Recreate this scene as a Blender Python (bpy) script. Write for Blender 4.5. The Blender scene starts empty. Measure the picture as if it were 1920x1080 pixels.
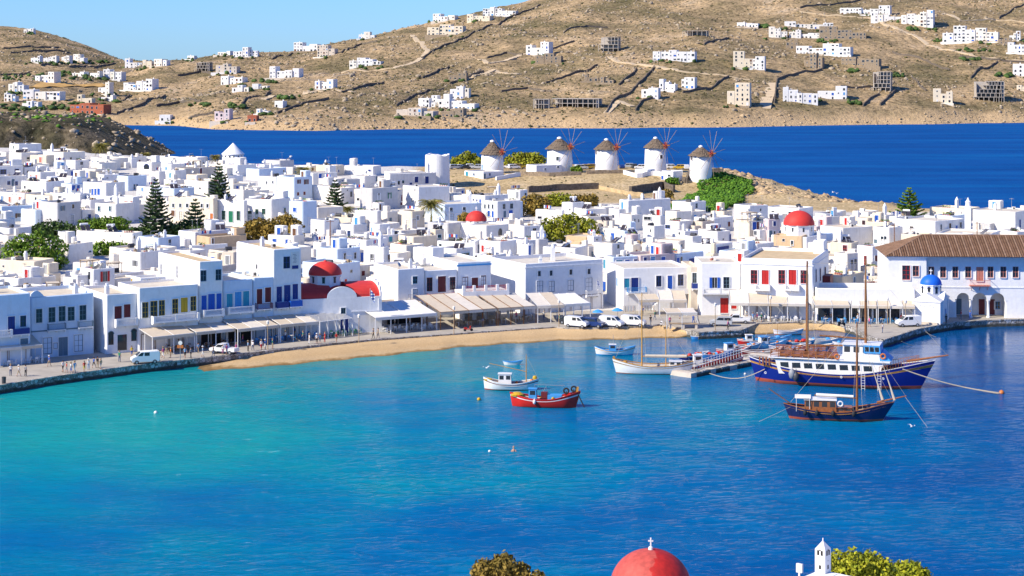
import bpy, bmesh, math, random
import numpy as np
from mathutils import Matrix, Vector, noise as mnoise

SC = bpy.context.scene
COL = SC.collection
R = math.radians
rnd = random.Random(7)

# ------------------------------------------------------------------ camera, sky, sun, exposure
F, CH, HZ = 3400.0, 50.0, 110.0            # focal length in photo pixels, eye height, horizon row
cam = bpy.data.cameras.new('camera')
cam.sensor_width = 36.0
cam.lens = F / 1920 * 36
cam.shift_y = -(540 - HZ) / 1920
cam.clip_start, cam.clip_end = 1.0, 40000
camo = bpy.data.objects.new('camera', cam)
COL.objects.link(camo)
camo.location = (0, 0, CH)
camo.rotation_euler = (R(90), 0, 0)
SC.camera = camo

SUN_EL, SUN_A = R(38), R(27)               # elevation; bearing from the left (-X) towards the camera
SD = Vector((-math.cos(SUN_A) * math.cos(SUN_EL), -math.sin(SUN_A) * math.cos(SUN_EL), math.sin(SUN_EL)))
world = bpy.data.worlds.new('World')
SC.world = world
world.use_nodes = True
wn = world.node_tree
wn.nodes.clear()
sky = wn.nodes.new('ShaderNodeTexSky')
sky.sky_type = 'NISHITA'
sky.sun_disc = False
sky.sun_elevation = SUN_EL
sky.sun_rotation = math.atan2(SD.x, SD.y)
sky.altitude = 0
sky.air_density = 1.0
sky.dust_density = 0.1
sky.ozone_density = 3.0
tint = wn.nodes.new('ShaderNodeMixRGB')
tint.blend_type = 'MULTIPLY'
tint.inputs[0].default_value = 1.0
tint.inputs[2].default_value = (0.29, 0.52, 1.0, 1)
wbg = wn.nodes.new('ShaderNodeBackground')
wbg.inputs[1].default_value = 0.11
wout = wn.nodes.new('ShaderNodeOutputWorld')
wn.links.new(sky.outputs[0], tint.inputs[1])
wn.links.new(tint.outputs[0], wbg.inputs[0])
wn.links.new(wbg.outputs[0], wout.inputs[0])
sun = bpy.data.lights.new('sun', 'SUN')
sun.energy = 3.8
sun.angle = R(0.5)
sun.color = (1.0, 0.905, 0.74)
suno = bpy.data.objects.new('sun', sun)
COL.objects.link(suno)
suno.rotation_euler = SD.to_track_quat('Z', 'Y').to_euler()
suno.location = (-200, 0, 300)
SC.view_settings.view_transform = 'Standard'
SC.view_settings.look = 'None'
SC.view_settings.exposure = 0.84
SC.view_settings.gamma = 1.0
SC.view_settings.use_curve_mapping = False
SC.cycles.max_bounces = 6
SC.cycles.diffuse_bounces = 3
SC.cycles.glossy_bounces = 3
SC.cycles.transmission_bounces = 2
SC.cycles.transparent_max_bounces = 4
SC.cycles.caustics_reflective = False
SC.cycles.caustics_refractive = False

# ------------------------------------------------------------------ projection helpers (photo pixel <-> place)
def at(x, y, Y):
    return Vector(((x - 960) * Y / F, Y, CH - (y - HZ) * Y / F))
def gp(x, y, z=0.0):
    Y = F * (CH - z) / (y - HZ)
    return Vector(((x - 960) * Y / F, Y, z))
def px(p):
    return 960 + F * p[0] / p[1], HZ + F * (CH - p[2]) / p[1]
def lerp(a, b, t): return a + (b - a) * t
def sstep(a, b, x):
    t = np.clip((np.asarray(x, float) - a) / (b - a), 0, 1)
    return t * t * (3 - 2 * t)

# ------------------------------------------------------------------ materials
MATS = {}
def nmat(name):
    m = bpy.data.materials.new(name)
    m.use_nodes = True
    nt = m.node_tree
    b = nt.nodes['Principled BSDF']
    MATS[name] = m
    return m, nt, b
def N(nt, typ, **kw):
    n = nt.nodes.new(typ)
    for k, v in kw.items():
        if k == 'inp':
            for kk, vv in v.items(): n.inputs[kk].default_value = vv
        else: setattr(n, k, v)
    return n
def ramp(nt, stops, interp='LINEAR'):
    n = nt.nodes.new('ShaderNodeValToRGB')
    n.color_ramp.interpolation = interp
    e = n.color_ramp.elements
    while len(e) > len(stops): e.remove(e[-1])
    while len(e) < len(stops): e.new(0.5)
    for i, (p, c) in enumerate(stops):
        e[i].position = p
        e[i].color = (*c, 1) if len(c) == 3 else c
    return n
def c4(c): return (c[0], c[1], c[2], 1)
def mul(c, k): return (c[0] * k, c[1] * k, c[2] * k)
def simple(name, col, rough=0.6, var=0.12, scale=3.0, bump=0.0, metal=0.0, spec=0.3, orand=0.0, stain=0.0, stainc=(0.3, 0.24, 0.17)):
    """paint / plaster / cloth: noise-varied base colour, optional relief, per-object tint, vertical stains"""
    m, nt, b = nmat(name)
    L = nt.links
    tc = N(nt, 'ShaderNodeNewGeometry')
    nz = N(nt, 'ShaderNodeTexNoise', inp={'Scale': scale, 'Detail': 5.0, 'Roughness': 0.6})
    L.new(tc.outputs['Position'], nz.inputs['Vector'])
    rp = ramp(nt, [(0.3, mul(col, 1 - var)), (0.7, mul(col, 1 + var * 0.6))])
    L.new(nz.outputs['Fac'], rp.inputs[0])
    out = rp.outputs[0]
    if stain > 0:
        mp = N(nt, 'ShaderNodeMapping', inp={'Scale': (1.1, 1.1, 0.22)})
        L.new(tc.outputs['Position'], mp.inputs[0])
        n2 = N(nt, 'ShaderNodeTexNoise', inp={'Scale': 1.3, 'Detail': 6.0, 'Roughness': 0.65})
        L.new(mp.outputs[0], n2.inputs['Vector'])
        r2 = ramp(nt, [(0.52, (0, 0, 0)), (0.78, (stain, stain, stain))])
        L.new(n2.outputs['Fac'], r2.inputs[0])
        mx = N(nt, 'ShaderNodeMixRGB')
        mx.inputs[2].default_value = c4(stainc)
        L.new(r2.outputs[0], mx.inputs[0]); L.new(out, mx.inputs[1])
        out = mx.outputs[0]
    if orand > 0:
        oi = N(nt, 'ShaderNodeObjectInfo')
        r3 = ramp(nt, [(0.0, (1, 1 - orand * 0.35, 1 - orand)), (0.45, (1, 1, 1)), (0.8, (1 - orand * 0.5,) * 3), (1.0, (1, 1 - orand * 0.12, 1 - orand * 0.35))])
        L.new(oi.outputs['Random'], r3.inputs[0])
        mx = N(nt, 'ShaderNodeMixRGB', blend_type='MULTIPLY')
        mx.inputs[0].default_value = 1.0
        L.new(out, mx.inputs[1]); L.new(r3.outputs[0], mx.inputs[2])
        out = mx.outputs[0]
    L.new(out, b.inputs['Base Color'])
    b.inputs['Roughness'].default_value = rough
    b.inputs['Metallic'].default_value = metal
    b.inputs['Specular IOR Level'].default_value = spec
    if bump > 0:
        bp = N(nt, 'ShaderNodeBump', inp={'Strength': bump, 'Distance': 0.1})
        L.new(nz.outputs['Fac'], bp.inputs['Height'])
        L.new(bp.outputs[0], b.inputs['Normal'])
    return m
simple('whitewash', (0.82, 0.805, 0.775), 0.85, 0.08, 0.9, 0.25, spec=0.1, orand=0.2, stain=0.5, stainc=(0.5, 0.44, 0.36))
simple('limewash', (0.82, 0.81, 0.79), 0.85, 0.06, 1.5, 0.25, spec=0.1, stain=0.26, stainc=(0.52, 0.47, 0.40))
simple('cream', (0.76, 0.66, 0.50), 0.85, 0.09, 0.8, 0.2, spec=0.1, orand=0.08, stain=0.4, stainc=(0.42, 0.34, 0.24))
simple('beige', (0.62, 0.54, 0.44), 0.88, 0.10, 0.8, 0.2, spec=0.1, stain=0.4)
simple('tan', (0.60, 0.43, 0.26), 0.88, 0.12, 0.8, 0.25, spec=0.1, stain=0.35)
simple('pinkwash', (0.66, 0.54, 0.52), 0.88, 0.08, 0.8, 0.2, spec=0.1, stain=0.3)
simple('greywash', (0.55, 0.54, 0.53), 0.88, 0.10, 0.8, 0.2, spec=0.1, stain=0.3)
simple('blueshadewash', (0.60, 0.70, 0.80), 0.85, 0.06, 0.8, 0.2, spec=0.1, stain=0.2)  # pale blue walls; the blue also stands for shade on white ones
simple('rooftop', (0.66, 0.60, 0.50), 0.9, 0.18, 0.7, 0.2, spec=0.1, orand=0.2, stain=0.3)
simple('rooftan', (0.58, 0.44, 0.26), 0.9, 0.18, 0.7, 0.2, spec=0.1)
simple('concrete', (0.47, 0.42, 0.36), 0.9, 0.15, 0.7, 0.2, spec=0.1, stain=0.3)
simple('stonewall', (0.36, 0.28, 0.19), 0.92, 0.45, 1.6, 0.8, spec=0.1)
simple('darkstone', (0.17, 0.14, 0.11), 0.92, 0.5, 1.2, 0.9, spec=0.1)
m, nt, b = nmat('quaystone'); L = nt.links            # rubble masonry: pale stones in dark joints, weed-dark at the foot
geo = N(nt, 'ShaderNodeNewGeometry'); vo = N(nt, 'ShaderNodeTexVoronoi', inp={'Scale': 1.9}); L.new(geo.outputs['Position'], vo.inputs['Vector'])
vd = N(nt, 'ShaderNodeTexVoronoi', feature='DISTANCE_TO_EDGE', inp={'Scale': 1.9}); L.new(geo.outputs['Position'], vd.inputs['Vector'])
sv = N(nt, 'ShaderNodeSeparateColor'); L.new(vo.outputs['Color'], sv.inputs[0]); rp = ramp(nt, [(0.0, (0.20, 0.17, 0.13)), (0.5, (0.40, 0.36, 0.31)), (1.0, (0.62, 0.59, 0.54))]); L.new(sv.outputs[0], rp.inputs[0])
rj = ramp(nt, [(0.02, (0.25, 0.25, 0.25)), (0.10, (1, 1, 1))]); L.new(vd.outputs['Distance'], rj.inputs[0]); mx = N(nt, 'ShaderNodeMixRGB', blend_type='MULTIPLY'); mx.inputs[0].default_value = 1; L.new(rp.outputs[0], mx.inputs[1]); L.new(rj.outputs[0], mx.inputs[2])
sz_ = N(nt, 'ShaderNodeSeparateXYZ'); L.new(geo.outputs['Position'], sz_.inputs[0]); nz = N(nt, 'ShaderNodeTexNoise', inp={'Scale': 0.8, 'Detail': 4.0}); L.new(geo.outputs['Position'], nz.inputs['Vector'])
wa = N(nt, 'ShaderNodeMath', operation='MULTIPLY_ADD', inp={1: -0.5}); L.new(nz.outputs['Fac'], wa.inputs[0]); L.new(sz_.outputs['Z'], wa.inputs[2]); wm = N(nt, 'ShaderNodeMapRange', inp={'From Min': 0.15, 'From Max': 0.35, 'To Min': 0.9, 'To Max': 0.0}); L.new(wa.outputs[0], wm.inputs['Value'])
m2 = N(nt, 'ShaderNodeMixRGB'); m2.inputs[2].default_value = (0.035, 0.035, 0.02, 1); L.new(wm.outputs[0], m2.inputs[0]); L.new(mx.outputs[0], m2.inputs[1]); L.new(m2.outputs[0], b.inputs['Base Color']); b.inputs['Roughness'].default_value = 0.85
bq = N(nt, 'ShaderNodeBump', inp={'Strength': 0.7, 'Distance': 0.1}); L.new(vd.outputs['Distance'], bq.inputs['Height']); L.new(bq.outputs[0], b.inputs['Normal'])
simple('promenade', (0.42, 0.38, 0.32), 0.85, 0.16, 0.5, 0.15, spec=0.15, stain=0.25, stainc=(0.3, 0.27, 0.23))
simple('redbrick', (0.42, 0.13, 0.07), 0.9, 0.2, 0.8, spec=0.1, stain=0.3)
simple('domered', (0.60, 0.045, 0.035), 0.6, 0.12, 0.7, 0.15, spec=0.25, stain=0.25, stainc=(0.62, 0.13, 0.09))
simple('domeblue', (0.012, 0.13, 0.62), 0.5, 0.08, 0.9, 0.1, spec=0.3)
for nm, cc in dict(blue=(0.015, 0.10, 0.46), navy=(0.012, 0.035, 0.20), teal=(0.03, 0.30, 0.42), sky=(0.06, 0.30, 0.62), green=(0.015, 0.18, 0.09),
                   red=(0.50, 0.025, 0.02), maroon=(0.14, 0.018, 0.02), yellow=(0.55, 0.34, 0.02), brown=(0.16, 0.075, 0.035), grey=(0.27, 0.28, 0.29),
                   whitep=(0.78, 0.77, 0.75), slate=(0.12, 0.19, 0.24), orange=(0.55, 0.17, 0.04), salmon=(0.55, 0.20, 0.14)).items():
    simple('paint_' + nm, cc, 0.5, 0.10, 4.0, spec=0.35)
m, nt, b = nmat('glass')
b.inputs['Base Color'].default_value = (0.025, 0.032, 0.04, 1); b.inputs['Roughness'].default_value = 0.08; b.inputs['Specular IOR Level'].default_value = 0.6
m, nt, b = nmat('openingshade')
b.inputs['Base Color'].default_value = (0.02, 0.018, 0.016, 1); b.inputs['Roughness'].default_value = 0.9  # near-black colour carrying the shade inside openings
simple('metal', (0.42, 0.43, 0.44), 0.4, 0.1, 3, metal=0.6)
simple('darkmetal', (0.06, 0.06, 0.065), 0.45, 0.2, 3)
simple('black', (0.02, 0.02, 0.022), 0.6, 0.2, 3)
simple('rubber', (0.025, 0.025, 0.028), 0.75, 0.2, 3)
simple('wood', (0.24, 0.10, 0.035), 0.5, 0.3, 3.0, 0.2)
simple('varnish', (0.30, 0.105, 0.032), 0.35, 0.3, 2.5, spec=0.5)
simple('yellowwood', (0.52, 0.27, 0.055), 0.5, 0.25, 2.5)
simple('palewood', (0.40, 0.29, 0.18), 0.7, 0.25, 2.5)
simple('canvas', (0.60, 0.51, 0.39), 0.9, 0.09, 1.4, spec=0.05, stain=0.2, stainc=(0.5, 0.4, 0.28))
simple('canvaspale', (0.68, 0.62, 0.53), 0.9, 0.08, 1.4, spec=0.05, stain=0.25, stainc=(0.42, 0.36, 0.28))
simple('canvaswhite', (0.76, 0.73, 0.67), 0.9, 0.06, 1.4, spec=0.05)
simple('rope', (0.50, 0.42, 0.30), 0.9, 0.2, 5)
simple('hullblue', (0.008, 0.02, 0.20), 0.3, 0.08, 1.0, spec=0.5)
simple('hullnavy', (0.012, 0.018, 0.085), 0.3, 0.1, 1.0, spec=0.5)
simple('hullred', (0.60, 0.022, 0.012), 0.35, 0.10, 1.0, spec=0.5)
simple('hullwhite', (0.78, 0.76, 0.72), 0.35, 0.06, 1.2, spec=0.45, stain=0.25)
simple('antifoul', (0.42, 0.09, 0.05), 0.6, 0.15, 1.5)
simple('carwhite', (0.78, 0.78, 0.77), 0.25, 0.03, 1, spec=0.5)
simple('carblue', (0.015, 0.04, 0.16), 0.25, 0.05, 1, spec=0.5)
simple('carred', (0.40, 0.02, 0.02), 0.25, 0.05, 1, spec=0.5)
simple('cardark', (0.04, 0.045, 0.05), 0.25, 0.05, 1, spec=0.5)
simple('carsilver', (0.42, 0.44, 0.46), 0.25, 0.05, 1, spec=0.5)
simple('caryellow', (0.55, 0.36, 0.03), 0.25, 0.05, 1, spec=0.5)
simple('headlamp', (0.7, 0.7, 0.68), 0.1, 0.02, 1, spec=0.6)
simple('panel', (0.05, 0.04, 0.045), 0.2, 0.3, 2, spec=0.6)
simple('thatch', (0.19, 0.145, 0.105), 0.95, 0.5, 3.5, 0.9, spec=0.05)
simple('sandstone', (0.55, 0.41, 0.23), 0.9, 0.3, 0.6, 0.5, spec=0.1)
simple('skin', (0.50, 0.28, 0.19), 0.6, 0.06, 5)
simple('hairdark', (0.04, 0.025, 0.016), 0.7, 0.2, 8)
simple('hairfair', (0.35, 0.22, 0.10), 0.7, 0.2, 8)
for nm, cc in dict(white=(0.75, 0.74, 0.72), blue=(0.05, 0.12, 0.40), red=(0.50, 0.03, 0.03), black=(0.03, 0.03, 0.035), khaki=(0.36, 0.28, 0.18), green=(0.06, 0.25, 0.15),
                   pink=(0.62, 0.12, 0.28), grey=(0.25, 0.26, 0.28), lightblue=(0.25, 0.42, 0.62), yellow=(0.65, 0.45, 0.05), denim=(0.06, 0.10, 0.20), orange=(0.6, 0.2, 0.04)).items():
    simple('cloth_' + nm, cc, 0.85, 0.10, 8.0, spec=0.08)
def leafmat(name, a, bcol, scale=0.7):
    m, nt, b = nmat(name)
    L = nt.links
    tc = N(nt, 'ShaderNodeNewGeometry')
    nz = N(nt, 'ShaderNodeTexNoise', inp={'Scale': scale, 'Detail': 4.0})
    L.new(tc.outputs['Position'], nz.inputs['Vector'])
    rp = ramp(nt, [(0.33, a), (0.68, bcol)])
    L.new(nz.outputs['Fac'], rp.inputs[0])
    mx = N(nt, 'ShaderNodeMixRGB', blend_type='MULTIPLY')
    mx.inputs[0].default_value = 0.6
    rr = ramp(nt, [(0, (0.4, 0.4, 0.4)), (1, (1.3, 1.3, 1.15))])
    L.new(tc.outputs['Random Per Island'], rr.inputs[0])
    L.new(rp.outputs[0], mx.inputs[1]); L.new(rr.outputs[0], mx.inputs[2])
    L.new(mx.outputs[0], b.inputs['Base Color'])
    b.inputs['Roughness'].default_value = 0.7
    b.inputs['Specular IOR Level'].default_value = 0.2
    return m
leafmat('leaf_green', (0.075, 0.16, 0.015), (0.20, 0.30, 0.03))
leafmat('leaf_olive', (0.16, 0.20, 0.015), (0.38, 0.36, 0.03))
leafmat('leaf_brown', (0.17, 0.13, 0.025), (0.36, 0.23, 0.045))
leafmat('leaf_dark', (0.035, 0.075, 0.02), (0.09, 0.14, 0.03))
leafmat('leaf_pine', (0.03, 0.065, 0.03), (0.075, 0.12, 0.04))
leafmat('leaf_palm', (0.15, 0.15, 0.03), (0.36, 0.29, 0.06))
leafmat('leaf_ivy', (0.045, 0.13, 0.012), (0.13, 0.26, 0.02))
leafmat('leaf_lime', (0.20, 0.24, 0.012), (0.48, 0.46, 0.03), 3.0)
leafmat('leaf_scrub', (0.07, 0.075, 0.03), (0.15, 0.13, 0.055), 0.05)
simple('bark', (0.16, 0.11, 0.075), 0.9, 0.3, 3, 0.5)

# ------------------------------------------------------------------ mesh builder
class MB:
    def __init__(s):
        s.v, s.f, s.m = [], [], []
    def add(s, vs, fs, mi=0):
        o = len(s.v)
        s.v.extend([tuple(p) for p in vs])
        for k, q in enumerate(fs):
            s.f.append(tuple(o + i for i in q))
            s.m.append(mi[k] if isinstance(mi, (list, tuple)) else mi)
        return s
    def box(s, x0, x1, y0, y1, z0, z1, mi=0, rot=None, org=(0, 0, 0)):
        vs = [(x, y, z) for z in (z0, z1) for y in (y0, y1) for x in (x0, x1)]
        if rot is not None:
            M = rot
            vs = [tuple(M @ Vector(p) + Vector(org)) for p in vs]
        return s.add(vs, [(0, 2, 3, 1), (4, 5, 7, 6), (0, 1, 5, 4), (2, 6, 7, 3), (0, 4, 6, 2), (1, 3, 7, 5)], mi)
    def bar(s, a, b, w, h=None, mi=0):
        a, b = Vector(a), Vector(b)
        h = h or w
        d = b - a
        if d.length < 1e-6: return s
        q = d.to_track_quat('Y', 'Z').to_matrix()
        return s.box(-w / 2, w / 2, 0, d.length, -h / 2, h / 2, mi, q, a)
    def tube(s, pts, rad, n=6, mi=0, cap=True):
        pts = [Vector(p) for p in pts]
        rs = rad if isinstance(rad, (list, tuple)) else [rad] * len(pts)
        vs, fs = [], []
        for i, p in enumerate(pts):
            d = (pts[min(i + 1, len(pts) - 1)] - pts[max(i - 1, 0)])
            q = d.to_track_quat('Z', 'X').to_matrix()
            for k in range(n):
                a = 2 * math.pi * k / n
                vs.append(p + q @ Vector((math.cos(a) * rs[i], math.sin(a) * rs[i], 0)))
        for i in range(len(pts) - 1):
            for k in range(n):
                fs.append((i * n + k, i * n + (k + 1) % n, (i + 1) * n + (k + 1) % n, (i + 1) * n + k))
        if cap:
            fs.append(tuple(range(n - 1, -1, -1)))
            fs.append(tuple((len(pts) - 1) * n + k for k in range(n)))
        return s.add(vs, fs, mi)
    def lathe(s, prof, n=24, mi=0, org=(0, 0, 0), a0=0.0, a1=2 * math.pi, mis=None):
        full = abs(a1 - a0 - 2 * math.pi) < 1e-6
        nn = n if full else n + 1
        vs, fs, ms = [], [], []
        for (r, z) in prof:
            for k in range(nn):
                a = a0 + (a1 - a0) * k / n
                vs.append((org[0] + r * math.cos(a), org[1] + r * math.sin(a), org[2] + z))
        for i in range(len(prof) - 1):
            for k in range(n):
                k2 = (k + 1) % nn
                fs.append((i * nn + k, i * nn + k2, (i + 1) * nn + k2, (i + 1) * nn + k))
                ms.append(mis[i] if mis else mi)
        return s.add(vs, fs, ms)
    def prism(s, poly, z0, z1, mi=0, top=None):
        n = len(poly)
        vs = [(p[0], p[1], z0) for p in poly] + [(p[0], p[1], z1) for p in poly]
        fs = [(i, (i + 1) % n, n + (i + 1) % n, n + i) for i in range(n)]
        s.add(vs, fs, mi)
        s.add(vs[n:], [tuple(range(n))], mi if top is None else top)
        s.add(vs[:n], [tuple(range(n - 1, -1, -1))], mi)
        return s
    def extr(s, poly, y0, y1, mi=0):
        """profile in x,z extruded along y"""
        n = len(poly)
        vs = [(p[0], y0, p[1]) for p in poly] + [(p[0], y1, p[1]) for p in poly]
        fs = [(i, (i + 1) % n, n + (i + 1) % n, n + i) for i in range(n)] + [tuple(range(n - 1, -1, -1)), tuple(range(n, 2 * n))]
        return s.add(vs, fs, mi)
    def mesh(s, name, mats, smooth=False, fixn=True):
        me = bpy.data.meshes.new(name)
        me.from_pydata(s.v, [], s.f)
        for mm in mats: me.materials.append(MATS[mm] if isinstance(mm, str) else mm)
        if len(mats) > 1: me.polygons.foreach_set('material_index', s.m)
        if smooth: me.polygons.foreach_set('use_smooth', [True] * len(s.f))
        me.update()
        if fixn:
            bm = bmesh.new(); bm.from_mesh(me)
            bmesh.ops.recalc_face_normals(bm, faces=bm.faces)
            bm.to_mesh(me); bm.free()
        return me
def link(name, data, parent=None, loc=(0, 0, 0), rz=0.0, rot=None, scale=None):
    o = bpy.data.objects.new(name, data)
    COL.objects.link(o)
    o.location = loc
    if rot is not None: o.rotation_euler = rot
    elif rz: o.rotation_euler = (0, 0, rz)
    if scale is not None: o.scale = scale if isinstance(scale, (tuple, list)) else (scale,) * 3
    if parent is not None: o.parent = parent
    return o
def part(name, mb, mats, parent, smooth=False, loc=(0, 0, 0), rz=0.0):
    return link(name, mb.mesh(name, mats if isinstance(mats, (list, tuple)) else [mats], smooth), parent, loc, rz)
def thing(name, label, cat, loc=(0, 0, 0), rz=0.0, group=None):
    o = link(name, None, None, loc, rz)
    o.empty_display_size = 0.5
    return tag(o, label, cat, group)
def tag(o, label=None, cat=None, group=None, kind=None):
    if label: o['label'] = label
    if cat: o['category'] = cat
    if group: o['group'] = group
    if kind: o['kind'] = kind
    return o
def copy_tree(o, parent=None):
    c = o.copy(); COL.objects.link(c); c.parent = parent
    for ch in o.children: copy_tree(ch, c)
    return c
def smooth_by_angle(me, ang=40):
    me.polygons.foreach_set('use_smooth', [True] * len(me.polygons))
    try: me.set_sharp_from_angle(angle=R(ang))
    except Exception: pass
def np_mesh(name, V, Q, mats, smooth=False):
    me = bpy.data.meshes.new(name)
    V = np.asarray(V, np.float32); Q = np.asarray(Q, np.int32)
    k = Q.shape[1]
    me.vertices.add(len(V)); me.vertices.foreach_set('co', V.ravel())
    me.loops.add(Q.size); me.loops.foreach_set('vertex_index', Q.ravel())
    me.polygons.add(len(Q))
    me.polygons.foreach_set('loop_start', np.arange(0, Q.size, k, dtype=np.int32))
    me.polygons.foreach_set('loop_total', np.full(len(Q), k, np.int32))
    if smooth: me.polygons.foreach_set('use_smooth', np.ones(len(Q), bool))
    for mm in mats: me.materials.append(MATS[mm] if isinstance(mm, str) else mm)
    me.update(calc_edges=True); me.validate()
    return me
# vectorised value noise
_pt = np.random.RandomState(3).rand(256, 256).astype(np.float32)
def vn(x, y):
    x = np.asarray(x, float); y = np.asarray(y, float)
    xi = np.floor(x).astype(int); yi = np.floor(y).astype(int)
    fx = x - xi; fy = y - yi
    fx = fx * fx * (3 - 2 * fx); fy = fy * fy * (3 - 2 * fy)
    a = _pt[xi & 255, yi & 255]; b_ = _pt[(xi + 1) & 255, yi & 255]
    c = _pt[xi & 255, (yi + 1) & 255]; d = _pt[(xi + 1) & 255, (yi + 1) & 255]
    return (a * (1 - fx) + b_ * fx) * (1 - fy) + (c * (1 - fx) + d * fx) * fy
def fbm(x, y, o=4, g=0.5):
    s = 0; a = 1; t = 0
    for i in range(o):
        s = s + a * vn(x * 2 ** i + 17.3 * i, y * 2 ** i + 9.1 * i); t += a; a *= g
    return s / t
# ------------------------------------------------------------------ water
m, nt, b = nmat('water')
L = nt.links
geo = N(nt, 'ShaderNodeNewGeometry')
sep = N(nt, 'ShaderNodeSeparateXYZ')
L.new(geo.outputs['Position'], sep.inputs[0])
# shallow sandy bottom under the left of the harbour, open deep water outside and beyond
nzl = N(nt, 'ShaderNodeTexNoise', inp={'Scale': 0.022, 'Detail': 4.0, 'Roughness': 0.55})
L.new(geo.outputs['Position'], nzl.inputs['Vector'])
mx1 = N(nt, 'ShaderNodeMapRange', inp={'From Min': -50.0, 'From Max': 75.0, 'To Min': 1.0, 'To Max': 0.0})
L.new(sep.outputs['X'], mx1.inputs['Value'])
my1 = N(nt, 'ShaderNodeMapRange', inp={'From Min': 360.0, 'From Max': 460.0, 'To Min': 1.0, 'To Max': 0.0})
L.new(sep.outputs['Y'], my1.inputs['Value'])
my0 = N(nt, 'ShaderNodeMapRange', inp={'From Min': 165.0, 'From Max': 240.0, 'To Min': 0.3, 'To Max': 1.0})
L.new(sep.outputs['Y'], my0.inputs['Value'])
sh = N(nt, 'ShaderNodeMath', operation='MULTIPLY'); L.new(mx1.outputs[0], sh.inputs[0]); L.new(my1.outputs[0], sh.inputs[1])
sh2 = N(nt, 'ShaderNodeMath', operation='MULTIPLY'); L.new(sh.outputs[0], sh2.inputs[0]); L.new(my0.outputs[0], sh2.inputs[1])
nzr = N(nt, 'ShaderNodeMapRange', inp={'From Min': 0.3, 'From Max': 0.7, 'To Min': -0.34, 'To Max': 0.30})
L.new(nzl.outputs['Fac'], nzr.inputs['Value'])
sh3 = N(nt, 'ShaderNodeMath', operation='ADD', use_clamp=True); L.new(sh2.outputs[0], sh3.inputs[0]); L.new(nzr.outputs[0], sh3.inputs[1])
WR = ramp(nt, [(0.0, (0.0002, 0.075, 0.245)), (0.3, (0.0002, 0.118, 0.29)), (0.65, (0.0006, 0.20, 0.30)), (1.0, (0.01, 0.28, 0.285))])
L.new(sh3.outputs[0], WR.inputs[0])
deep = N(nt, 'ShaderNodeMapRange', inp={'From Min': 420.0, 'From Max': 560.0})
L.new(sep.outputs['Y'], deep.inputs['Value'])
mps = N(nt, 'ShaderNodeMapping', inp={'Scale': (0.006, 0.03, 1.0)}); L.new(geo.outputs['Position'], mps.inputs[0])
nzs = N(nt, 'ShaderNodeTexNoise', inp={'Scale': 1.0, 'Detail': 5.0, 'Roughness': 0.6}); L.new(mps.outputs[0], nzs.inputs['Vector'])
rsea = ramp(nt, [(0.3, (0.0002, 0.055, 0.22)), (0.5, (0.0002, 0.072, 0.27)), (0.72, (0.0004, 0.105, 0.32))]); L.new(nzs.outputs['Fac'], rsea.inputs[0])
dm = N(nt, 'ShaderNodeMixRGB'); L.new(rsea.outputs[0], dm.inputs[2])
L.new(deep.outputs[0], dm.inputs[0]); L.new(WR.outputs[0], dm.inputs[1])
mpw = N(nt, 'ShaderNodeMapping', inp={'Scale': (0.5, 1.1, 1.0), 'Rotation': (0, 0, 0.2)})
L.new(geo.outputs['Position'], mpw.inputs[0])
w1 = N(nt, 'ShaderNodeTexNoise', inp={'Scale': 1.15, 'Detail': 5.0, 'Roughness': 0.65})
L.new(mpw.outputs[0], w1.inputs['Vector'])
w2 = N(nt, 'ShaderNodeTexNoise', inp={'Scale': 0.16, 'Detail': 3.0, 'Roughness': 0.5})
L.new(mpw.outputs[0], w2.inputs['Vector'])
wadd = N(nt, 'ShaderNodeMath', operation='MULTIPLY_ADD', inp={1: 1.4}); L.new(w2.outputs['Fac'], wadd.inputs[0]); L.new(w1.outputs['Fac'], wadd.inputs[2])
# sheltered water close to the beach is calmer
calm = N(nt, 'ShaderNodeMapRange', inp={'From Min': 230.0, 'From Max': 310.0, 'To Min': 0.5, 'To Max': 0.09})
L.new(sep.outputs['Y'], calm.inputs['Value'])
cdeep = N(nt, 'ShaderNodeMath', operation='MULTIPLY_ADD', inp={1: 0.8}); L.new(deep.outputs[0], cdeep.inputs[0]); L.new(calm.outputs[0], cdeep.inputs[2])
gust = N(nt, 'ShaderNodeMapRange', inp={'From Min': 0.35, 'From Max': 0.65, 'To Min': 0.55, 'To Max': 1.35}); L.new(nzl.outputs['Fac'], gust.inputs['Value'])
cg = N(nt, 'ShaderNodeMath', operation='MULTIPLY'); L.new(cdeep.outputs[0], cg.inputs[0]); L.new(gust.outputs[0], cg.inputs[1])
bp = N(nt, 'ShaderNodeBump', inp={'Distance': 0.55})
L.new(wadd.outputs[0], bp.inputs['Height']); L.new(cg.outputs[0], bp.inputs['Strength'])
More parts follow.
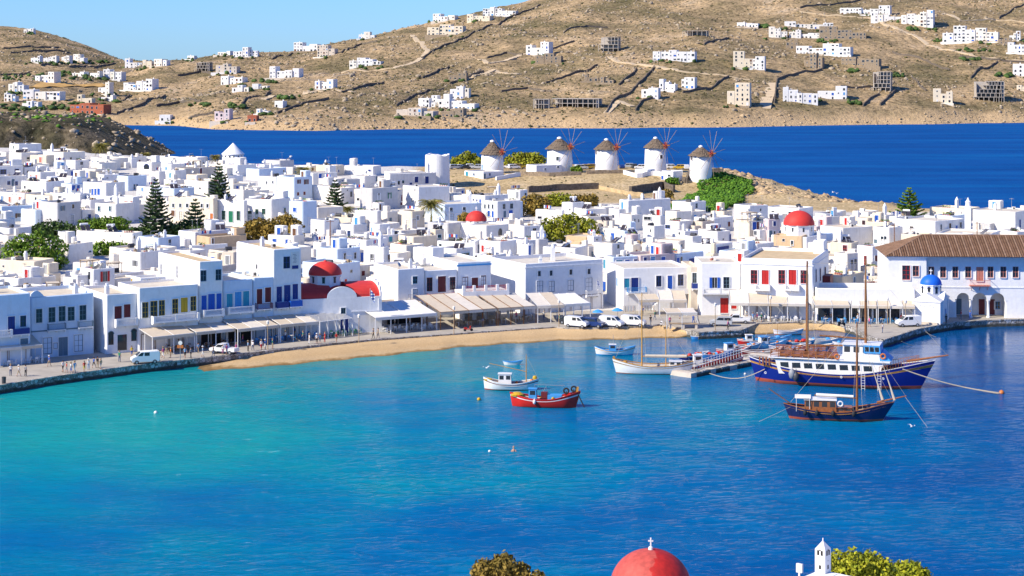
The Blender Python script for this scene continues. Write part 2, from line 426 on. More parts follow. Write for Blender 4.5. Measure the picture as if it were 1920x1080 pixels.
# wave slopes limit how much a rough sea mirrors at a low angle; outside the harbour it is windier still
dif = N(nt, 'ShaderNodeBsdfDiffuse'); L.new(dm.outputs[0], dif.inputs[0]); L.new(bp.outputs[0], dif.inputs['Normal'])
gls = N(nt, 'ShaderNodeBsdfGlossy'); L.new(bp.outputs[0], gls.inputs['Normal'])
rgh = N(nt, 'ShaderNodeMapRange', inp={'From Min': 0.0, 'From Max': 1.0, 'To Min': 0.07, 'To Max': 0.45}); L.new(deep.outputs[0], rgh.inputs['Value']); L.new(rgh.outputs[0], gls.inputs['Roughness'])
fre = N(nt, 'ShaderNodeFresnel', inp={'IOR': 1.33}); L.new(bp.outputs[0], fre.inputs['Normal'])
cap = N(nt, 'ShaderNodeMapRange', inp={'To Min': 0.6, 'To Max': 0.05}); L.new(deep.outputs[0], cap.inputs['Value'])
sc_ = N(nt, 'ShaderNodeMath', operation='POWER', inp={1: 2.1}); L.new(fre.outputs[0], sc_.inputs[0]); shel = N(nt, 'ShaderNodeMapRange', inp={'From Min': 245.0, 'From Max': 300.0, 'To Min': 0.9, 'To Max': 2.8}); L.new(sep.outputs['Y'], shel.inputs['Value']); s15 = N(nt, 'ShaderNodeMath', operation='MULTIPLY'); L.new(sc_.outputs[0], s15.inputs[0]); L.new(shel.outputs[0], s15.inputs[1])
mn = N(nt, 'ShaderNodeMath', operation='MINIMUM'); L.new(s15.outputs[0], mn.inputs[0]); L.new(cap.outputs[0], mn.inputs[1])
msh = N(nt, 'ShaderNodeMixShader'); L.new(mn.outputs[0], msh.inputs[0]); L.new(dif.outputs[0], msh.inputs[1]); L.new(gls.outputs[0], msh.inputs[2])
L.new(msh.outputs[0], nt.nodes['Material Output'].inputs['Surface'])
mb = MB()
mb.add([(-9000, -400, -0.06), (9000, -400, -0.06), (9000, 16000, -0.06), (-9000, 16000, -0.06)], [(0, 1, 2, 3)])
o = link('sea_water', mb.mesh('sea_water', ['water'])); tag(o, kind='structure', label='blue harbour and open sea water')

# wavelets in the harbour are real relief, dying away into the shelter of the beach
gx = np.arange(-112, 112.1, 0.6); gy = [160.0]
while gy[-1] < 345: gy.append(gy[-1] + 0.32 + (gy[-1] - 160) / 185 * 0.4)
gy = np.array(gy); GX, GY = np.meshgrid(gx, gy)
U, Vv = GX * 0.98 + GY * 0.17, GY * 0.98 - GX * 0.17
amp = (1 - 0.68 * sstep(225, 305, GY)) * (0.55 + 0.9 * fbm(GX * 0.03, GY * 0.02, 3))
hw_ = amp * (0.20 * (fbm(U * 0.42, Vv * 0.85, 3, 0.55) - 0.5) + 0.16 * (vn(U * 0.16 + 31, Vv * 0.30) - 0.5))
edge_ = sstep(160, 166, GY) * (1 - sstep(338, 345, GY)) * (1 - sstep(104, 112, np.abs(GX)))
nx, ny = len(gx), len(gy); ii, jj = np.meshgrid(np.arange(nx - 1), np.arange(ny - 1)); q0 = (jj * nx + ii).ravel()
o = link('harbour_water', np_mesh('harbour_water', np.stack([GX.ravel(), GY.ravel(), (hw_ * edge_).ravel() - 0.05 * (1 - edge_.ravel())], 1), np.stack([q0, q0 + 1, q0 + nx + 1, q0 + nx], 1), ['water'], True)); tag(o, kind='structure', label='rippled water of the harbour')

# ------------------------------------------------------------------ harbour front: promenade, quay wall, beaches
EDGE = [(-420, 800), (-150, 745), (0, 722), (100, 706), (200, 692), (260, 684), (330, 676), (400, 669), (470, 661), (520, 655), (600, 646), (690, 637), (760, 632), (850, 626),
        (950, 619), (1040, 613), (1062, 615), (1130, 615), (1212, 612), (1238, 608), (1265, 613), (1310, 623), (1390, 619), (1420, 606), (1500, 603), (1560, 605), (1600, 614), (1630, 630), (1655, 638),
        (1720, 617), (1790, 604), (1850, 600), (1920, 598), (2100, 594), (2500, 586)]
PZ = 1.3
EX = np.array([e[0] for e in EDGE], float); EYR = np.array([e[1] for e in EDGE], float)
def edge_row(x): return np.interp(x, EX, EYR)
def edge_Y(x): return F * (CH - PZ) / (edge_row(x) - HZ)
xs = sorted(set(list(np.arange(-420, 2501, 12)) + [e[0] for e in EDGE]))
front = [gp(x, edge_row(x), PZ) for x in xs]
mb = MB()
vs = []
for p in front: vs += [p, Vector((p.x * (p.y + 30) / p.y, p.y + 30, PZ))]
mb.add(vs, [(2 * i, 2 * i + 2, 2 * i + 3, 2 * i + 1) for i in range(len(front) - 1)])
o = link('promenade', mb.mesh('promenade', ['promenade'])); tag(o, kind='structure', label='stone paved waterfront promenade')
# quay wall: blocks with a coping course
mb = MB(); cop = MB()
for i in range(len(front) - 1):
    a, c = front[i], front[i + 1]
    mb.add([(a.x, a.y, -2), (c.x, c.y, -2), (c.x, c.y, PZ - 0.16), (a.x, a.y, PZ - 0.16)], [(0, 1, 2, 3)])
wall = link('quay_wall', mb.mesh('quay_wall', ['quaystone'])); tag(wall, 'weathered stone quay wall along the waterfront promenade', 'quay wall')
d_acc = 0
for i in range(len(front) - 1):
    a, c = front[i], front[i + 1]
    if not (-160 < xs[i] < 2000): continue
    cm = MB(); dv = (c - a); dv.z = 0; ln = dv.length; n_ = Vector((dv.y, -dv.x, 0)).normalized()
    for k in range(1):
        p, q = a + dv * 0.01, c - dv * 0.01
        o1, o2 = n_ * 0.07, -n_ * 0.45
        cm.add([p + o1 + Vector((0, 0, -0.17)), q + o1 + Vector((0, 0, -0.17)), q + o2 + Vector((0, 0, -0.17)), p + o2 + Vector((0, 0, -0.17)),
                p + o1 + Vector((0, 0, 0.03)), q + o1 + Vector((0, 0, 0.03)), q + o2 + Vector((0, 0, 0.03)), p + o2 + Vector((0, 0, 0.03))],
               [(0, 1, 5, 4), (1, 2, 6, 5), (2, 3, 7, 6), (3, 0, 4, 7), (4, 5, 6, 7)])
    part('coping_stone', cm, 'quaystone' if i % 3 else 'promenade', wall)
m, nt, b = nmat('beachsand'); L = nt.links
geo = N(nt, 'ShaderNodeNewGeometry'); sep = N(nt, 'ShaderNodeSeparateXYZ'); L.new(geo.outputs['Position'], sep.inputs[0])
nz = N(nt, 'ShaderNodeTexNoise', inp={'Scale': 0.5, 'Detail': 6.0, 'Roughness': 0.65}); L.new(geo.outputs['Position'], nz.inputs['Vector'])
zz = N(nt, 'ShaderNodeMath', operation='MULTIPLY_ADD', inp={1: 0.5, 2: -0.25}); L.new(nz.outputs['Fac'], zz.inputs[0])
za = N(nt, 'ShaderNodeMath', operation='ADD'); L.new(zz.outputs[0], za.inputs[0]); L.new(sep.outputs['Z'], za.inputs[1])
rp = ramp(nt, [(0.0, (0.20, 0.13, 0.055)), (0.10, (0.32, 0.20, 0.08)), (0.22, (0.55, 0.39, 0.21)), (0.5, (0.53, 0.36, 0.18)), (0.9, (0.60, 0.42, 0.22))])
L.new(za.outputs[0], rp.inputs[0])
n2 = N(nt, 'ShaderNodeTexNoise', inp={'Scale': 5.0, 'Detail': 5.0}); L.new(geo.outputs['Position'], n2.inputs['Vector'])
r2 = ramp(nt, [(0.35, (0.78, 0.78, 0.78)), (0.65, (1.1, 1.1, 1.1))]); L.new(n2.outputs['Fac'], r2.inputs[0])
mx = N(nt, 'ShaderNodeMixRGB', blend_type='MULTIPLY'); mx.inputs[0].default_value = 1; L.new(rp.outputs[0], mx.inputs[1]); L.new(r2.outputs[0], mx.inputs[2])
L.new(mx.outputs[0], b.inputs['Base Color']); b.inputs['Roughness'].default_value = 0.9; b.inputs['Specular IOR Level'].default_value = 0.15
bpn = N(nt, 'ShaderNodeBump', inp={'Strength': 0.6, 'Distance': 0.15}); L.new(n2.outputs['Fac'], bpn.inputs['Height']); L.new(bpn.outputs[0], b.inputs['Normal'])
WL = [(-420, 842), (-150, 775), (0, 748), (100, 729), (200, 716), (300, 704), (400, 696), (470, 690), (560, 682), (650, 674), (700, 669), (750, 664), (850, 653), (950, 645), (1050, 639), (1150, 637), (1240, 634), (1290, 632)]
WL2 = [(1392, 628), (1450, 625), (1500, 620), (1530, 618), (1600, 626), (1648, 644)]
def beach(name, label, wl, x0, x1, zin):
    X_ = [w[0] for w in wl]; Y_ = [w[1] for w in wl]
    V, n = [], 8
    cols = np.arange(x0, x1 + 1, 6.0)
    for x in cols:
        a = gp(x, edge_row(x), PZ); w = gp(x + 1.5 * math.sin(x * 0.13), np.interp(x, X_, Y_) + 0.9 * math.sin(x * 0.071) , 0.0)
        z0 = float(zin(x))
        for k in range(n):
            t = k / (n - 3)
            p = Vector((a.x, a.y + 0.15, 0)).lerp(Vector((w.x, w.y, 0)), t)
            z = z0 * (1 - t) ** 0.8 if t <= 1 else -0.9 * (t - 1)
            V.append((p.x, p.y, z + 0.05 * (vn(p.x * 0.9, p.y * 0.9) - 0.5) * (t < 1) - (0.02 if t >= 1 else 0)))
    Q = [(i * n + k, (i + 1) * n + k, (i + 1) * n + k + 1, i * n + k + 1) for i in range(len(cols) - 1) for k in range(n - 1)]
    o = link(name, np_mesh(name, V, Q, ['beachsand'], True)); tag(o, kind='structure', label=label)
beach('beach', 'golden sand beach below the promenade', WL, -420, 1292, lambda x: np.interp(x, [0, 330, 430, 520, 900], [-0.3, -0.25, 0.35, 0.9, 1.15]))
beach('small_beach', 'small sandy landing behind the moored boats', WL2, 1392, 1650, lambda x: 1.1)

# ------------------------------------------------------------------ town ground
BX = [-600, -420, -250, -180, -127, -85, -50, -28, 20, 60, 85, 105, 119, 121, 180, 600]
BY = [790, 765, 738, 712, 678, 655, 652, 658, 668, 657, 645, 626, 610, 552, 545, 548]
def zg(X, Y):
    X = np.asarray(X, float); Y = np.asarray(Y, float)
    s = np.interp(X, [-200, 30, 100], [0.036, 0.034, 0.021]); y0 = np.interp(X, [-90, 0, 60], [306, 345, 358])
    z = 1.22 + s * np.maximum(0, Y - y0)
    k = sstep(-32, -18, X) * (1 - sstep(68, 88, X)) * sstep(572, 596, Y)
    z = z * (1 - k) + 12.0 * k
    prom = sstep(70, 92, X) * sstep(560, 585, Y)
    z = z * (1 - prom) + prom * np.interp(X, [70, 84, 96, 108, 118], [11, 8.2, 5.0, 2.7, 0.7])
    db = np.interp(X, BX, BY) - Y
    w_ = np.where(X > 72, 9.0, 16.0)
    return np.where(db < 16, z * np.clip(sstep(-3, 1, (db + 3) / (w_ + 3) * 4 - 3), 0, 1) - 2.5 * (1 - sstep(-3, 8, db)), z)
def zgf(X, Y): return float(zg(X, Y))
gx = np.arange(-440, 441, 3.0); gy = np.arange(255, 800, 3.0)
GX, GY = np.meshgrid(gx, gy)
col = 960 + F * GX / GY
d = GY - edge_Y(np.clip(col, -420, 2500))
GZ = zg(GX, GY)
rk = sstep(72, 88, GX) * sstep(560, 575, GY) * (1 - sstep(-4, 2, GY - np.interp(GX, BX, BY)))
GZ = GZ + rk * (fbm(GX * 0.13, GY * 0.13, 4) - 0.45) * 5.5 + 0.5 * (fbm(GX * 0.1, GY * 0.1, 3) - 0.5) * sstep(500, 560, GY)
GZ = np.where(d < 6, -3.0, GZ)
V = np.stack([GX.ravel(), GY.ravel(), GZ.ravel()], 1)
nx, ny = len(gx), len(gy)
ii, jj = np.meshgrid(np.arange(nx - 1), np.arange(ny - 1))
q0 = (jj * nx + ii).ravel()
Q = np.stack([q0, q0 + 1, q0 + nx + 1, q0 + nx], 1)
Q = Q[(V[Q][:, :, 2] > -2.9).any(1)]
m, nt, b = nmat('earth'); L = nt.links
geo = N(nt, 'ShaderNodeNewGeometry')
nz = N(nt, 'ShaderNodeTexNoise', inp={'Scale': 0.12, 'Detail': 8.0, 'Roughness': 0.65}); L.new(geo.outputs['Position'], nz.inputs['Vector'])
rp = ramp(nt, [(0.3, (0.40, 0.29, 0.15)), (0.5, (0.55, 0.41, 0.22)), (0.7, (0.60, 0.46, 0.28))]); L.new(nz.outputs['Fac'], rp.inputs[0])
n2 = N(nt, 'ShaderNodeTexNoise', inp={'Scale': 1.2, 'Detail': 6.0}); L.new(geo.outputs['Position'], n2.inputs['Vector'])
r2 = ramp(nt, [(0.38, (0.6, 0.6, 0.55)), (0.6, (1.05, 1.05, 1.05))]); L.new(n2.outputs['Fac'], r2.inputs[0])
mx = N(nt, 'ShaderNodeMixRGB', blend_type='MULTIPLY'); mx.inputs[0].default_value = 1; L.new(rp.outputs[0], mx.inputs[1]); L.new(r2.outputs[0], mx.inputs[2])
# the lanes between the houses are paved and limewashed; the knoll and the shore are bare earth
sep = N(nt, 'ShaderNodeSeparateXYZ'); L.new(geo.outputs['Position'], sep.inputs[0])
m1 = N(nt, 'ShaderNodeMapRange', inp={'From Min': 530.0, 'From Max': 536.0}); L.new(sep.outputs['Y'], m1.inputs['Value'])
m2 = N(nt, 'ShaderNodeMapRange', inp={'From Min': -36.0, 'From Max': -31.0}); L.new(sep.outputs['X'], m2.inputs['Value'])
m3 = N(nt, 'ShaderNodeMath', operation='MULTIPLY'); L.new(m1.outputs[0], m3.inputs[0]); L.new(m2.outputs[0], m3.inputs[1])
pv = N(nt, 'ShaderNodeMixRGB'); pv.inputs[1].default_value = (0.58, 0.55, 0.50, 1); L.new(m3.outputs[0], pv.inputs[0]); L.new(mx.outputs[0], pv.inputs[2])
L.new(pv.outputs[0], b.inputs['Base Color']); b.inputs['Roughness'].default_value = 0.95; b.inputs['Specular IOR Level'].default_value = 0.1
bpn = N(nt, 'ShaderNodeBump', inp={'Strength': 0.8, 'Distance': 0.4}); L.new(n2.outputs['Fac'], bpn.inputs['Height']); L.new(bpn.outputs[0], b.inputs['Normal'])
o = link('town_ground', np_mesh('town_ground', V, Q, ['earth'], True)); tag(o, kind='structure', label='sandy ground rising under the town to the windmill knoll')

# ------------------------------------------------------------------ rock material and helpers
def rockmat(name, stops, sc1=0.05, sc2=0.5, bump=1.0, dist=1.5):
    m, nt, b = nmat(name); L = nt.links
    geo = N(nt, 'ShaderNodeNewGeometry')
    nz = N(nt, 'ShaderNodeTexNoise', inp={'Scale': sc1, 'Detail': 9.0, 'Roughness': 0.68}); L.new(geo.outputs['Position'], nz.inputs['Vector'])
    rp = ramp(nt, stops); L.new(nz.outputs['Fac'], rp.inputs[0])
    n2 = N(nt, 'ShaderNodeTexNoise', inp={'Scale': sc2, 'Detail': 7.0, 'Roughness': 0.7}); L.new(geo.outputs['Position'], n2.inputs['Vector'])
    r2 = ramp(nt, [(0.36, (0.34, 0.34, 0.30)), (0.52, (0.95, 0.95, 0.95)), (0.66, (1.32, 1.27, 1.18))]); L.new(n2.outputs['Fac'], r2.inputs[0])
    mx = N(nt, 'ShaderNodeMixRGB', blend_type='MULTIPLY'); mx.inputs[0].default_value = 1; L.new(rp.outputs[0], mx.inputs[1]); L.new(r2.outputs[0], mx.inputs[2])
    L.new(mx.outputs[0], b.inputs['Base Color']); b.inputs['Roughness'].default_value = 0.95; b.inputs['Specular IOR Level'].default_value = 0.1
    bpn = N(nt, 'ShaderNodeBump', inp={'Strength': bump, 'Distance': dist}); L.new(n2.outputs['Fac'], bpn.inputs['Height']); L.new(bpn.outputs[0], b.inputs['Normal'])
    return m
rockmat('boulder', [(0.3, (0.30, 0.24, 0.17)), (0.5, (0.42, 0.34, 0.24)), (0.7, (0.52, 0.44, 0.34))], 0.1, 1.2, 0.8, 0.3)
rockmat('shorerock', [(0.3, (0.42, 0.30, 0.17)), (0.6, (0.58, 0.43, 0.26))], 0.15, 1.0, 0.8, 0.3)
m = rockmat('hillside', [(0.30, (0.135, 0.12, 0.055)), (0.41, (0.235, 0.185, 0.095)), (0.50, (0.36, 0.265, 0.145)), (0.60, (0.54, 0.385, 0.215)), (0.74, (0.50, 0.41, 0.30))], 0.012, 0.28, 1.0, 2.2)
# pale bare rock along the shore
nt = m.node_tree; L = nt.links; b = nt.nodes['Principled BSDF']
geo = N(nt, 'ShaderNodeNewGeometry'); sep = N(nt, 'ShaderNodeSeparateXYZ'); L.new(geo.outputs['Position'], sep.inputs[0])
nz = N(nt, 'ShaderNodeTexNoise', inp={'Scale': 0.06, 'Detail': 5.0}); L.new(geo.outputs['Position'], nz.inputs['Vector'])
za = N(nt, 'ShaderNodeMath', operation='MULTIPLY_ADD', inp={1: -14.0}); L.new(nz.outputs['Fac'], za.inputs[0]); L.new(sep.outputs['Z'], za.inputs[2])
mr = N(nt, 'ShaderNodeMapRange', inp={'From Min': -4.0, 'From Max': 5.0, 'To Min': 0.85, 'To Max': 0.0}); L.new(za.outputs[0], mr.inputs['Value'])
mx = N(nt, 'ShaderNodeMixRGB'); mx.inputs[2].default_value = (0.60, 0.42, 0.23, 1)
src = b.inputs['Base Color'].links[0].from_socket
L.new(mr.outputs[0], mx.inputs[0]); L.new(src, mx.inputs[1]); L.new(mx.outputs[0], b.inputs['Base Color'])
m = rockmat('headlandrock_shaded', [(0.3, (0.04, 0.045, 0.022)), (0.5, (0.10, 0.085, 0.05)), (0.72, (0.26, 0.20, 0.13))], 0.06, 0.35, 1.0, 1.5)  # rock colour darkened to carry the shadow on the cliff

_ico = None
def ico(sub=1):
    bm = bmesh.new(); bmesh.ops.create_icosphere(bm, subdivisions=sub, radius=1.0)
    V = np.array([v.co[:] for v in bm.verts]); Fc = np.array([[v.index for v in f.verts] for f in bm.faces]); bm.free()
    return V, Fc
ICO1 = ico(1); ICO2 = ico(2)
def rocks_mesh(name, pos, size, mats, flat=0.65, seed=1, base=ICO1, jitter=0.35):
    rs = np.random.RandomState(seed)
    BV, BF = base
    n = len(pos); k = len(BV)
    pos = np.asarray(pos, float); size = np.asarray(size, float)
    V = BV[None] * (1 + jitter * (rs.rand(n, k, 1) - 0.5) * 2)
    V = V * np.stack([0.7 + 0.7 * rs.rand(n), 0.7 + 0.7 * rs.rand(n), flat * (0.6 + 0.8 * rs.rand(n))], 1)[:, None, :]
    a = rs.rand(n) * 6.28; ca, sa = np.cos(a)[:, None], np.sin(a)[:, None]
    V = np.stack([V[:, :, 0] * ca - V[:, :, 1] * sa, V[:, :, 0] * sa + V[:, :, 1] * ca, V[:, :, 2]], 2)
    V = V * size[:, None, None] + pos[:, None, :]
    Q = BF[None] + (np.arange(n) * k)[:, None, None]
    return np_mesh(name, V.reshape(-1, 3), Q.reshape(-1, 3), mats)

# ------------------------------------------------------------------ left headland
gx = np.arange(-460, -165, 2.0); gy = np.arange(835, 1010, 2.0)
GX, GY = np.meshgrid(gx, gy)
nzf = fbm(GX * 0.07, GY * 0.07, 5, 0.55) - 0.5
prof = np.interp(GX + nzf * 10, [-460, -300, -226, -214, -205, -196, -187, -180, -165], [22.5, 21.5, 20, 18.5, 14, 9, 4, 0, -4])
ff = sstep(0, 1, (GY - (852 + nzf * 30)) / 34.0); fb = 1 - sstep(965, 1000, GY)
HZ_ = prof * np.minimum(ff, fb) + nzf * 7 * (ff > 0.02) - 3 * (1 - np.minimum(ff, fb))
V = np.stack([GX.ravel(), GY.ravel(), HZ_.ravel()], 1)
nx, ny = len(gx), len(gy); ii, jj = np.meshgrid(np.arange(nx - 1), np.arange(ny - 1)); q0 = (jj * nx + ii).ravel()
o = link('headland', np_mesh('headland', V, np.stack([q0, q0 + 1, q0 + nx + 1, q0 + nx], 1), ['headlandrock_shaded'])); tag(o, kind='structure', label='dark rocky headland with a green top')
HEADV = V

# ------------------------------------------------------------------ far hills
SHX = [-600, 0, 200, 330, 400, 600, 800, 1000, 1200, 1400, 1600, 1920, 2600]
SHR = [232, 236, 235, 236, 242, 245, 242, 241, 240, 237, 235, 230, 224]
SKX = [-600, 0, 60, 120, 160, 200, 232, 300, 345, 400, 450, 550, 600, 680, 760, 860, 950, 1000, 1100, 1300, 1600, 2000, 2600]
SKR = [40, 48, 54, 70, 84, 100, 113, 114, 112, 104, 99, 96, 86, 71, 51, 29, 10, -2, -26, -60, -80, -95, -110]
RDX = [-600, 0, 200, 300, 600, 1000, 1500, 2600]
RDY = [2500, 2450, 2250, 1950, 2000, 2150, 2300, 2400]
def hill(X, Y):
    X = np.asarray(X, float); Y = np.asarray(Y, float)
    x = 960 + F * X / Y
    ys = F * CH / (np.interp(x, SHX, SHR) - HZ)
    ys = ys + (fbm(X * 0.012, X * 0.003 + 5, 3) - 0.5) * 40
    yr = np.interp(x, RDX, RDY)
    zr = CH + (HZ - np.interp(x, SKX, SKR)) / F * yr
    t = (Y - ys) / (yr - ys)
    tt = np.clip(t, 0, 1)
    up = 5.0 * sstep(0, 0.025, t) + (zr - 5.0) * np.where(tt < 1, tt, 1) ** 0.92
    und = (fbm(X * 0.006, Y * 0.005, 4) - 0.5) * 26 * sstep(0.03, 0.3, tt) * (1 - sstep(0.7, 0.98, tt))
    gul = (fbm(X * 0.03 + 40, Y * 0.022, 4, 0.6) - 0.5) * 7 * sstep(0.0, 0.15, tt) * (1 - 0.7 * sstep(0.85, 1.0, tt))
    rough = (fbm(X * 0.16 + 9, Y * 0.14, 3, 0.6) - 0.5) * 2.6 * sstep(0.005, 0.05, tt)
    z = up + und + gul + rough
    z = np.where(t > 1, z - np.maximum(0, (Y - yr)) * 0.10, z)
    return np.where(t < 0, np.maximum(-6, t * 400) - 0.3, z)
gx = np.arange(-860, 980, 4.4)
gy = np.concatenate([np.arange(1215, 1440, 2.5), np.arange(1440, 2000, 4.0), np.arange(2000, 2760, 7.0)])
GX, GY = np.meshgrid(gx, gy)
V = np.stack([GX.ravel(), GY.ravel(), hill(GX, GY).ravel()], 1)
nx, ny = len(gx), len(gy); ii, jj = np.meshgrid(np.arange(nx - 1), np.arange(ny - 1)); q0 = (jj * nx + ii).ravel()
o = link('hills', np_mesh('hills', V, np.stack([q0, q0 + 1, q0 + nx + 1, q0 + nx], 1), ['hillside'])); tag(o, kind='structure', label='dry rocky hillside beyond the bay')
def hill_hit(x, y):
    """place on the hillside seen at photo pixel x, y"""
    Ys = np.arange(1230, 2600, 2.0)
    z = hill((x - 960) * Ys / F, Ys); zr = CH - (y - HZ) * Ys / F
    k = np.argmax(z >= zr)
    if z[k] < zr[k]: k = int(np.argmax(z - zr))
    return Vector(((x - 960) * Ys[k] / F, Ys[k], float(z[k])))
# ================================================= hills
# ------------------------------------------------------------------ shared window / door meshes (x along the wall, z up, -y outwards, origin at centre bottom)
WCACHE={}
def win_mesh(kind,colr,w,h):
 w=round(w*10)/10;h=round(h*10)/10
 key=(kind,colr,w,h)
 if key in WCACHE:return WCACHE[key]
 mb=MB();t=0.09
 P='paint_'+colr
 hw=w/2
 def sur(a,z0,z1,mi=2):
  for sx in(-a-0.11,a):mb.box(sx,sx+0.11,-0.15,0.05,z0-0.1,z1+0.1,mi)
  mb.box(-a,a,-0.15,0.05,z1,z1+0.1,mi);mb.box(-a-0.05,a+0.05,-0.19,0.05,z0-0.12,z0-0.02,mi)
 if kind=='pane':
  mb.box(-hw,hw,-0.02,0.05,0,h,1)
  mb.box(-hw-t,-hw,-0.09,0.05,-t,h+t,0);mb.box(hw,hw+t,-0.09,0.05,-t,h+t,0)
  mb.box(-hw,hw,-0.09,0.05,-t,0,0);mb.box(-hw,hw,-0.09,0.05,h,h+t,0)
  if w>0.6:mb.box(-0.035,0.035,-0.06,-0.02,0,h,0)
  if h>1.0:
   nb=3 if h>1.9 else 2
   for k in range(1,nb):mb.box(-hw,hw,-0.055,-0.02,h*k/nb-0.03,h*k/nb+0.03,0)
  sur(hw+t,-t,h+t);mats=[P,'glass','limewash']
 elif kind=='shut':
  mb.box(-hw,-0.015,-0.07,0.05,0,h,0);mb.box(0.015,hw,-0.07,0.05,0,h,0)
  mb.box(-0.015,0.015,-0.03,0.05,0,h,1)
  mb.box(-hw-0.07,-hw,-0.10,0.05,0,h+0.07,0);mb.box(hw,hw+0.07,-0.10,0.05,0,h+0.07,0);mb.box(-hw,hw,-0.10,0.05,h,h+0.07,0)
  for k in range(3):
   z0=h*(0.06+k*0.31)
   mb.box(-hw+0.08,-0.08,-0.085,-0.07,z0,z0+h*0.25,0);mb.box(0.08,hw-0.08,-0.085,-0.07,z0,z0+h*0.25,0)
  sur(hw+0.07,0.02,h+0.07);mats=[P,'openingshade','limewash']
 elif kind=='open':
  mb.box(-hw,hw,-0.02,0.05,0,h,1)
  mb.box(-hw-0.06,-hw,-0.07,0.05,-0.06,h+0.06,2);mb.box(hw,hw+0.06,-0.07,0.05,-0.06,h+0.06,2);mb.box(-hw,hw,-0.07,0.05,h,h+0.06,2);mb.box(-hw,hw,-0.07,0.05,-0.06,0,2)
  mb.box(-hw-0.08-hw,-hw-0.06,-0.12,-0.07,0,h,0);mb.box(hw+0.06,hw+0.08+hw,-0.12,-0.07,0,h,0)
  mb.box(-0.03,0.03,-0.05,-0.02,0,h,2)
  mats=[P,'glass','paint_whitep']
 elif kind=='hole':
  mb.box(-hw,hw,-0.015,0.05,0,h,1)
  mb.box(-hw-0.06,-hw,-0.06,0.05,-0.06,h+0.06,0);mb.box(hw,hw+0.06,-0.06,0.05,-0.06,h+0.06,0);mb.box(-hw,hw,-0.06,0.05,h,h+0.06,0);mb.box(-hw,hw,-0.10,0.05,-0.06,0,0)
  mats=['paint_whitep','glass']
 elif kind=='arch':
  pts=[(-hw,0),(hw,0)]+[(hw*math.cos(a),h-hw+hw*math.sin(a))for a in[math.pi*k/10 for k in range(11)]]
  mb.extr(pts,-0.02,0.05,1)
  for k in range(10):
   a0,a1=math.pi*k/10,math.pi*(k+1)/10
   q=[((hw+r_)*math.cos(a),h-hw+(hw+r_)*math.sin(a))for r_,a in((0,a0),(0.1,a0),(0.1,a1),(0,a1))]
   mb.extr(q,-0.08,0.05,0)
  mats=[P,'glass']
 me=mb.mesh('window_'+kind,mats)
 WCACHE[key]=me
 return me
def block_mb(x0,x1,y0,y1,z0,h,mb=None,par=0.38,th=0.28,wm=0,rm=1,ch=0.10,flare=0.0):
 """rendered masonry block with softened parapet and a sunk flat roof"""
 mb=mb or MB()
 q=min(0.2,(x1-x0)*0.1,(y1-y0)*0.1);jz=[rnd.uniform(-0.05,0.06)for _ in range(4)]
 def ring(dx,z,j=0):
  a,b_,c,d_=x0-dx,x1+dx,y0-dx,y1+dx;e=q if dx>-0.2 else q*0.6
  P=[(a+e,c),(b_-e,c),(b_,c+e),(b_,d_-e),(b_-e,d_),(a+e,d_),(a,d_-e),(a,c+e)]
  return[(x,y,z+j*jz[((k+1)//2)%4])for k,(x,y)in enumerate(P)]
 H_=h+par
 rings=[ring(flare,z0),ring(0,H_-ch,1),ring(-ch,H_,1),ring(-th,H_,1),ring(-th-0.03,h)]
 vs=[p for r_ in rings for p in r_]
 fs=[(8*r_+k,8*r_+(k+1)%8,8*r_+8+(k+1)%8,8*r_+8+k)for r_ in range(4)for k in range(8)]
 mb.add(vs,fs,wm)
 mb.add(rings[4],[tuple(range(8))],rm)
 return mb
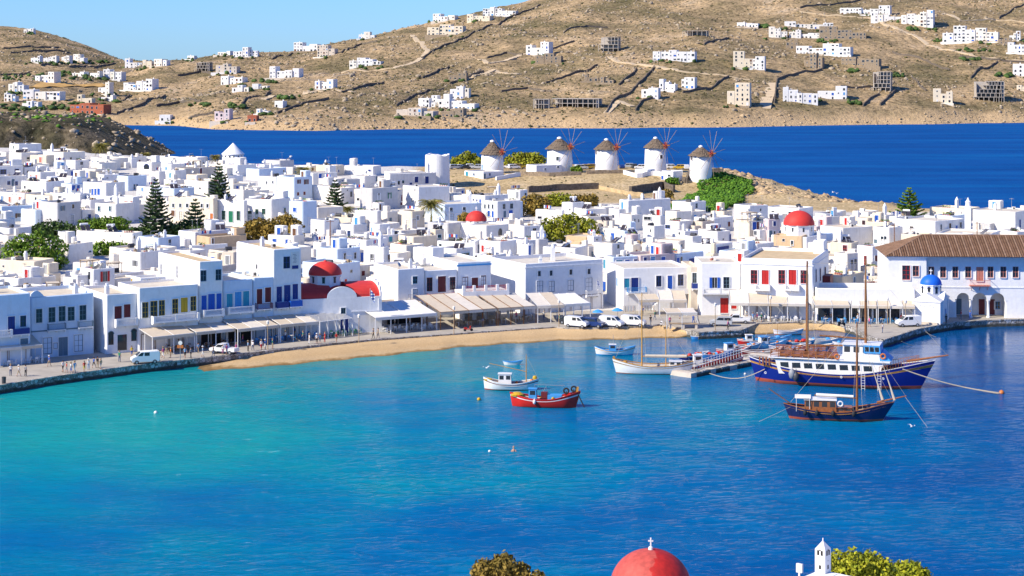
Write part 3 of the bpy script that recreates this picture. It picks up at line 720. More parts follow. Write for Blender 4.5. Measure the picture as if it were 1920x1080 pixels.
# ------------------------------------------------------------------ villas on the hillside
def villa(px0,px1,yt,yb,style,label,seed):
 rs=random.Random(seed)
 g=hill_hit((px0+px1)/2,yb)
 s=F/g.y
 W,Hh=(px1-px0)/s,(yb-yt)/s
 ang=R(rs.uniform(8,24))
 t=thing('hillside_villa' if style not in 'k' else 'unfinished_building',label,'house' if style!='k' else 'building',(g.x,g.y,g.z),-ang,'houses on the far hillside')
 D=min(11,max(6,W*0.5))
 base=-3.5
 wallm={'w':'whitewash','c':'cream','s':'stonewall','k':'concrete','r':'redbrick','b':'beige','p':'pinkwash'}[style]
 if style=='k':
  nb=max(2,round(W/4.2));ns=max(1,round(Hh/3.1));fh=Hh/ns
  fr=MB()
  for f_ in range(ns):
   k0=0 if ns<3 else min(f_,nb-2)*(0.6 if rs.random()<0.8 else 0)
   xa=-W/2+k0*W/nb
   fr.box(xa-0.1,W/2,0,D,fh*(f_+1)-0.35,fh*(f_+1))
   for c in range(nb+1):
    xx=xa+(W/2-xa)*c/nb
    for yy in(0.1,D-0.5):fr.box(xx-0.22,xx+0.22,yy,yy+0.4,base if f_==0 else fh*f_,fh*(f_+1)-0.35)
  part('concrete_frame',fr,'concrete',t)
  bw=MB();bw.box(-W/2+0.3,W/2-0.3,D-1.0,D-0.6,base,Hh*0.97);part('rear_wall',bw,'concrete',t)
  for c in range(nb):
   if rs.random()<0.5:
    iw=MB();xx=-W/2+(c+0.5)*W/nb;iw.box(xx-0.1,xx+0.1,0.6,D-1.1,base,Hh*0.9);part('partition_wall',iw,'beige',t)
  return t
 n=1 if W<9 else rs.choice([2,3])if W<26 else rs.choice([3,4,5])
 cuts=sorted([rs.uniform(0.2,0.8)for _ in range(n-1)])if n>1 else[]
 if n>2:cuts=[(k+1+rs.uniform(-0.22,0.22))/n for k in range(n-1)]
 xsn=[-W/2]+[-W/2+c*W for c in cuts]+[W/2]
 tall=rs.randrange(n)
 for k in range(n):
  hh=Hh if k==tall else Hh*rs.uniform(0.5,0.88)
  y0=rs.uniform(-0.8,1.6)if k!=tall else 0.0
  mb=block_mb(xsn[k]+(0.02 if k else 0),xsn[k+1],y0,y0+D,base,hh-0.4)
  bl=part('wall',mb,[wallm,'rooftop'],t)
  fl=max(1,round(hh/3.2));w_=xsn[k+1]-xsn[k]
  nw=max(1,int(w_/rs.uniform(2.6,3.6)))
  for f_ in range(fl):
   for c in range(nw):
    if rs.random()<0.16:continue
    kind=rs.choice(['hole','hole','shut','arch'])if style!='s' else 'hole'
    colr=rs.choice(['blue','sky','brown','grey','whitep'])
    ww,wh=rs.choice([(0.9,1.2),(1.2,2.0),(1.6,1.8),(0.8,1.1)])
    if W>30 and rs.random()<0.5:ww=2.2
    zz=hh*f_/fl+(0.1 if wh>1.7 else 0.9)
    if zz+wh>hh-0.3:continue
    link('window',win_mesh(kind,colr,ww,wh),bl,(xsn[k]+w_*(c+0.5)/nw,y0-0.001,zz))
  if rs.random()<0.35:
   cm=MB();cx=xsn[k]+w_*rs.uniform(0.2,0.8);cm.box(cx-0.4,cx+0.4,y0+D*0.5,y0+D*0.5+0.8,hh-0.4,hh+1.1);part('chimney',cm,[wallm],bl)
 if rs.random()<0.75:
  tw=MB();e=rs.uniform(0.5,4)
  tw.box(-W/2-e,W/2+e*rs.random(),-4.4,-4.0,base-3,rs.uniform(-0.6,0.5))
  tw.box(-W/2-e,W/2,-4.0,0.5,base-3,-0.35)
  part('terrace',tw,rs.choice(['stonewall','whitewash','beige'])if style!='s' else 'stonewall',t)
 return t
Z1,Z2,Z3=(0,0),(640,0),(1280,0)
VILLAS=[
(Z1,130,190,160,184,'w','lone white house on the skyline of the small rocky hill'),
(Z1,167,228,318,352,'w','leftmost white house in the row of four under the small rocky hill'),
(Z1,240,320,316,352,'w','second white house in the row of four under the small rocky hill'),
(Z1,338,395,316,350,'w','third white house in the row of four under the small rocky hill'),
(Z1,405,480,307,350,'w','rightmost and tallest house in the row of four under the small rocky hill'),
(Z1,187,315,405,465,'w','white stepped house above the golden field near the shore'),
(Z1,40,140,465,520,'w','white two-storey house left of the golden field'),
(Z1,20,90,525,570,'w','small white house at the picture edge above the dark headland'),
(Z1,122,340,505,560,'w','long low white row of houses below the golden field'),
(Z1,118,215,570,612,'w','white house just above the dark headland left of the brick-red building'),
(Z1,385,480,405,430,'w','low white house with dark trees on both sides above the golden field'),
(Z1,500,565,400,435,'w','small white house above the right end of the golden field'),
(Z1,575,685,390,445,'w','tall white house with annexes right of the golden field'),
(Z1,700,800,330,385,'w','white house cluster at the left foot of the skyline saddle'),
(Z1,800,855,338,378,'c','cream house in the skyline saddle between two white ones'),
(Z1,860,940,332,370,'w','white house with a tower at the right of the skyline saddle'),
(Z1,675,870,445,510,'w','broad white villa with a central tower and long terrace'),
(Z1,430,520,535,582,'c','pale house standing directly above the brick-red building'),
(Z1,375,600,582,640,'r','brick-red unfinished building near the left shore'),
(Z1,540,622,465,530,'w','white house with a narrow bluish tower above the brick-red building'),
(Z1,560,640,535,562,'w','low white house right of the brick-red building'),
(Z1,895,960,655,688,'w','small white boathouse at the water edge left of the pinkish house'),
(Z1,1200,1295,618,685,'p','pinkish white two-storey house right at the far shore'),
(Z1,1390,1445,650,685,'r','tiny red-roofed hut at the far shore'),
(Z1,1540,1595,570,605,'w','small white cube above the shore below a dark tree'),
(Z1,1220,1300,288,310,'w','low white house on the ridge left of the big skyline villa'),
(Z1,1305,1400,265,320,'w','big white villa standing out on the left ridge skyline'),
(Z1,1402,1450,288,318,'w','low white annex right of the big skyline villa'),
(Z1,1050,1095,315,335,'w','tiny white house alone on the ridge near the saddle'),
(Z1,1235,1370,430,478,'w','white house above a green hedge in mid hillside'),
(Z1,1300,1400,480,515,'w','white house below the green hedge'),
(Z1,1415,1505,472,500,'w','low white terrace house right of the green hedge'),
(Z1,1510,1685,375,440,'w','stepped white houses under the left ridge'),
(Z1,1645,1830,240,290,'w','row of white houses crossing the left skyline'),
(Z1,1780,1885,255,320,'b','stone and plaster house below the white skyline row'),
(Z1,1765,1880,447,500,'w','white house beside a pale track in mid hillside'),
(Z1,1090,1180,350,400,'k','small unfinished stone building below the left ridge'),
(Z1,1210,1335,360,410,'b','low beige building with dark openings below the left ridge'),
(Z1,1440,1510,615,640,'w','low white wall house with a bluish roof near the shore'),
(Z2,95,188,180,220,'w','white villa alone on the skyline left of the winding track'),
(Z2,510,640,78,122,'w','white and beige villa on the skyline above the cream arcaded hotel'),
(Z2,478,690,140,200,'c','cream arcaded hotel with many bays below the skyline'),
(Z2,790,985,40,90,'w','white villa near the top of the skyline beside dark trees'),
(Z2,700,842,80,120,'c','low pale villa under the top skyline villa'),
(Z2,40,228,325,375,'w','white villa with a long side wing beside the winding track'),
(Z2,1030,1172,237,315,'w','white stepped villa in the middle of the hillside'),
(Z2,1090,1238,300,355,'s','stone building directly below the white stepped villa'),
(Z2,1445,1558,212,295,'k','grey concrete skeleton on the upper middle hillside'),
(Z2,1750,1990,283,345,'w','wide white flat-roofed hotel on the middle hillside'),
(Z2,1365,1448,425,462,'s','left one of two small stone houses on the middle hillside'),
(Z2,1450,1535,437,472,'s','right one of two small stone houses, with a teal side'),
(Z2,1685,1785,495,552,'w','lowest of three white cubes beside the steep field wall'),
(Z2,1785,1878,447,510,'w','middle of three white cubes beside the steep field wall'),
(Z2,1910,1990,438,500,'w','rightmost of three white cubes beside the steep field wall'),
(Z2,610,718,488,560,'w','tall white house with blue windows on top of the terraced villa'),
(Z2,500,612,530,600,'w','left wing of the terraced white villa'),
(Z2,430,530,555,605,'w','low arcaded garden wing of the terraced white villa'),
(Z2,540,755,560,618,'w','broad lower storey of the terraced white villa'),
(Z2,300,520,610,655,'b','long low beige garden building by the shore below the terraced villa'),
(Z2,555,690,612,662,'s','stone boathouse by the shore below the terraced villa'),
(Z2,1080,1168,558,615,'k','leftmost concrete frame of the unfinished row near the shore'),
(Z2,1180,1450,555,606,'k','long concrete frame of the unfinished row near the shore'),
(Z2,600,705,410,450,'s','small stone house beside a field wall above the terraced villa'),
(Z3,305,425,130,157,'w','low white house at the left of the white hill village'),
(Z3,485,588,150,212,'w','white bluish cube at the left end of the hill village'),
(Z3,575,845,120,165,'w','upper white row of the hill village with arched fronts'),
(Z3,600,770,170,218,'w','middle white house of the hill village under the upper row'),
(Z3,770,1030,150,222,'s','long stone house at the right end of the hill village'),
(Z3,885,1165,32,82,'w','white hotel row near the top edge of the hillside'),
(Z3,1060,1230,70,120,'w','left white villa below the top hotel row'),
(Z3,1230,1408,58,148,'w','tall right white villa below the top hotel row'),
(Z3,1465,1770,148,240,'w','grand white villa with green terraces on the right hillside'),
(Z3,1780,1850,212,250,'s','stone annex right of the grand white villa'),
(Z3,1840,1900,175,225,'w','small white chapel at the right picture edge on the hillside'),
(Z3,1830,1960,240,300,'w','white house at the right picture edge above a retaining wall'),
(Z3,1860,1990,360,430,'w','white terraced house cut by the right picture edge'),
(Z3,580,650,225,275,'s','small stone house between the two halves of the hill village'),
(Z3,635,945,245,308,'w','lower white row of the hill village with dark porches'),
(Z3,680,785,305,390,'s','stone tower house with a blue garage below the hill village'),
(Z3,890,1105,320,372,'s','broad stone house with terraces below the hill village'),
(Z3,285,395,288,385,'c','cream tower house left of the hill village'),
(Z3,392,462,318,395,'w','white house attached to the cream tower house'),
(Z3,250,378,468,595,'c','cream stepped tower house near the shore left of the pale road'),
(Z3,565,760,495,580,'w','left half of the long white terrace right of the pale road'),
(Z3,760,922,485,560,'w','right half of the long white terrace right of the pale road'),
(Z3,1060,1168,405,515,'k','concrete skeleton of stacked cubes above the shore'),
(Z3,1410,1518,500,578,'c','cream cube house near the right shore'),
(Z3,1640,1805,460,570,'k','stepped concrete skeleton near the right shore'),
(Z3,1880,1960,480,515,'c','small cream hut near the right shore'),
(Z3,0,135,175,202,'k','low ruined walls on the upper hillside'),
]
for i,(zo,a,b_,c,d_,st,lab)in enumerate(VILLAS):
 villa(zo[0]+a/3,zo[0]+b_/3,c/3,d_/3,st,lab,100+i)
# ------------------------------------------------------------------ field walls, tracks, boulders, scrub
def drape(pts,step=5.0):
 P=[hill_hit(*p)for p in pts]
 out=[]
 for a,c in zip(P[:-1],P[1:]):
  n=max(1,int((c-a).length/step))
  for k in range(n):
   q=a.lerp(c,k/n);out.append(Vector((q.x,q.y,float(hill(q.x,q.y)))))
 q=P[-1];out.append(Vector((q.x,q.y,float(hill(q.x,q.y)))))
 return out
def ribbon(pts,w,z0,z1,mb):
 n=len(pts);vs=[]
 for i,p in enumerate(pts):
  d_=pts[min(i+1,n-1)]-pts[max(i-1,0)];d_.z=0
  nn=Vector((d_.y,-d_.x,0)).normalized()*(w/2)
  j=rnd.uniform(-0.15,0.15)
  vs+=[p+nn+Vector((0,0,z0)),p+nn+Vector((0,0,z1+j)),p-nn+Vector((0,0,z1+j)),p-nn+Vector((0,0,z0))]
 fs=[]
 for i in range(n-1):
  a=4*i
  for k in range(3):fs.append((a+k,a+k+1,a+4+k+1,a+4+k))
 fs+=[(0,1,2,3),tuple(4*(n-1)+k for k in(3,2,1,0))]
 mb.add(vs,fs)
def P3(zo,*pts):return[(zo[0]+x/3,y/3)for x,y in pts]
WALLS=[
(P3(Z1,(660,640),(800,590),(930,540)),'long dark field wall climbing from the brick-red building'),
(P3(Z1,(1360,590),(1440,545),(1520,520)),'dark field wall below the pale track left of centre'),
(P3(Z1,(590,575),(730,535)),'short dark wall right of the brick-red building'),
(P3(Z1,(690,415),(880,370)),'thin field wall under the skyline saddle'),
(P3(Z1,(0,425),(160,415)),'field wall left of the golden field'),
(P3(Z1,(1530,340),(1650,300),(1770,280)),'dark wall under the white skyline row'),
(P3(Z1,(1080,665),(1200,640)),'garden wall left of the pinkish shore house'),
(P3(Z2,(450,330),(640,240),(800,165),(930,105),(1120,30)),'long diagonal dark wall climbing to the skyline'),
(P3(Z2,(455,442),(520,415),(605,380)),'curved dark wall left of the small stone house'),
(P3(Z2,(610,478),(720,440),(800,408)),'dark wall right of the small stone house'),
(P3(Z2,(310,600),(400,550),(490,515),(580,505)),'enclosing wall left of the terraced villa'),
(P3(Z2,(1490,640),(1530,570),(1620,530),(1700,450),(1760,380)),'steep winding field wall on the middle hillside'),
(P3(Z2,(1655,625),(1690,575),(1750,555)),'short wall below the three white cubes'),
(P3(Z2,(1150,470),(1300,420),(1440,370)),'thin straight field wall above the two stone houses'),
(P3(Z2,(1140,290),(1310,240)),'thin wall right of the white stepped villa'),
(P3(Z3,(0,525),(180,490),(260,435)),'curved wall right of the three white cubes'),
(P3(Z3,(515,585),(530,455),(640,425),(780,398)),'tall dark retaining wall along the pale road'),
(P3(Z3,(1015,600),(1060,560),(1105,535)),'dark ramp wall right of the long white terrace'),
(P3(Z3,(1110,595),(1160,545),(1200,515)),'second dark ramp wall right of the long white terrace'),
(P3(Z3,(660,50),(830,30),(1000,5)),'wall along the top hotel row'),
(P3(Z3,(1620,450),(1700,390),(1770,350)),'field wall climbing the right hillside'),
(P3(Z3,(890,490),(1070,495)),'long straight retaining wall above the long white terrace'),
(P3(Z1,(230,375),(420,372),(640,360)),'terrace wall under the row of four houses'),(P3(Z1,(20,275),(150,265),(330,270)),'upper terrace wall on the small rocky hill'),(P3(Z1,(60,300),(220,292),(390,300)),'lower terrace wall on the small rocky hill'),
(P3(Z1,(880,600),(1010,580),(1130,570)),'faint terrace wall left of the pinkish shore house'),(P3(Z1,(1000,430),(1130,405),(1230,420)),'terrace wall below the low beige building'),(P3(Z1,(1560,640),(1700,590),(1850,560)),'long terrace wall above the middle shore'),
(P3(Z2,(0,300),(110,250),(200,235)),'terrace wall under the lone skyline villa'),(P3(Z2,(0,520),(140,480),(240,470)),'terrace wall left of the terraced villa slope'),(P3(Z2,(900,520),(1050,500),(1180,520)),'terrace wall above the unfinished concrete row'),
(P3(Z2,(820,330),(930,300),(1020,310)),'terrace wall left of the white stepped villa'),(P3(Z2,(1250,190),(1380,150),(1500,160)),'high terrace wall above the grey concrete skeleton'),(P3(Z2,(1560,480),(1640,420),(1660,390)),'short steep wall left of the three white cubes'),
(P3(Z3,(120,260),(260,220),(330,230)),'terrace wall left of the cream tower house'),(P3(Z3,(1180,300),(1330,330),(1500,400)),'slanting wall across the right hillside'),(P3(Z3,(1290,440),(1330,490),(1370,515)),'short curved wall above the cream cube house'),(P3(Z3,(1780,110),(1850,60),(1920,30)),'wall climbing to the upper right corner'),
(P3(Z3,(1560,320),(1750,340),(1990,350)),'broad retaining wall under the grand white villa'),
]
for pts,lab in WALLS:
 mb=MB();ribbon(drape(pts),0.9,-1.0,1.7,mb)
 o=link('stone_field_wall',mb.mesh('stone_field_wall',['darkstone']));tag(o,lab,'stone wall','field walls on the far hillside','thing')
simple('track',(0.56,0.44,0.29),0.95,0.12,0.2,spec=0.1)
simple('goldfield',(0.58,0.36,0.13),0.95,0.14,0.15,spec=0.1)
TRACKS=[P3(Z2,(-400,440),(0,412),(300,385),(455,330),(485,290),(430,235),(400,200)),P3(Z2,(780,335),(830,355),(960,330),(1030,305)),
P3(Z2,(1510,320),(1560,350),(1700,365),(1900,400),(2300,450)),P3(Z3,(462,610),(482,540),(500,470)),
P3(Z3,(660,65),(800,88),(1050,100),(1200,160),(1330,220),(1450,280),(1650,322),(1990,345)),P3(Z3,(1480,80),(1560,115),(1760,115),(1990,140)),
P3(Z1,(1480,560),(1640,540),(1790,510),(1990,520)),P3(Z1,(1200,525),(1420,490),(1700,450),(1990,420)),P3(Z2,(1490,640),(1560,570),(1640,600)),
P3(Z2,(680,455),(860,395),(1000,420))]
for k,pts in enumerate(TRACKS):
 mb=MB();ribbon(drape(pts,3.0),9.0 if k==3 else 5.0,-1.2,0.5,mb)
 o=link('track',mb.mesh('track',['track']));tag(o,kind='structure',label='pale dirt track on the hillside')
mb=MB()
fp=[hill_hit(x/3,y/3)for x,y in((145,497),(590,490),(640,468),(420,462),(240,470))]
fs_=MB();V=[]
n=14
for i in range(n+1):
 for j in range(n+1):
  u,v=i/n,j/n
  a=fp[0].lerp(fp[1],u);c=fp[4].lerp(fp[2],u);q=a.lerp(c,v)
  V.append((q.x,q.y,float(hill(q.x,q.y))+0.9))
o=link('golden_field',np_mesh('golden_field',V,[(i*(n+1)+j,(i+1)*(n+1)+j,(i+1)*(n+1)+j+1,i*(n+1)+j+1)for i in range(n)for j in range(n)],['goldfield'],True))
tag(o,kind='structure',label='golden mown field on the far shore')
rs=np.random.RandomState(11)
def scatter_hill(n,keep):
 Y=1260+(2350-1260)*rs.rand(n)**1.25
 X=(rs.rand(n)*2150-1080)*Y/F*1.0
 Z=hill(X,Y);ok=(Z>0.4)&keep(X,Y)
 return X[ok],Y[ok],Z[ok]
X,Y,Z=scatter_hill(30000,lambda X,Y:(fbm(X*0.02,Y*0.016,3)+0.22*rs.rand(len(X)))>0.63)
sz=0.45+1.6*rs.rand(len(X))**4
o=link('hillside_boulders',rocks_mesh('hillside_boulders',np.stack([X,Y,Z+0.15],1),sz,['boulder'],0.8,5));tag(o,'grey granite boulders strewn over the far hillside','boulders',kind='stuff')
X,Y,Z=scatter_hill(26000,lambda X,Y:(fbm(X*0.012+50,Y*0.010,3)+0.3*rs.rand(len(X)))>0.62)
sz=0.35+1.0*rs.rand(len(X))**2
o=link('hillside_scrub',rocks_mesh('hillside_scrub',np.stack([X,Y,Z+0.1],1),sz,['leaf_scrub'],0.6,6));tag(o,'low olive scrub dotted over the far hillside','scrub',kind='stuff')
pts=[]
for(zo,a,b_,c,d_,st,lab)in VILLAS:
 if st=='k' or rnd.random()<0.35:continue
 for k in range(rnd.randint(2,7)):
  g=hill_hit(zo[0]+rnd.uniform(a-25,b_+25)/3,(d_+rnd.uniform(2,14))/3);pts.append((g.x,g.y,g.z+0.6))
for k in range(120):
 g=hill_hit(rnd.uniform(0,200),rnd.choice([rnd.uniform(140,152),rnd.uniform(195,208)]));pts.append((g.x,g.y,g.z+0.5))
for(a,b_,c)in((1060,1170,198),(1275,1370,202),(1430,1560,154),(1565,1690,184),(320,390,139),(500,580,141),(220,400,204),(450,640,117)):
 for k in range(10):g=hill_hit(rnd.uniform(a,b_)/3,c+rnd.uniform(-2.5,3));pts.append((g.x,g.y,g.z+0.9))
for(a,b_,c)in((1255,1430,57),(1390,1520,76),(1540,1740,95),(1560,1700,111),(1750,1860,142),(940,990,134),(1170,1240,143),(930,1000,198-4),(760,860,78),(420,480,50)):
 for k in range(12):g=hill_hit(1280+rnd.uniform(a,b_)/3,c+rnd.uniform(-2,3));pts.append((g.x,g.y,g.z+0.7))
o=link('garden_shrubs',rocks_mesh('garden_shrubs',np.array(pts),1.0+1.6*rs.rand(len(pts)),['leaf_dark'],0.75,8,ICO2,0.25));tag(o,'dark green shrubs round the hillside villas','shrubs',kind='stuff')
xx=rs.rand(2600)*2300-200;Ysh=F*CH/(np.interp(xx,SHX,SHR)-HZ)+(rs.rand(2600)-0.35)*26
X=(xx-960)*Ysh/F;Z=hill(X,Ysh);ok=(Z>-2.5)&(Z<9)
o=link('shore_rocks',rocks_mesh('shore_rocks',np.stack([X,Ysh,Z-0.25],1)[ok],(0.4+1.3*rs.rand(2600)**3)[ok],['shorerock'],0.5,9,ICO1,0.5));tag(o,'pale rocks along the far waterline','rocks',kind='stuff')
sel=HEADV[(HEADV[:,2]>1.0)]
pick=sel[rs.choice(len(sel),900)]
o=link('headland_boulders',rocks_mesh('headland_boulders',pick,0.4+1.7*rs.rand(900)**3,['boulder'],0.8,12));tag(o,'rocks on the dark headland','rocks',kind='stuff')
top=sel[(sel[:,2]>17)]
pick=top[rs.choice(len(top),700)]
o=link('headland_scrub',rocks_mesh('headland_scrub',pick,0.6+1.1*rs.rand(700),['leaf_ivy'],0.6,13,ICO1,0.4));tag(o,'green scrub on top of the dark headland','scrub',kind='stuff')
n=2200
X=66+56*rs.rand(n);Y=560+80*rs.rand(n);Z=zg(X,Y);db=np.interp(X,BX,BY)-Y
ok=(Z>-1.2)&(db>-3)&((db<14)|(X>78))&(Y>566)
o=link('promontory_rocks',rocks_mesh('promontory_rocks',np.stack([X,Y,Z-0.3],1)[ok],(0.3+1.7*rs.rand(n)**2.5)[ok],['shorerock'],0.7,14,ICO1,0.4));tag(o,'golden boulders on the promontory below the windmills','rocks',kind='stuff')
# ================================================= town
# ------------------------------------------------------------------ houses of the town
FOOT=[]
HOUSES=[]
def corners(cx,cy,rz,hx,hy):
 c,s=math.cos(rz),math.sin(rz)
 return[(cx+c*x-s*y,cy+s*x+c*y)for x,y in((-hx,-hy),(hx,-hy),(hx,hy),(-hx,hy))]
def overlap(a,b):
 for P in(a,b):
  for i in range(4):
   x0,y0=P[i];x1,y1=P[(i+1)%4]
   nx_,ny_=y1-y0,x0-x1
   pa=[nx_*x+ny_*y for x,y in a];pb=[nx_*x+ny_*y for x,y in b]
   if max(pa)<=min(pb)or max(pb)<=min(pa):return False
 return True
RC={}
def roof_item(kind):
 """shared meshes for what stands on the roofs"""
 if kind in RC:return RC[kind]
 mb=MB();mats=['limewash']
 if kind=='chimney':
  mb.box(-0.35,0.35,-0.3,0.3,-0.4,1.3);mb.box(-0.42,0.42,-0.37,0.37,1.3,1.42);mb.box(-0.22,0.22,-0.2,0.2,1.42,1.85)
 elif kind=='tall_chimney':
  mb.box(-0.4,0.4,-0.4,0.4,-0.4,2.6);mb.lathe([(0.45,2.6),(0.4,2.9),(0.0,3.6)],10)
 elif kind=='solar_heater':
  mats=['panel','metal','limewash']
  for k in(-1,1):
   mb.add([(k*0.62-0.5,-0.9,0.25),(k*0.62+0.5,-0.9,0.25),(k*0.62+0.5,0.7,1.35),(k*0.62-0.5,0.7,1.35),
(k*0.62-0.5,-0.9,0.17),(k*0.62+0.5,-0.9,0.17),(k*0.62+0.5,0.7,1.27),(k*0.62-0.5,0.7,1.27)],
[(0,1,2,3),(7,6,5,4),(0,4,5,1),(2,6,7,3),(1,5,6,2),(0,3,7,4)],[0,1,1,1,1,1])
  mb.tube([(-0.95,0.85,1.55),(0.95,0.85,1.55)],0.3,10,2)
  for k in(-0.8,0.8):mb.bar((k,0.8,0),(k,0.8,1.4),0.06,None,1);mb.bar((k,-0.8,0),(k,-0.8,0.25),0.06,None,1)
 elif kind=='water_tank':
  mats=['canvaswhite','metal']
  mb.lathe([(0.0,0.35),(0.6,0.35),(0.62,1.4),(0.5,1.6),(0.15,1.68),(0.0,1.68)],14)
  mb.box(-0.55,0.55,-0.55,0.55,-0.05,0.33,1)
 elif kind=='dark_tank':
  mats=['darkmetal','metal']
  mb.tube([(-0.7,0,0.6),(0.7,0,0.6)],0.45,12,0);mb.box(-0.6,0.6,-0.3,0.3,-0.05,0.2,1)
 elif kind=='satellite_dish':
  mats=['metal','darkmetal']
  mb.tube([(0,0,-0.1),(0,0,0.9)],0.035,6,1)
  q=Vector((0.5,-0.75,0.45)).to_track_quat('Z','Y').to_matrix()
  vs,fs=[(0,0,1.0)],[]
  for r_,z_ in((0.25,0.02),(0.48,0.09)):
   for k in range(12):
    a=2*math.pi*k/12
    p=q@Vector((r_*math.cos(a),r_*math.sin(a),z_));vs.append((p.x,p.y,p.z+1.0))
  for k in range(12):fs.append((0,1+k,1+(k+1)%12));fs.append((1+k,13+k,13+(k+1)%12,1+(k+1)%12))
  mb.add(vs,fs,0)
  p=q@Vector((0,0,0.5));mb.bar((0,0,0.95),(p.x,p.y,p.z+1.0),0.04,None,1)
 elif kind=='aerial':
  mats=['metal']
  mb.tube([(0,0,-0.1),(0,0,3.0)],0.03,5)
  mb.bar((-0.8,0,2.9),(0.8,0,2.9),0.03)
  for k in range(7):mb.bar((-0.7+k*0.23,-0.3,2.9),(-0.7+k*0.23,0.3,2.9),0.02)
 elif kind=='air_conditioner':
  mats=['canvaswhite','darkmetal']
  mb.box(-0.45,0.45,-0.18,0.18,0.05,0.75,0);mb.tube([(0.1,-0.19,0.4),(0.1,-0.21,0.4)],0.27,12,1);mb.box(-0.4,0.4,-0.12,0.12,-0.05,0.05,1)
 elif kind=='pergola':
  mats=['palewood','canvas']
  for x in(-1.5,1.5):
   for y in(-1.1,1.1):mb.box(x-0.06,x+0.06,y-0.06,y+0.06,-0.05,2.15)
  mb.box(-1.7,1.7,-1.17,-1.05,2.15,2.28);mb.box(-1.7,1.7,1.05,1.17,2.15,2.28)
  for k in range(9):mb.box(-1.6+k*0.39,-1.54+k*0.39,-1.35,1.35,2.28,2.36)
  mb.box(-1.55,1.2,-1.2,1.2,2.37,2.39,1)
 elif kind=='crates':
  mats=['palewood','metal','limewash','darkmetal']
  for k in range(6):x,y,a,h_=rnd.uniform(-1,1),rnd.uniform(-0.8,0.8),rnd.uniform(0.15,0.45),rnd.uniform(0.3,1.0);mb.box(x-a,x+a,y-a*0.8,y+a*0.8,-0.02+0.003*k,h_,k%4)
  mb.tube([(-1,0.9,0),(-1,0.9,1.5),(0.6,0.9,1.5)],0.06,6,1)
 elif kind=='washing_line':
  mats=['metal','cloth_white','cloth_blue','cloth_red']
  for x in(-1.6,1.6):mb.tube([(x,0,-0.05),(x,0,1.7)],0.03,5,0)
  mb.bar((-1.6,0,1.65),(1.6,0,1.65),0.02)
  for k in range(5):mb.box(-1.4+k*0.6,-0.95+k*0.6,-0.012,0.012,0.75+0.1*(k%3),1.64,1+k%3)
 elif kind=='flower_pots':
  mats=['paint_salmon','leaf_green']
  for k in range(4):
   mb.lathe([(0.0,0),(0.16,0),(0.22,0.35),(0.0,0.35)],8,0,(k*0.6-0.9,0,0))
   for j in range(10):
    a,e=rnd.uniform(0,6.28),rnd.uniform(0.1,0.4)
    p=Vector((k*0.6-0.9+e*math.cos(a),e*math.sin(a),0.5+rnd.uniform(-0.1,0.3)))
    mb.add([p+Vector((-0.12,0,0)),p+Vector((0.12,0.04,0)),p+Vector((0.02,0,0.2))],[(0,1,2)],1)
 me=mb.mesh(kind,mats)
 RC[kind]=me
 return me
SOLVE_HOOK=None
def solve_depth(x,yt,h):
 Y=450.0
 for _ in range(40):
  Y2=F*(CH-zgf((x-960)*Y/F,Y)-h)/(yt-HZ)
  Y=0.5*(Y+min(max(Y2,300),745))
 return Y
def face_lengths(C,xl,xr,th):
 a,b_=(xl-960)/F,(xr-960)/F
 c,s=math.cos(th),math.sin(th)
 Ll=(C.x-a*C.y)/(c+a*s)
 den=s-b_*c
 Lr=(b_*C.y-C.x)/den if den>0.05 else 99
 return Ll,Lr
WALLMIX=['whitewash']*8+['cream','cream','greywash','beige','limewash','pinkwash']
def house(xl,xc,xr,yt,h=3.4,wall=None,wins=None,items=None,name='house',th=None,Y=None,auto=True,base=None,group='white houses of the town',par=None,roofm='rooftop'):
 """house seen with its near vertical edge at photo column xc, roof line at row yt"""
 rs=random.Random(int(xl*7+yt*13+xr))
 Y=Y or solve_depth(xc,yt,h)
 C=at(xc,yt,Y)
 zb=zgf(C.x,C.y)if base is None else base
 h=C.z-zb
 both=(xc-xl)>3 and(xr-xc)>3
 if th is None:
  best=None
  for k in range(24,62,3):
   Ll,Lr=face_lengths(C,xl,xr,R(k))
   if not(xc-xl)>3:Ll=7
   if not(xr-xc)>3:Lr=7
   sc_=abs(math.log(max(Ll,.5)/max(Lr,.5)))+(5 if Lr>24 or Lr<0 else 0)+abs(k-40)*0.02+rs.random()*0.15
   if best is None or sc_<best[0]:best=(sc_,k)
  th=best[1]
 th=R(th)
 Ll,Lr=face_lengths(C,xl,xr,th)
 if not(xc-xl)>3:Ll=rs.uniform(5,8)
 if not(xr-xc)>3 or Lr>40 or Lr<0:Lr=rs.uniform(5.5,9)
 Ll,Lr=max(1.5,min(Ll,34)),max(1.5,min(Lr,34))
 c,s=math.cos(th),math.sin(th)
 cx=C.x+0.5*(-Ll*c+Lr*s);cy=C.y+0.5*(Ll*s+Lr*c)
 return house_at(cx,cy,zb,-th,Ll,Lr,h,wall,wins,items,name,rs,auto,group,par=par,roofm=roofm)
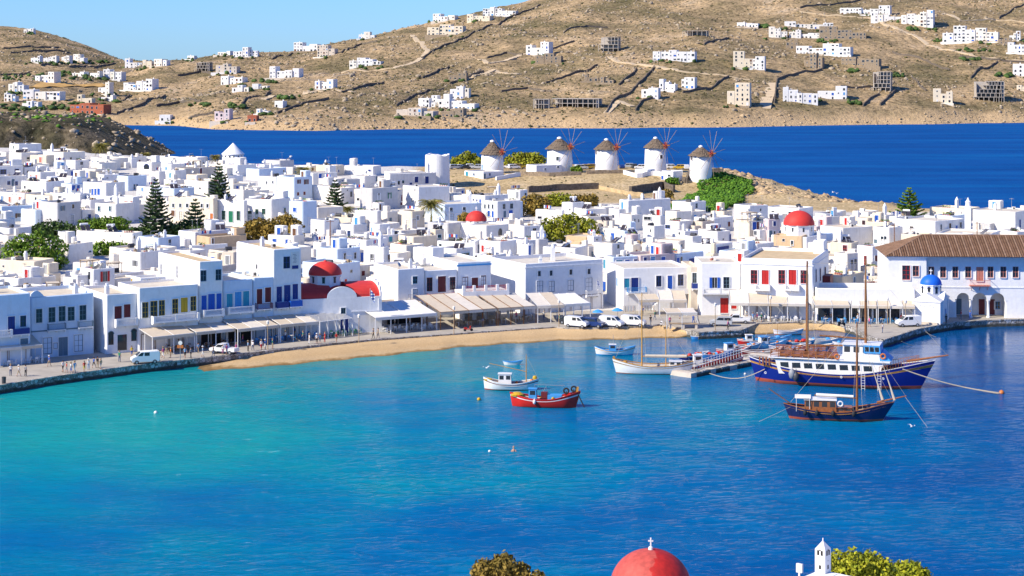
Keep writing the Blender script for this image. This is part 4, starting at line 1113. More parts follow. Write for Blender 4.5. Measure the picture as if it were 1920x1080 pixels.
def put_px(rec,x,y):
 """wall, place along it and height of the point of the house seen at photo pixel x, y (front walls only)"""
 cx,cy,rz,Lx,Ly=rec['cx'],rec['cy'],rec['rz'],rec['Lx'],rec['Ly']
 c,s=math.cos(rz),math.sin(rz)
 d_=Vector(((x-960)/F,1.0));ex=Vector((c,s));ey=Vector((-s,c))
 best=None
 for face in 'LRW':
  nrm=-ey if face=='L' else ex if face=='R' else-ex
  p0=Vector((cx,cy))+nrm*(Ly/2 if face=='L' else Lx/2)
  den=d_.dot(nrm)
  if den>=-1e-4:continue
  t=p0.dot(nrm)/den
  q=d_*t;rel=q-Vector((cx,cy))
  u=rel.dot(ex)if face=='L' else rel.dot(ey)
  lim=(Lx if face=='L' else Ly)/2
  over=max(0,abs(u)-lim)
  if best is None or over<best[0]:best=(over,face,max(-lim+0.3,min(lim-0.3,u)),CH-(y-HZ)*t/F)
 return best
def add_win(t,rec,face,u,z,kind,colr,w,h,name='window',proud=0.004):
 if face=='L':loc,rz=(u,-rec['Ly']/2-proud,z),0
 elif face=='W':loc,rz=(-rec['Lx']/2-proud,u,z),-math.pi/2
 else:loc,rz=(rec['Lx']/2+proud,u,z),math.pi/2
 return link(name,win_mesh(kind,colr,w,h),t,loc,rz)
COLW=['blue','blue','sky','navy','brown','grey','slate','whitep','red','maroon','green','teal']
def house_at(cx,cy,zb,rz,Lx,Ly,h,wall=None,wins=None,items=None,name='house',rs=None,auto=True,group='white houses of the town',wd=None,par=None,roofm='rooftop'):
 rs=rs or random.Random(int(cx*31+cy*17))
 wall=wall or rs.choice(WALLMIX)
 t=thing(name,None,'house',(cx,cy,zb),rz,group)
 FOOT.append(corners(cx,cy,rz,Lx/2,Ly/2))
 par=par if par is not None else rs.uniform(0.2,0.5)
 mb=block_mb(-Lx/2,Lx/2,-Ly/2,Ly/2,-3.0,h-par,par=par,flare=rs.uniform(0,0.12),ch=rs.uniform(0.06,0.16))
 part('wall',mb,[wall,roofm],t)
 rec=dict(o=t,cx=cx,cy=cy,rz=rz,Lx=Lx,Ly=Ly,h=h,zb=zb,wall=wall,cols=[],items=[],par=par)
 if wins:
  for(x,y,kind,colr,w,hh)in wins:
   hit=put_px(rec,x,y)
   if not hit:continue
   z=hit[3]-zb-hh/2
   z=max(0.05,min(z,h-hh-0.35));u=hit[2]
   lim=(Lx if hit[1]=='L' else Ly)/2-w/2-0.15
   u=max(-lim,min(lim,u))if lim>0 else 0
   add_win(t,rec,hit[1],u,z,kind,colr,w,hh,'door' if hh>1.85 else 'window');rec['cols'].append((colr,'door' if hh>1.85 else 'window'))
 if auto and not wins:
  colr=rs.choice(COLW)
  for face,Lf in(('L',Lx),('R',Ly)):
   n=int(Lf/rs.uniform(2.4,4.2))
   for f_ in range(max(1,round(h/3.3))):
    for k in range(n):
     if rs.random()<0.42:continue
     kind=rs.choice(['pane','shut','hole','open','shut','pane'])
     w,hh=rs.choice([(0.7,1.0),(0.9,1.2),(0.9,2.0),(0.6,0.8),(0.8,1.3)])
     u=-Lf/2+Lf*(k+0.5)/n+rs.uniform(-0.25,0.25);z=f_*3.1+(0.1 if hh>1.9 else 1.0)
     if z+hh>h-0.5 or(kind=='open' and n>0 and Lf/n<2.4):continue
     cc=colr if rs.random()<0.8 else rs.choice(COLW)
     add_win(t,rec,face,u,z,kind,cc,w,hh,'door' if hh>1.85 else 'window');rec['cols'].append((cc,'door' if hh>1.85 else 'window'))
 if items is None:
  items=[]
  for _ in range(rs.choice([1,2,2,3,4])):items.append(rs.choice(['chimney','chimney','solar_heater','water_tank','satellite_dish','aerial','aerial','air_conditioner','dark_tank','pergola','flower_pots','stairhead','stairhead']))
 zr=h-par
 items=list(items)
 if group.startswith('white'):
  for _ in range(rs.choice([1,1,2,3])if Lx*Ly>30 else 1):items.append(rs.choice(['crates','washing_line','aerial','satellite_dish','chimney','crates','dark_tank','air_conditioner','solar_heater','flower_pots','stairhead']))
  if auto and not wins and rs.random()<0.65:
   aw,ad_,ah=rs.uniform(1.6,Lx*0.5),rs.uniform(1.2,2.6),h*rs.uniform(0.45,0.8);u=rs.uniform(-1,1)*(Lx-aw)*0.48
   mb=block_mb(-aw/2,aw/2,-ad_,-0.01,-3,ah-0.2,par=0.2,th=0.2);part('annex',mb,[wall,'rooftop'],t,False,(u,-Ly/2,0))
 for it in items:
  hx,hy=max(0.2,Lx/2-1.1),max(0.2,Ly/2-1.1)
  x,y=rs.uniform(-hx,hx),rs.uniform(-hy,hy)
  if it=='pergola' and(Lx<5 or Ly<5):continue
  if it=='stairhead':
   a,b_=min(Lx*0.42,rs.uniform(2,3.6)),min(Ly*0.42,rs.uniform(2,3.4))
   x,y=rs.choice([-1,1])*(Lx/2-a/2-0.32),Ly/2-b_/2-0.32
   mb=block_mb(-a/2,a/2,-b_/2,b_/2,-0.3,rs.uniform(1.9,2.5),par=0.15,th=0.2)
   sh_=part('stairhead',mb,[wall,'rooftop'],t,False,(x,y,zr))
   if rs.random()<0.8:link('door',win_mesh('shut',rs.choice(['blue','sky','brown','red','whitep','grey']),0.8,1.7),sh_,(0,-b_/2-0.004,0.05))
  else:
   link(it,roof_item(it),t,(x,y,zr),0 if it in('satellite_dish',)else(rs.choice([-0.4,0.2,1.2,1.6])-(0 if it!='solar_heater' else 0.6)))
  rec['items'].append(it)
 rec['wins']=wins or[]
 HOUSES.append(rec)
 return rec
_ZO={'A':(0,265,4.596),'B':(240,265,4.596),'C':(480,280,4.596),'D':(720,280,4.596),'E':(960,340,6.354),'F':(1200,340,6.354),'G':(1440,340,6.354),'H':(1680,340,6.354)}
W_,D_,S_,B_=('hole','whitep',0.8,1.0),('shut','blue',0.9,2.0),None,None
T=[
('A',80,160,358,25,3.6,'whitewash',[(117,52,'pane','green',0.8,1.1)],['aerial']),
('A',75,182,372,100,4.6,'whitewash',[(242,152,'pane','slate',1.0,1.1)],['solar_heater']),
('A',362,545,735,95,3.6,'whitewash',[(515,150,'hole','whitep',0.7,0.9),(610,150,'hole','whitep',0.9,1.0)],['tall_chimney','aerial','satellite_dish']),
('A',256,400,470,122,4.0,'cream',[(350,160,'shut','salmon',1.0,1.8)],[]),
('A',-60,-20,200,214,4.2,'whitewash',[(27,262,'pane','blue',1.9,1.4),(145,257,'pane','blue',1.4,1.4)],['solar_heater','aerial']),
('A',200,212,410,222,3.4,'whitewash',[(240,265,'hole','whitep',0.8,1.0),(290,262,'hole','whitep',0.8,0.8)],['solar_heater']),
('A',462,490,568,180,3.4,'blueshadewash',[(537,200,'shut','sky',0.8,1.9)],[]),
('A',566,648,770,165,3.6,'whitewash',[(702,200,'pane','grey',1.0,1.8)],['flower_pots']),
('A',495,548,645,245,3.4,'whitewash',[(567,274,'shut','sky',0.7,1.1),(621,284,'shut','blue',0.8,1.9)],['chimney']),
('A',238,346,350,268,3.6,'whitewash',[(268,310,'shut','salmon',0.8,1.3),(315,308,'shut','salmon',0.9,1.3)],[]),
('A',-40,-10,232,300,4.2,'whitewash',[(112,355,'shut','slate',0.8,2.0),(138,362,'pane','blue',0.9,1.1),(75,358,'pane','blue',0.8,1.0)],['aerial']),
('A',345,352,480,268,3.2,'beige',[],['chimney']),
('A',398,610,616,315,4.0,'whitewash',[],[]),
('A',612,618,845,322,3.2,'cream',[(795,345,'pane','sky',1.8,1.0),(750,345,'pane','sky',1.2,1.0)],['aerial']),
('A',606,614,722,368,4.2,'blueshadewash',[(631,400,'shut','blue',1.1,1.4),(673,398,'shut','blue',0.9,1.3)],[]),
('A',712,912,918,360,5.2,'whitewash',[(797,437,'shut','blue',0.8,1.8),(825,436,'shut','blue',0.7,1.8),(853,435,'shut','blue',0.9,1.8),(780,436,'pane','sky',0.6,1.5)],[]),
('A',755,845,850,265,3.4,'cream',[(808,290,'pane','brown',0.6,1.0)],['flower_pots']),
('A',842,892,1030,288,3.6,'whitewash',[(868,320,'pane','slate',0.5,0.8),(925,325,'hole','whitep',0.6,0.9)],['chimney']),
('A',1000,1072,1190,320,3.6,'whitewash',[(1032,365,'pane','grey',0.8,1.2)],['dark_tank']),
('A',180,398,402,350,3.6,'whitewash',[(215,395,'hole','whitep',0.6,0.8)],['flower_pots','solar_heater']),
('A',450,692,778,455,5.0,'whitewash',[(516,487,'pane','grey',0.9,0.9)],['chimney','chimney']),
('A',486,496,700,530,6.2,'greywash',[(540,576,'open','slate',0.6,1.3),(628,560,'pane','brown',0.6,0.9),(620,672,'pane','slate',1.0,2.1)],[]),
('A',300,306,492,590,4.0,'blueshadewash',[(371,673,'shut','blue',1.0,1.4),(423,675,'shut','blue',1.0,1.5)],['flower_pots']),
('A',-40,10,302,560,4.2,'blueshadewash',[],['water_tank','aerial']),
('A',815,1000,1012,540,5.4,'whitewash',[(855,580,'pane','teal',0.6,1.1),(950,580,'pane','teal',0.5,1.1),(875,670,'hole','whitep',1.3,0.6)],[]),
('A',905,1150,1205,480,6.2,'whitewash',[(1085,536,'shut','salmon',0.8,1.3),(1135,530,'shut','salmon',0.5,0.9),(1050,620,'pane','grey',1.1,2.0)],['tall_chimney']),
('A',772,780,905,505,3.6,'whitewash',[],[]),
('A',698,708,822,592,3.6,'whitewash',[],[]),
('A',-20,212,215,445,4.0,'whitewash',[(20,495,'shut','sky',0.5,1.4),(86,500,'shut','salmon',0.7,1.4),(173,492,'shut','salmon',0.8,0.9)],['flower_pots']),
('A',218,428,432,470,4.0,'cream',[(310,496,'pane','slate',0.6,0.8),(400,505,'pane','navy',0.7,1.0)],['chimney','solar_heater']),
('A',342,588,805,892,4.4,'whitewash',[(401,975,'shut','sky',0.7,1.0),(509,948,'shut','blue',0.7,2.2),(775,968,'arch','sky',0.8,1.3)],['water_tank','aerial']),
('A',200,322,328,968,3.0,'whitewash',[],['chimney','flower_pots']),
('A',-30,300,470,1035,3.4,'cream',[(30,1076,'hole','whitep',0.5,0.4)],['chimney']),
('A',655,1145,1230,790,3.6,'whitewash',[(1150,830,'hole','whitep',0.6,1.0)],['satellite_dish','solar_heater','solar_heater','pergola']),
('B',345,738,775,490,7.6,'cream',[(392,552,'pane','slate',0.5,0.8),(452,552,'pane','slate',0.5,0.8),(512,552,'pane','slate',0.6,0.8),(638,553,'pane','slate',0.5,0.8),(687,555,'pane','slate',0.5,0.8),(390,620,'shut','brown',1.0,1.4),(460,640,'pane','grey',1.2,2.0),(515,625,'pane','grey',0.9,1.4),(728,665,'shut','orange',0.8,2.5)],[]),
('B',765,1003,1022,512,7.2,'whitewash',[(826,636,'pane','green',0.9,2.2),(888,650,'shut','green',1.2,2.8),(953,640,'pane','green',0.9,2.2)],['solar_heater']),
('B',1004,1240,1400,503,7.4,'whitewash',[(1052,635,'pane','green',1.1,2.0),(1113,620,'pane','green',0.8,2.0),(1171,620,'pane','green',0.9,2.2),(1348,600,'pane','green',0.7,1.5)],['solar_heater','aerial','flower_pots']),
('B',805,942,1108,205,3.8,'whitewash',[(838,272,'arch','blue',0.9,1.4),(900,285,'hole','whitep',0.5,0.5)],['chimney','aerial']),
('B',408,600,690,140,3.6,'whitewash',[],['flower_pots','aerial']),
('B',142,385,395,142,3.0,'whitewash',[(210,160,'pane','slate',0.7,0.8)],['aerial','aerial']),
('B',0,28,78,150,3.2,'whitewash',[],[]),
('B',75,205,290,180,3.8,'whitewash',[(160,220,'arch','blue',2.2,1.9)],[]),
('B',280,372,482,195,3.6,'whitewash',[(331,236,'shut','sky',0.7,1.0)],['aerial']),
('B',180,270,326,262,4.2,'whitewash',[],['chimney']),
('B',324,405,505,250,3.8,'whitewash',[(368,295,'shut','teal',1.0,1.4)],[]),
('B',478,485,765,232,3.6,'beige',[(627,256,'shut','maroon',0.8,1.8)],['pergola','chimney']),
('B',490,690,700,345,5.0,'whitewash',[(620,404,'hole','whitep',0.7,0.4)],['flower_pots','solar_heater']),
('B',500,600,690,290,3.4,'cream',[(625,330,'shut','orange',1.3,0.9)],[]),
('B',856,864,995,300,4.2,'whitewash',[(838,275,'hole','whitep',0.5,0.9)],[]),
('B',270,388,392,390,3.6,'whitewash',[],['chimney']),
('B',385,396,575,408,3.6,'blueshadewash',[(459,437,'shut','blue',0.8,1.2)],[]),
('B',-10,0,165,302,4.4,'blueshadewash',[(55,392,'pane','sky',0.7,1.5),(75,392,'pane','sky',0.7,1.5)],['dark_tank']),
('B',70,200,205,395,3.4,'whitewash',[(125,393,'shut','sky',0.6,1.0)],[]),
('B',250,262,452,832,3.6,'blueshadewash',[(357,868,'pane','slate',0.7,1.1)],['satellite_dish']),
('B',696,704,1025,826,3.4,'tan',[(728,860,'shut','brown',0.5,1.2)],['solar_heater','satellite_dish']),
('B',400,532,672,945,4.0,'whitewash',[(601,986,'shut','maroon',1.0,0.9),(435,982,'hole','whitep',0.7,0.6)],['aerial']),
('B',690,855,862,950,4.4,'cream',[(752,985,'pane','whitep',0.6,1.2),(778,985,'pane','whitep',0.6,1.2),(804,985,'pane','whitep',0.6,1.2),(830,985,'pane','whitep',0.6,1.2)],[]),
('B',530,545,860,900,3.2,'whitewash',[],['air_conditioner','aerial']),
('B',-80,108,116,958,4.6,'whitewash',[(60,1050,'open','grey',0.7,1.2)],['chimney','tall_chimney']),
('C',200,206,330,96,3.4,'greywash',[],['aerial']),
('C',-10,70,205,132,3.2,'whitewash',[],['chimney']),
('C',15,25,265,170,3.8,'blueshadewash',[(238,190,'pane','whitep',0.5,0.9)],['chimney']),
('C',515,690,762,140,3.4,'cream',[(710,188,'shut','navy',0.6,0.8)],['chimney','dark_tank','aerial']),
('C',760,1010,1080,145,3.2,'whitewash',[(980,183,'shut','navy',0.9,0.6),(860,205,'hole','whitep',0.6,0.6)],['aerial','stairhead']),
('C',415,488,702,205,4.0,'whitewash',[(552,230,'shut','blue',0.8,1.9),(600,225,'hole','whitep',0.5,0.6)],[]),
('C',15,175,322,240,4.2,'whitewash',[(92,287,'pane','slate',0.4,0.7),(146,283,'pane','slate',0.4,0.6),(218,286,'shut','maroon',0.9,1.4),(306,287,'shut','maroon',1.1,1.2)],['dark_tank']),
('C',320,328,488,240,7.0,'blueshadewash',[(370,278,'open','maroon',0.6,1.2),(432,280,'open','maroon',0.8,1.4),(360,385,'shut','maroon',0.7,0.9),(415,380,'shut','maroon',0.7,0.9)],[]),
('C',538,690,770,255,3.8,'whitewash',[(742,275,'shut','navy',0.7,0.5)],[]),
('C',452,682,690,320,4.4,'whitewash',[(545,402,'hole','whitep',0.5,0.5)],[]),
('C',765,780,898,256,3.6,'greywash',[],[]),
('C',820,936,1045,230,4.2,'whitewash',[(1040,245,'shut','slate',0.6,1.6)],[]),
('C',722,734,848,335,4.6,'whitewash',[(818,386,'pane','slate',0.8,1.4),(786,352,'hole','whitep',0.4,0.4)],[]),
('C',848,986,1000,345,4.8,'whitewash',[(945,415,'shut','navy',1.8,2.0),(988,412,'shut','blue',0.8,2.0),(880,430,'hole','whitep',0.8,0.7)],['air_conditioner']),
('C',988,1000,1225,335,6.2,'greywash',[(1058,405,'open','whitep',0.6,1.9),(1150,398,'open','green',0.6,1.7)],[]),
('C',-30,150,300,450,6.2,'whitewash',[(10,555,'pane','green',0.9,1.8),(68,560,'pane','green',0.9,1.8),(245,543,'pane','green',0.8,1.5),(120,482,'hole','whitep',0.4,0.5),(160,482,'hole','whitep',0.4,0.5)],['chimney']),
('C',282,404,528,452,8.0,'blueshadewash',[(335,521,'shut','blue',1.0,1.0),(345,610,'shut','slate',0.8,1.0),(460,620,'pane','whitep',0.7,1.8)],[]),
('C',520,530,752,502,5.0,'whitewash',[(657,576,'pane','slate',0.9,1.0)],[]),
('C',466,588,720,612,4.8,'whitewash',[(520,695,'hole','whitep',0.6,0.6)],['air_conditioner']),
('C',850,1050,1082,530,4.4,'whitewash',[],['air_conditioner','satellite_dish']),
('C',1000,1052,1112,462,4.4,'whitewash',[(1068,500,'shut','brown',0.6,1.6)],[]),
('C',740,948,952,782,3.4,'whitewash',[],['water_tank']),
('C',688,700,902,862,4.8,'blueshadewash',[(763,920,'pane','grey',0.5,1.2),(852,915,'pane','grey',0.5,1.2)],['stairhead','aerial']),
('C',490,560,612,802,3.2,'whitewash',[],['air_conditioner']),
('C',395,700,902,992,4.6,'blueshadewash',[(770,1160,'shut','red',0.6,1.2),(820,1050,'hole','whitep',0.7,0.6)],['dark_tank']),
('C',925,1105,1150,845,6.6,'whitewash',[(1002,940,'pane','whitep',0.8,1.8),(1160,935,'pane','brown',0.8,1.4)],['tall_chimney','satellite_dish']),
('C',600,820,830,590,3.6,'cream',[(850,660,'shut','brown',1.6,0.5)],['aerial']),
('C',700,840,960,650,3.8,'whitewash',[],['water_tank','stairhead']),
('C',100,330,420,745,3.2,'whitewash',[],['stairhead','satellite_dish','solar_heater']),
('D',0,48,452,210,5.4,'whitewash',[(278,262,'shut','navy',1.1,1.7),(368,265,'shut','navy',1.1,2.1),(83,292,'pane','slate',0.5,0.9),(126,288,'pane','slate',0.6,1.0),(163,280,'pane','green',0.5,0.7),(230,300,'shut','navy',0.8,0.8)],['tall_chimney']),
('D',160,295,568,325,6.0,'whitewash',[(268,350,'hole','whitep',0.5,0.9),(242,435,'arch','whitep',0.5,1.3),(272,455,'hole','whitep',0.5,0.8)],['flower_pots']),
('D',-20,-5,115,322,5.8,'greywash',[(55,398,'pane','green',0.8,1.6)],[]),
('D',100,112,162,360,4.8,'greywash',[(150,420,'shut','maroon',0.7,1.7),(145,470,'shut','maroon',1.0,0.8)],['chimney']),
('D',352,520,842,475,5.2,'blueshadewash',[(578,521,'pane','slate',0.7,1.0),(690,517,'pane','slate',0.7,1.0),(502,524,'pane','green',0.5,0.9),(582,590,'pane','grey',1.0,2.0),(637,588,'pane','whitep',1.3,2.0)],['tall_chimney']),
('D',148,240,352,535,5.0,'cream',[(203,632,'pane','grey',0.6,1.2),(258,640,'pane','whitep',1.2,2.2),(288,590,'pane','whitep',0.7,1.0)],[]),
('D',740,868,1072,400,4.2,'whitewash',[(773,445,'pane','blue',0.5,1.0),(803,448,'pane','blue',0.5,1.0),(832,455,'shut','blue',0.7,1.5),(915,440,'pane','brown',0.7,0.7),(968,438,'pane','brown',0.6,0.8)],['pergola','tall_chimney']),
('D',838,975,1180,450,6.4,'whitewash',[(873,492,'pane','slate',0.5,1.0),(905,492,'pane','slate',0.5,1.0),(938,493,'pane','slate',0.5,1.0),(906,555,'shut','blue',0.9,1.5),(940,560,'shut','blue',0.7,1.6),(1032,492,'pane','slate',0.8,1.2),(1097,488,'pane','slate',0.9,1.2),(1038,560,'shut','slate',0.8,1.7),(1090,557,'shut','blue',1.2,1.9)],[]),
('D',540,552,706,640,4.2,'greywash',[],[]),
('D',702,880,1078,660,4.6,'whitewash',[(1000,715,'arch','whitep',1.4,2.0)],[]),
('D',818,1002,1010,795,4.6,'whitewash',[(853,856,'shut','red',0.6,1.4),(928,860,'shut','red',0.9,1.1)],[]),
('D',668,792,822,790,4.2,'whitewash',[(812,840,'pane','grey',0.5,1.0)],['chimney']),
('D',248,462,492,850,4.6,'whitewash',[(480,930,'hole','whitep',0.6,0.9)],['air_conditioner']),
('D',474,622,772,858,4.4,'whitewash',[(700,915,'pane','teal',2.4,1.1)],[]),
('D',455,668,672,800,3.2,'whitewash',[(488,828,'pane','slate',0.6,0.6)],['dark_tank','air_conditioner']),
('D',120,250,262,755,3.0,'cream',[],['chimney','solar_heater']),
('D',395,440,520,690,3.6,'cream',[],['solar_heater','aerial']),
('D',985,1150,1170,1005,4.0,'cream',[(1040,1060,'hole','whitep',0.7,0.9)],['aerial','tall_chimney']),
('D',1000,1100,1120,800,3.4,'whitewash',[],['flower_pots']),
('E',-60,95,188,108,4.0,'whitewash',[(65,165,'shut','grey',0.6,1.8),(158,152,'pane','slate',0.8,0.6)],['flower_pots']),
('E',-80,-10,132,245,4.4,'blueshadewash',[],[]),
('E',588,720,862,255,3.4,'whitewash',[(690,335,'hole','whitep',0.5,0.5)],['solar_heater','water_tank']),
('E',278,600,620,348,3.2,'whitewash',[(330,430,'hole','whitep',1.2,0.6)],[]),
('E',735,880,1132,330,3.8,'whitewash',[(905,392,'pane','slate',1.0,0.6)],[]),
('E',1275,1380,1892,225,6.4,'whitewash',[(1318,290,'shut','sky',0.8,1.8)],['tall_chimney','chimney','chimney','air_conditioner']),
('E',1150,1272,1285,332,4.0,'whitewash',[],['stairhead']),
('E',60,140,342,535,4.4,'whitewash',[(265,600,'pane','grey',1.0,1.6)],['aerial']),
('E',75,188,260,752,4.0,'whitewash',[(203,803,'shut','blue',0.8,2.2)],['chimney']),
('E',285,316,432,690,4.0,'greywash',[],['tall_chimney']),
('E',365,760,905,795,4.4,'whitewash',[(548,862,'open','brown',0.5,0.8),(686,862,'open','brown',0.5,0.8)],['solar_heater','flower_pots']),
('E',968,1190,1345,745,5.0,'whitewash',[(1265,775,'hole','whitep',0.9,0.9)],['water_tank']),
('E',893,966,1082,655,4.0,'whitewash',[(1010,695,'hole','whitep',0.4,0.4)],[]),
('E',635,890,895,660,3.4,'tan',[],['aerial','aerial']),
('E',1278,1420,1560,398,4.2,'whitewash',[(1463,465,'hole','whitep',0.4,0.8),(1508,468,'hole','whitep',0.4,0.8)],[]),
('E',1240,1338,1500,590,3.6,'blueshadewash',[],['stairhead']),
('E',1330,1500,1530,635,4.0,'whitewash',[],['flower_pots']),
('E',1090,1202,1505,905,5.2,'blueshadewash',[(1105,985,'shut','teal',0.6,1.8),(1275,990,'shut','teal',1.4,1.7),(1370,1000,'shut','blue',1.0,2.2),(1468,960,'shut','navy',0.7,1.0)],['air_conditioner','air_conditioner','water_tank']),
('E',0,130,135,700,3.4,'whitewash',[],['aerial','flower_pots']),
('E',480,556,700,745,3.2,'whitewash',[],[]),
('E',765,905,910,420,3.2,'whitewash',[],['air_conditioner','dark_tank']),
('E',1000,1130,1230,470,3.2,'beige',[],['solar_heater']),
('F',380,600,790,250,3.2,'whitewash',[(670,290,'pane','slate',0.8,1.2)],['water_tank']),
('F',28,165,300,535,4.4,'whitewash',[(127,588,'hole','whitep',0.4,0.7)],['aerial']),
('F',300,470,480,480,3.6,'whitewash',[(330,540,'pane','blue',1.4,0.8)],['flower_pots']),
('F',30,250,305,410,3.2,'whitewash',[(90,440,'pane','grey',1.8,0.7)],['solar_heater','stairhead']),
('F',-10,2,420,885,5.2,'pinkwash',[(58,937,'shut','navy',0.7,1.0),(150,968,'shut','sky',1.1,2.4),(273,942,'shut','blue',1.0,1.4)],[]),
('F',415,430,765,868,4.6,'blueshadewash',[(440,950,'shut','blue',0.8,1.3),(493,940,'arch','whitep',0.7,1.6),(612,950,'shut','navy',1.8,1.1)],['flower_pots']),
('F',735,780,868,706,4.4,'whitewash',[],[]),
('F',735,920,1082,602,4.2,'whitewash',[(990,690,'hole','whitep',0.5,0.4),(1070,672,'shut','navy',0.5,1.6)],['air_conditioner','solar_heater']),
('F',862,872,1105,752,3.8,'whitewash',[(985,812,'shut','navy',4.6,1.4)],['chimney']),
('F',1098,1392,1600,750,4.6,'whitewash',[(1157,830,'shut','teal',0.8,0.9),(1255,835,'shut','teal',0.9,1.0),(1330,838,'shut','sky',0.8,0.9)],['flower_pots','flower_pots']),
('F',1112,1305,1530,292,4.4,'whitewash',[(1435,340,'hole','whitep',0.5,0.7)],['aerial','aerial']),
('F',1285,1300,1560,475,4.8,'cream',[(1360,520,'shut','blue',1.2,1.9),(1480,508,'shut','navy',0.6,1.2),(1400,522,'shut','maroon',0.6,1.9)],['pergola']),
('F',870,882,1112,440,3.6,'whitewash',[],['chimney']),
('F',935,1190,1200,842,3.4,'blueshadewash',[],['satellite_dish']),
('F',380,530,700,595,3.2,'whitewash',[(470,580,'hole','whitep',0.6,0.6)],['aerial','pergola']),
('F',530,620,740,655,4.4,'whitewash',[(648,765,'pane','whitep',1.0,1.6)],['pergola']),
('F',625,740,890,480,3.4,'beige',[],['water_tank','dark_tank','flower_pots']),
('F',840,1000,1100,360,3.0,'cream',[],['stairhead','flower_pots']),
('F',1360,1420,1525,580,3.6,'whitewash',[(1340,610,'pane','grey',0.9,0.9)],['aerial']),
('F',770,880,930,860,3.4,'cream',[],['air_conditioner']),
('G',-60,5,152,455,6.2,'pinkwash',[(75,505,'shut','navy',0.7,1.1),(30,625,'shut','slate',0.9,1.6),(75,632,'pane','grey',0.5,1.6),(152,628,'pane','grey',0.4,1.6)],[]),
('G',618,888,1252,555,4.8,'whitewash',[],['satellite_dish','stairhead']),
('G',1250,1442,1450,555,5.0,'whitewash',[(1362,700,'pane','slate',0.6,1.7),(1400,698,'pane','slate',0.6,1.7),(1285,715,'shut','slate',0.8,0.9)],[]),
('G',60,410,465,652,4.4,'tan',[(185,700,'hole','whitep',0.6,0.6),(288,735,'pane','slate',0.4,1.0)],[]),
('G',462,470,780,640,3.8,'blueshadewash',[],['flower_pots']),
('G',474,682,712,738,3.8,'whitewash',[],['tall_chimney']),
('G',740,1000,1082,735,4.6,'cream',[(918,800,'pane','red',0.9,1.4),(1045,775,'hole','whitep',0.4,0.8)],['tall_chimney','solar_heater']),
('G',778,940,1078,862,7.2,'whitewash',[(995,1000,'pane','grey',0.7,2.2),(1037,990,'pane','grey',0.7,2.2)],[]),
('G',1055,1240,1445,778,6.2,'whitewash',[(1165,950,'pane','red',0.7,2.2),(1288,945,'shut','maroon',0.9,2.2),(1355,940,'pane','grey',0.6,2.2),(1412,930,'pane','grey',0.6,2.2)],[]),
('G',700,742,850,420,3.6,'whitewash',[],['air_conditioner']),
('G',560,690,705,385,3.2,'whitewash',[],['flower_pots']),
('G',1212,1402,1412,405,3.0,'whitewash',[],['aerial','tall_chimney']),
('G',850,1190,1200,440,3.0,'cream',[],['chimney']),
('G',1440,1528,1620,425,3.4,'whitewash',[],['chimney']),
('G',885,960,1075,480,3.2,'whitewash',[],[]),
('G',1180,1440,1525,490,3.0,'cream',[],['flower_pots']),
('G',-20,140,290,795,3.6,'whitewash',[],[]),
('G',-40,370,380,325,3.2,'whitewash',[],['aerial']),
('G',0,60,180,405,3.2,'whitewash',[],['pergola']),
('H',398,838,850,330,3.4,'cream',[],['tall_chimney','aerial','flower_pots']),
('H',-20,465,815,478,6.4,'whitewash',[(190,570,'pane','brown',0.9,1.3),(533,550,'pane','slate',0.5,1.4),(640,545,'pane','brown',0.8,1.7),(718,550,'shut','blue',0.7,0.9),(767,520,'pane','grey',0.8,1.3)],['air_conditioner']),
('H',655,668,835,412,4.0,'blueshadewash',[(838,500,'pane','slate',0.4,0.9)],[]),
('H',912,1422,1640,365,7.2,'whitewash',[(1472,505,'shut','navy',0.9,2.0),(1595,500,'shut','navy',0.9,1.9)],['aerial','aerial','aerial','stairhead']),
('H',990,1125,1130,505,4.0,'greywash',[],['chimney']),
('H',480,1105,1240,640,4.6,'whitewash',[],[]),
('H',0,70,200,415,3.2,'whitewash',[],['solar_heater']),
('H',1240,1440,1640,600,4.4,'whitewash',[],['dark_tank']),
('H',60,360,430,640,4.4,'cream',[],['air_conditioner','air_conditioner']),
]
NAMED={}
for k,(ch,xl,xc,xr,yt,h,wl,wi,it)in enumerate(T):
 ox,oy,s=_ZO[ch]
 rec=house(ox+xl/s,ox+xc/s,ox+xr/s,oy+yt/s,h,wl,[(ox+a/s,oy+b_/s,kk,cc,w,hh)for a,b_,kk,cc,w,hh in wi]if wi else None,it,auto=not wi)
 rec['px']=(ox+xc/s,oy+yt/s)
# ================================================= front
# ------------------------------------------------------------------ the waterfront row
def ray_on(a,rz,xb):
 """length along direction rz from ground point a until photo column xb"""
 k=(xb-960)/F
 c,s=math.cos(rz),math.sin(rz)
 return(k*a.y-a.x)/(c-k*s)
def fb(label,xa,ya,xb,rz,ytop,depth,wall='limewash',wins=None,items=(),name='waterfront_house',z=PZ,xt=None,par=0.4,roofm='rooftop',cat='house'):
 a=gp(xa,ya,z);rz=R(rz)
 Lx=ray_on(a,rz,xb)
 c,s=math.cos(rz),math.sin(rz)
 xt=xb if xt is None else xt
 t_=ray_on(a,rz,xt)
 Yt=a.y+s*t_
 h=CH-(ytop-HZ)*Yt/F-z
 cx=a.x+c*Lx/2-s*depth/2;cy=a.y+s*Lx/2+c*depth/2
 rec=house_at(cx,cy,z,rz,Lx,depth,h,wall,wins,list(items),name,None,False,'waterfront buildings',par=par,roofm=roofm)
 rec['o']['label']=label;rec['o']['category']=cat;rec['done']=True;rec['front']=True
 return rec
def loc_of(rec,x,y):
 hit=put_px(rec,x,y)
 return hit[1],hit[2],hit[3]-rec['zb']
def frame_at(rec,face,u,z,proud=0.0):
 if face=='L':return(u,-rec['Ly']/2-proud,z),0
 if face=='W':return(-rec['Lx']/2-proud,u,z),-math.pi/2
 return(rec['Lx']/2+proud,u,z),math.pi/2
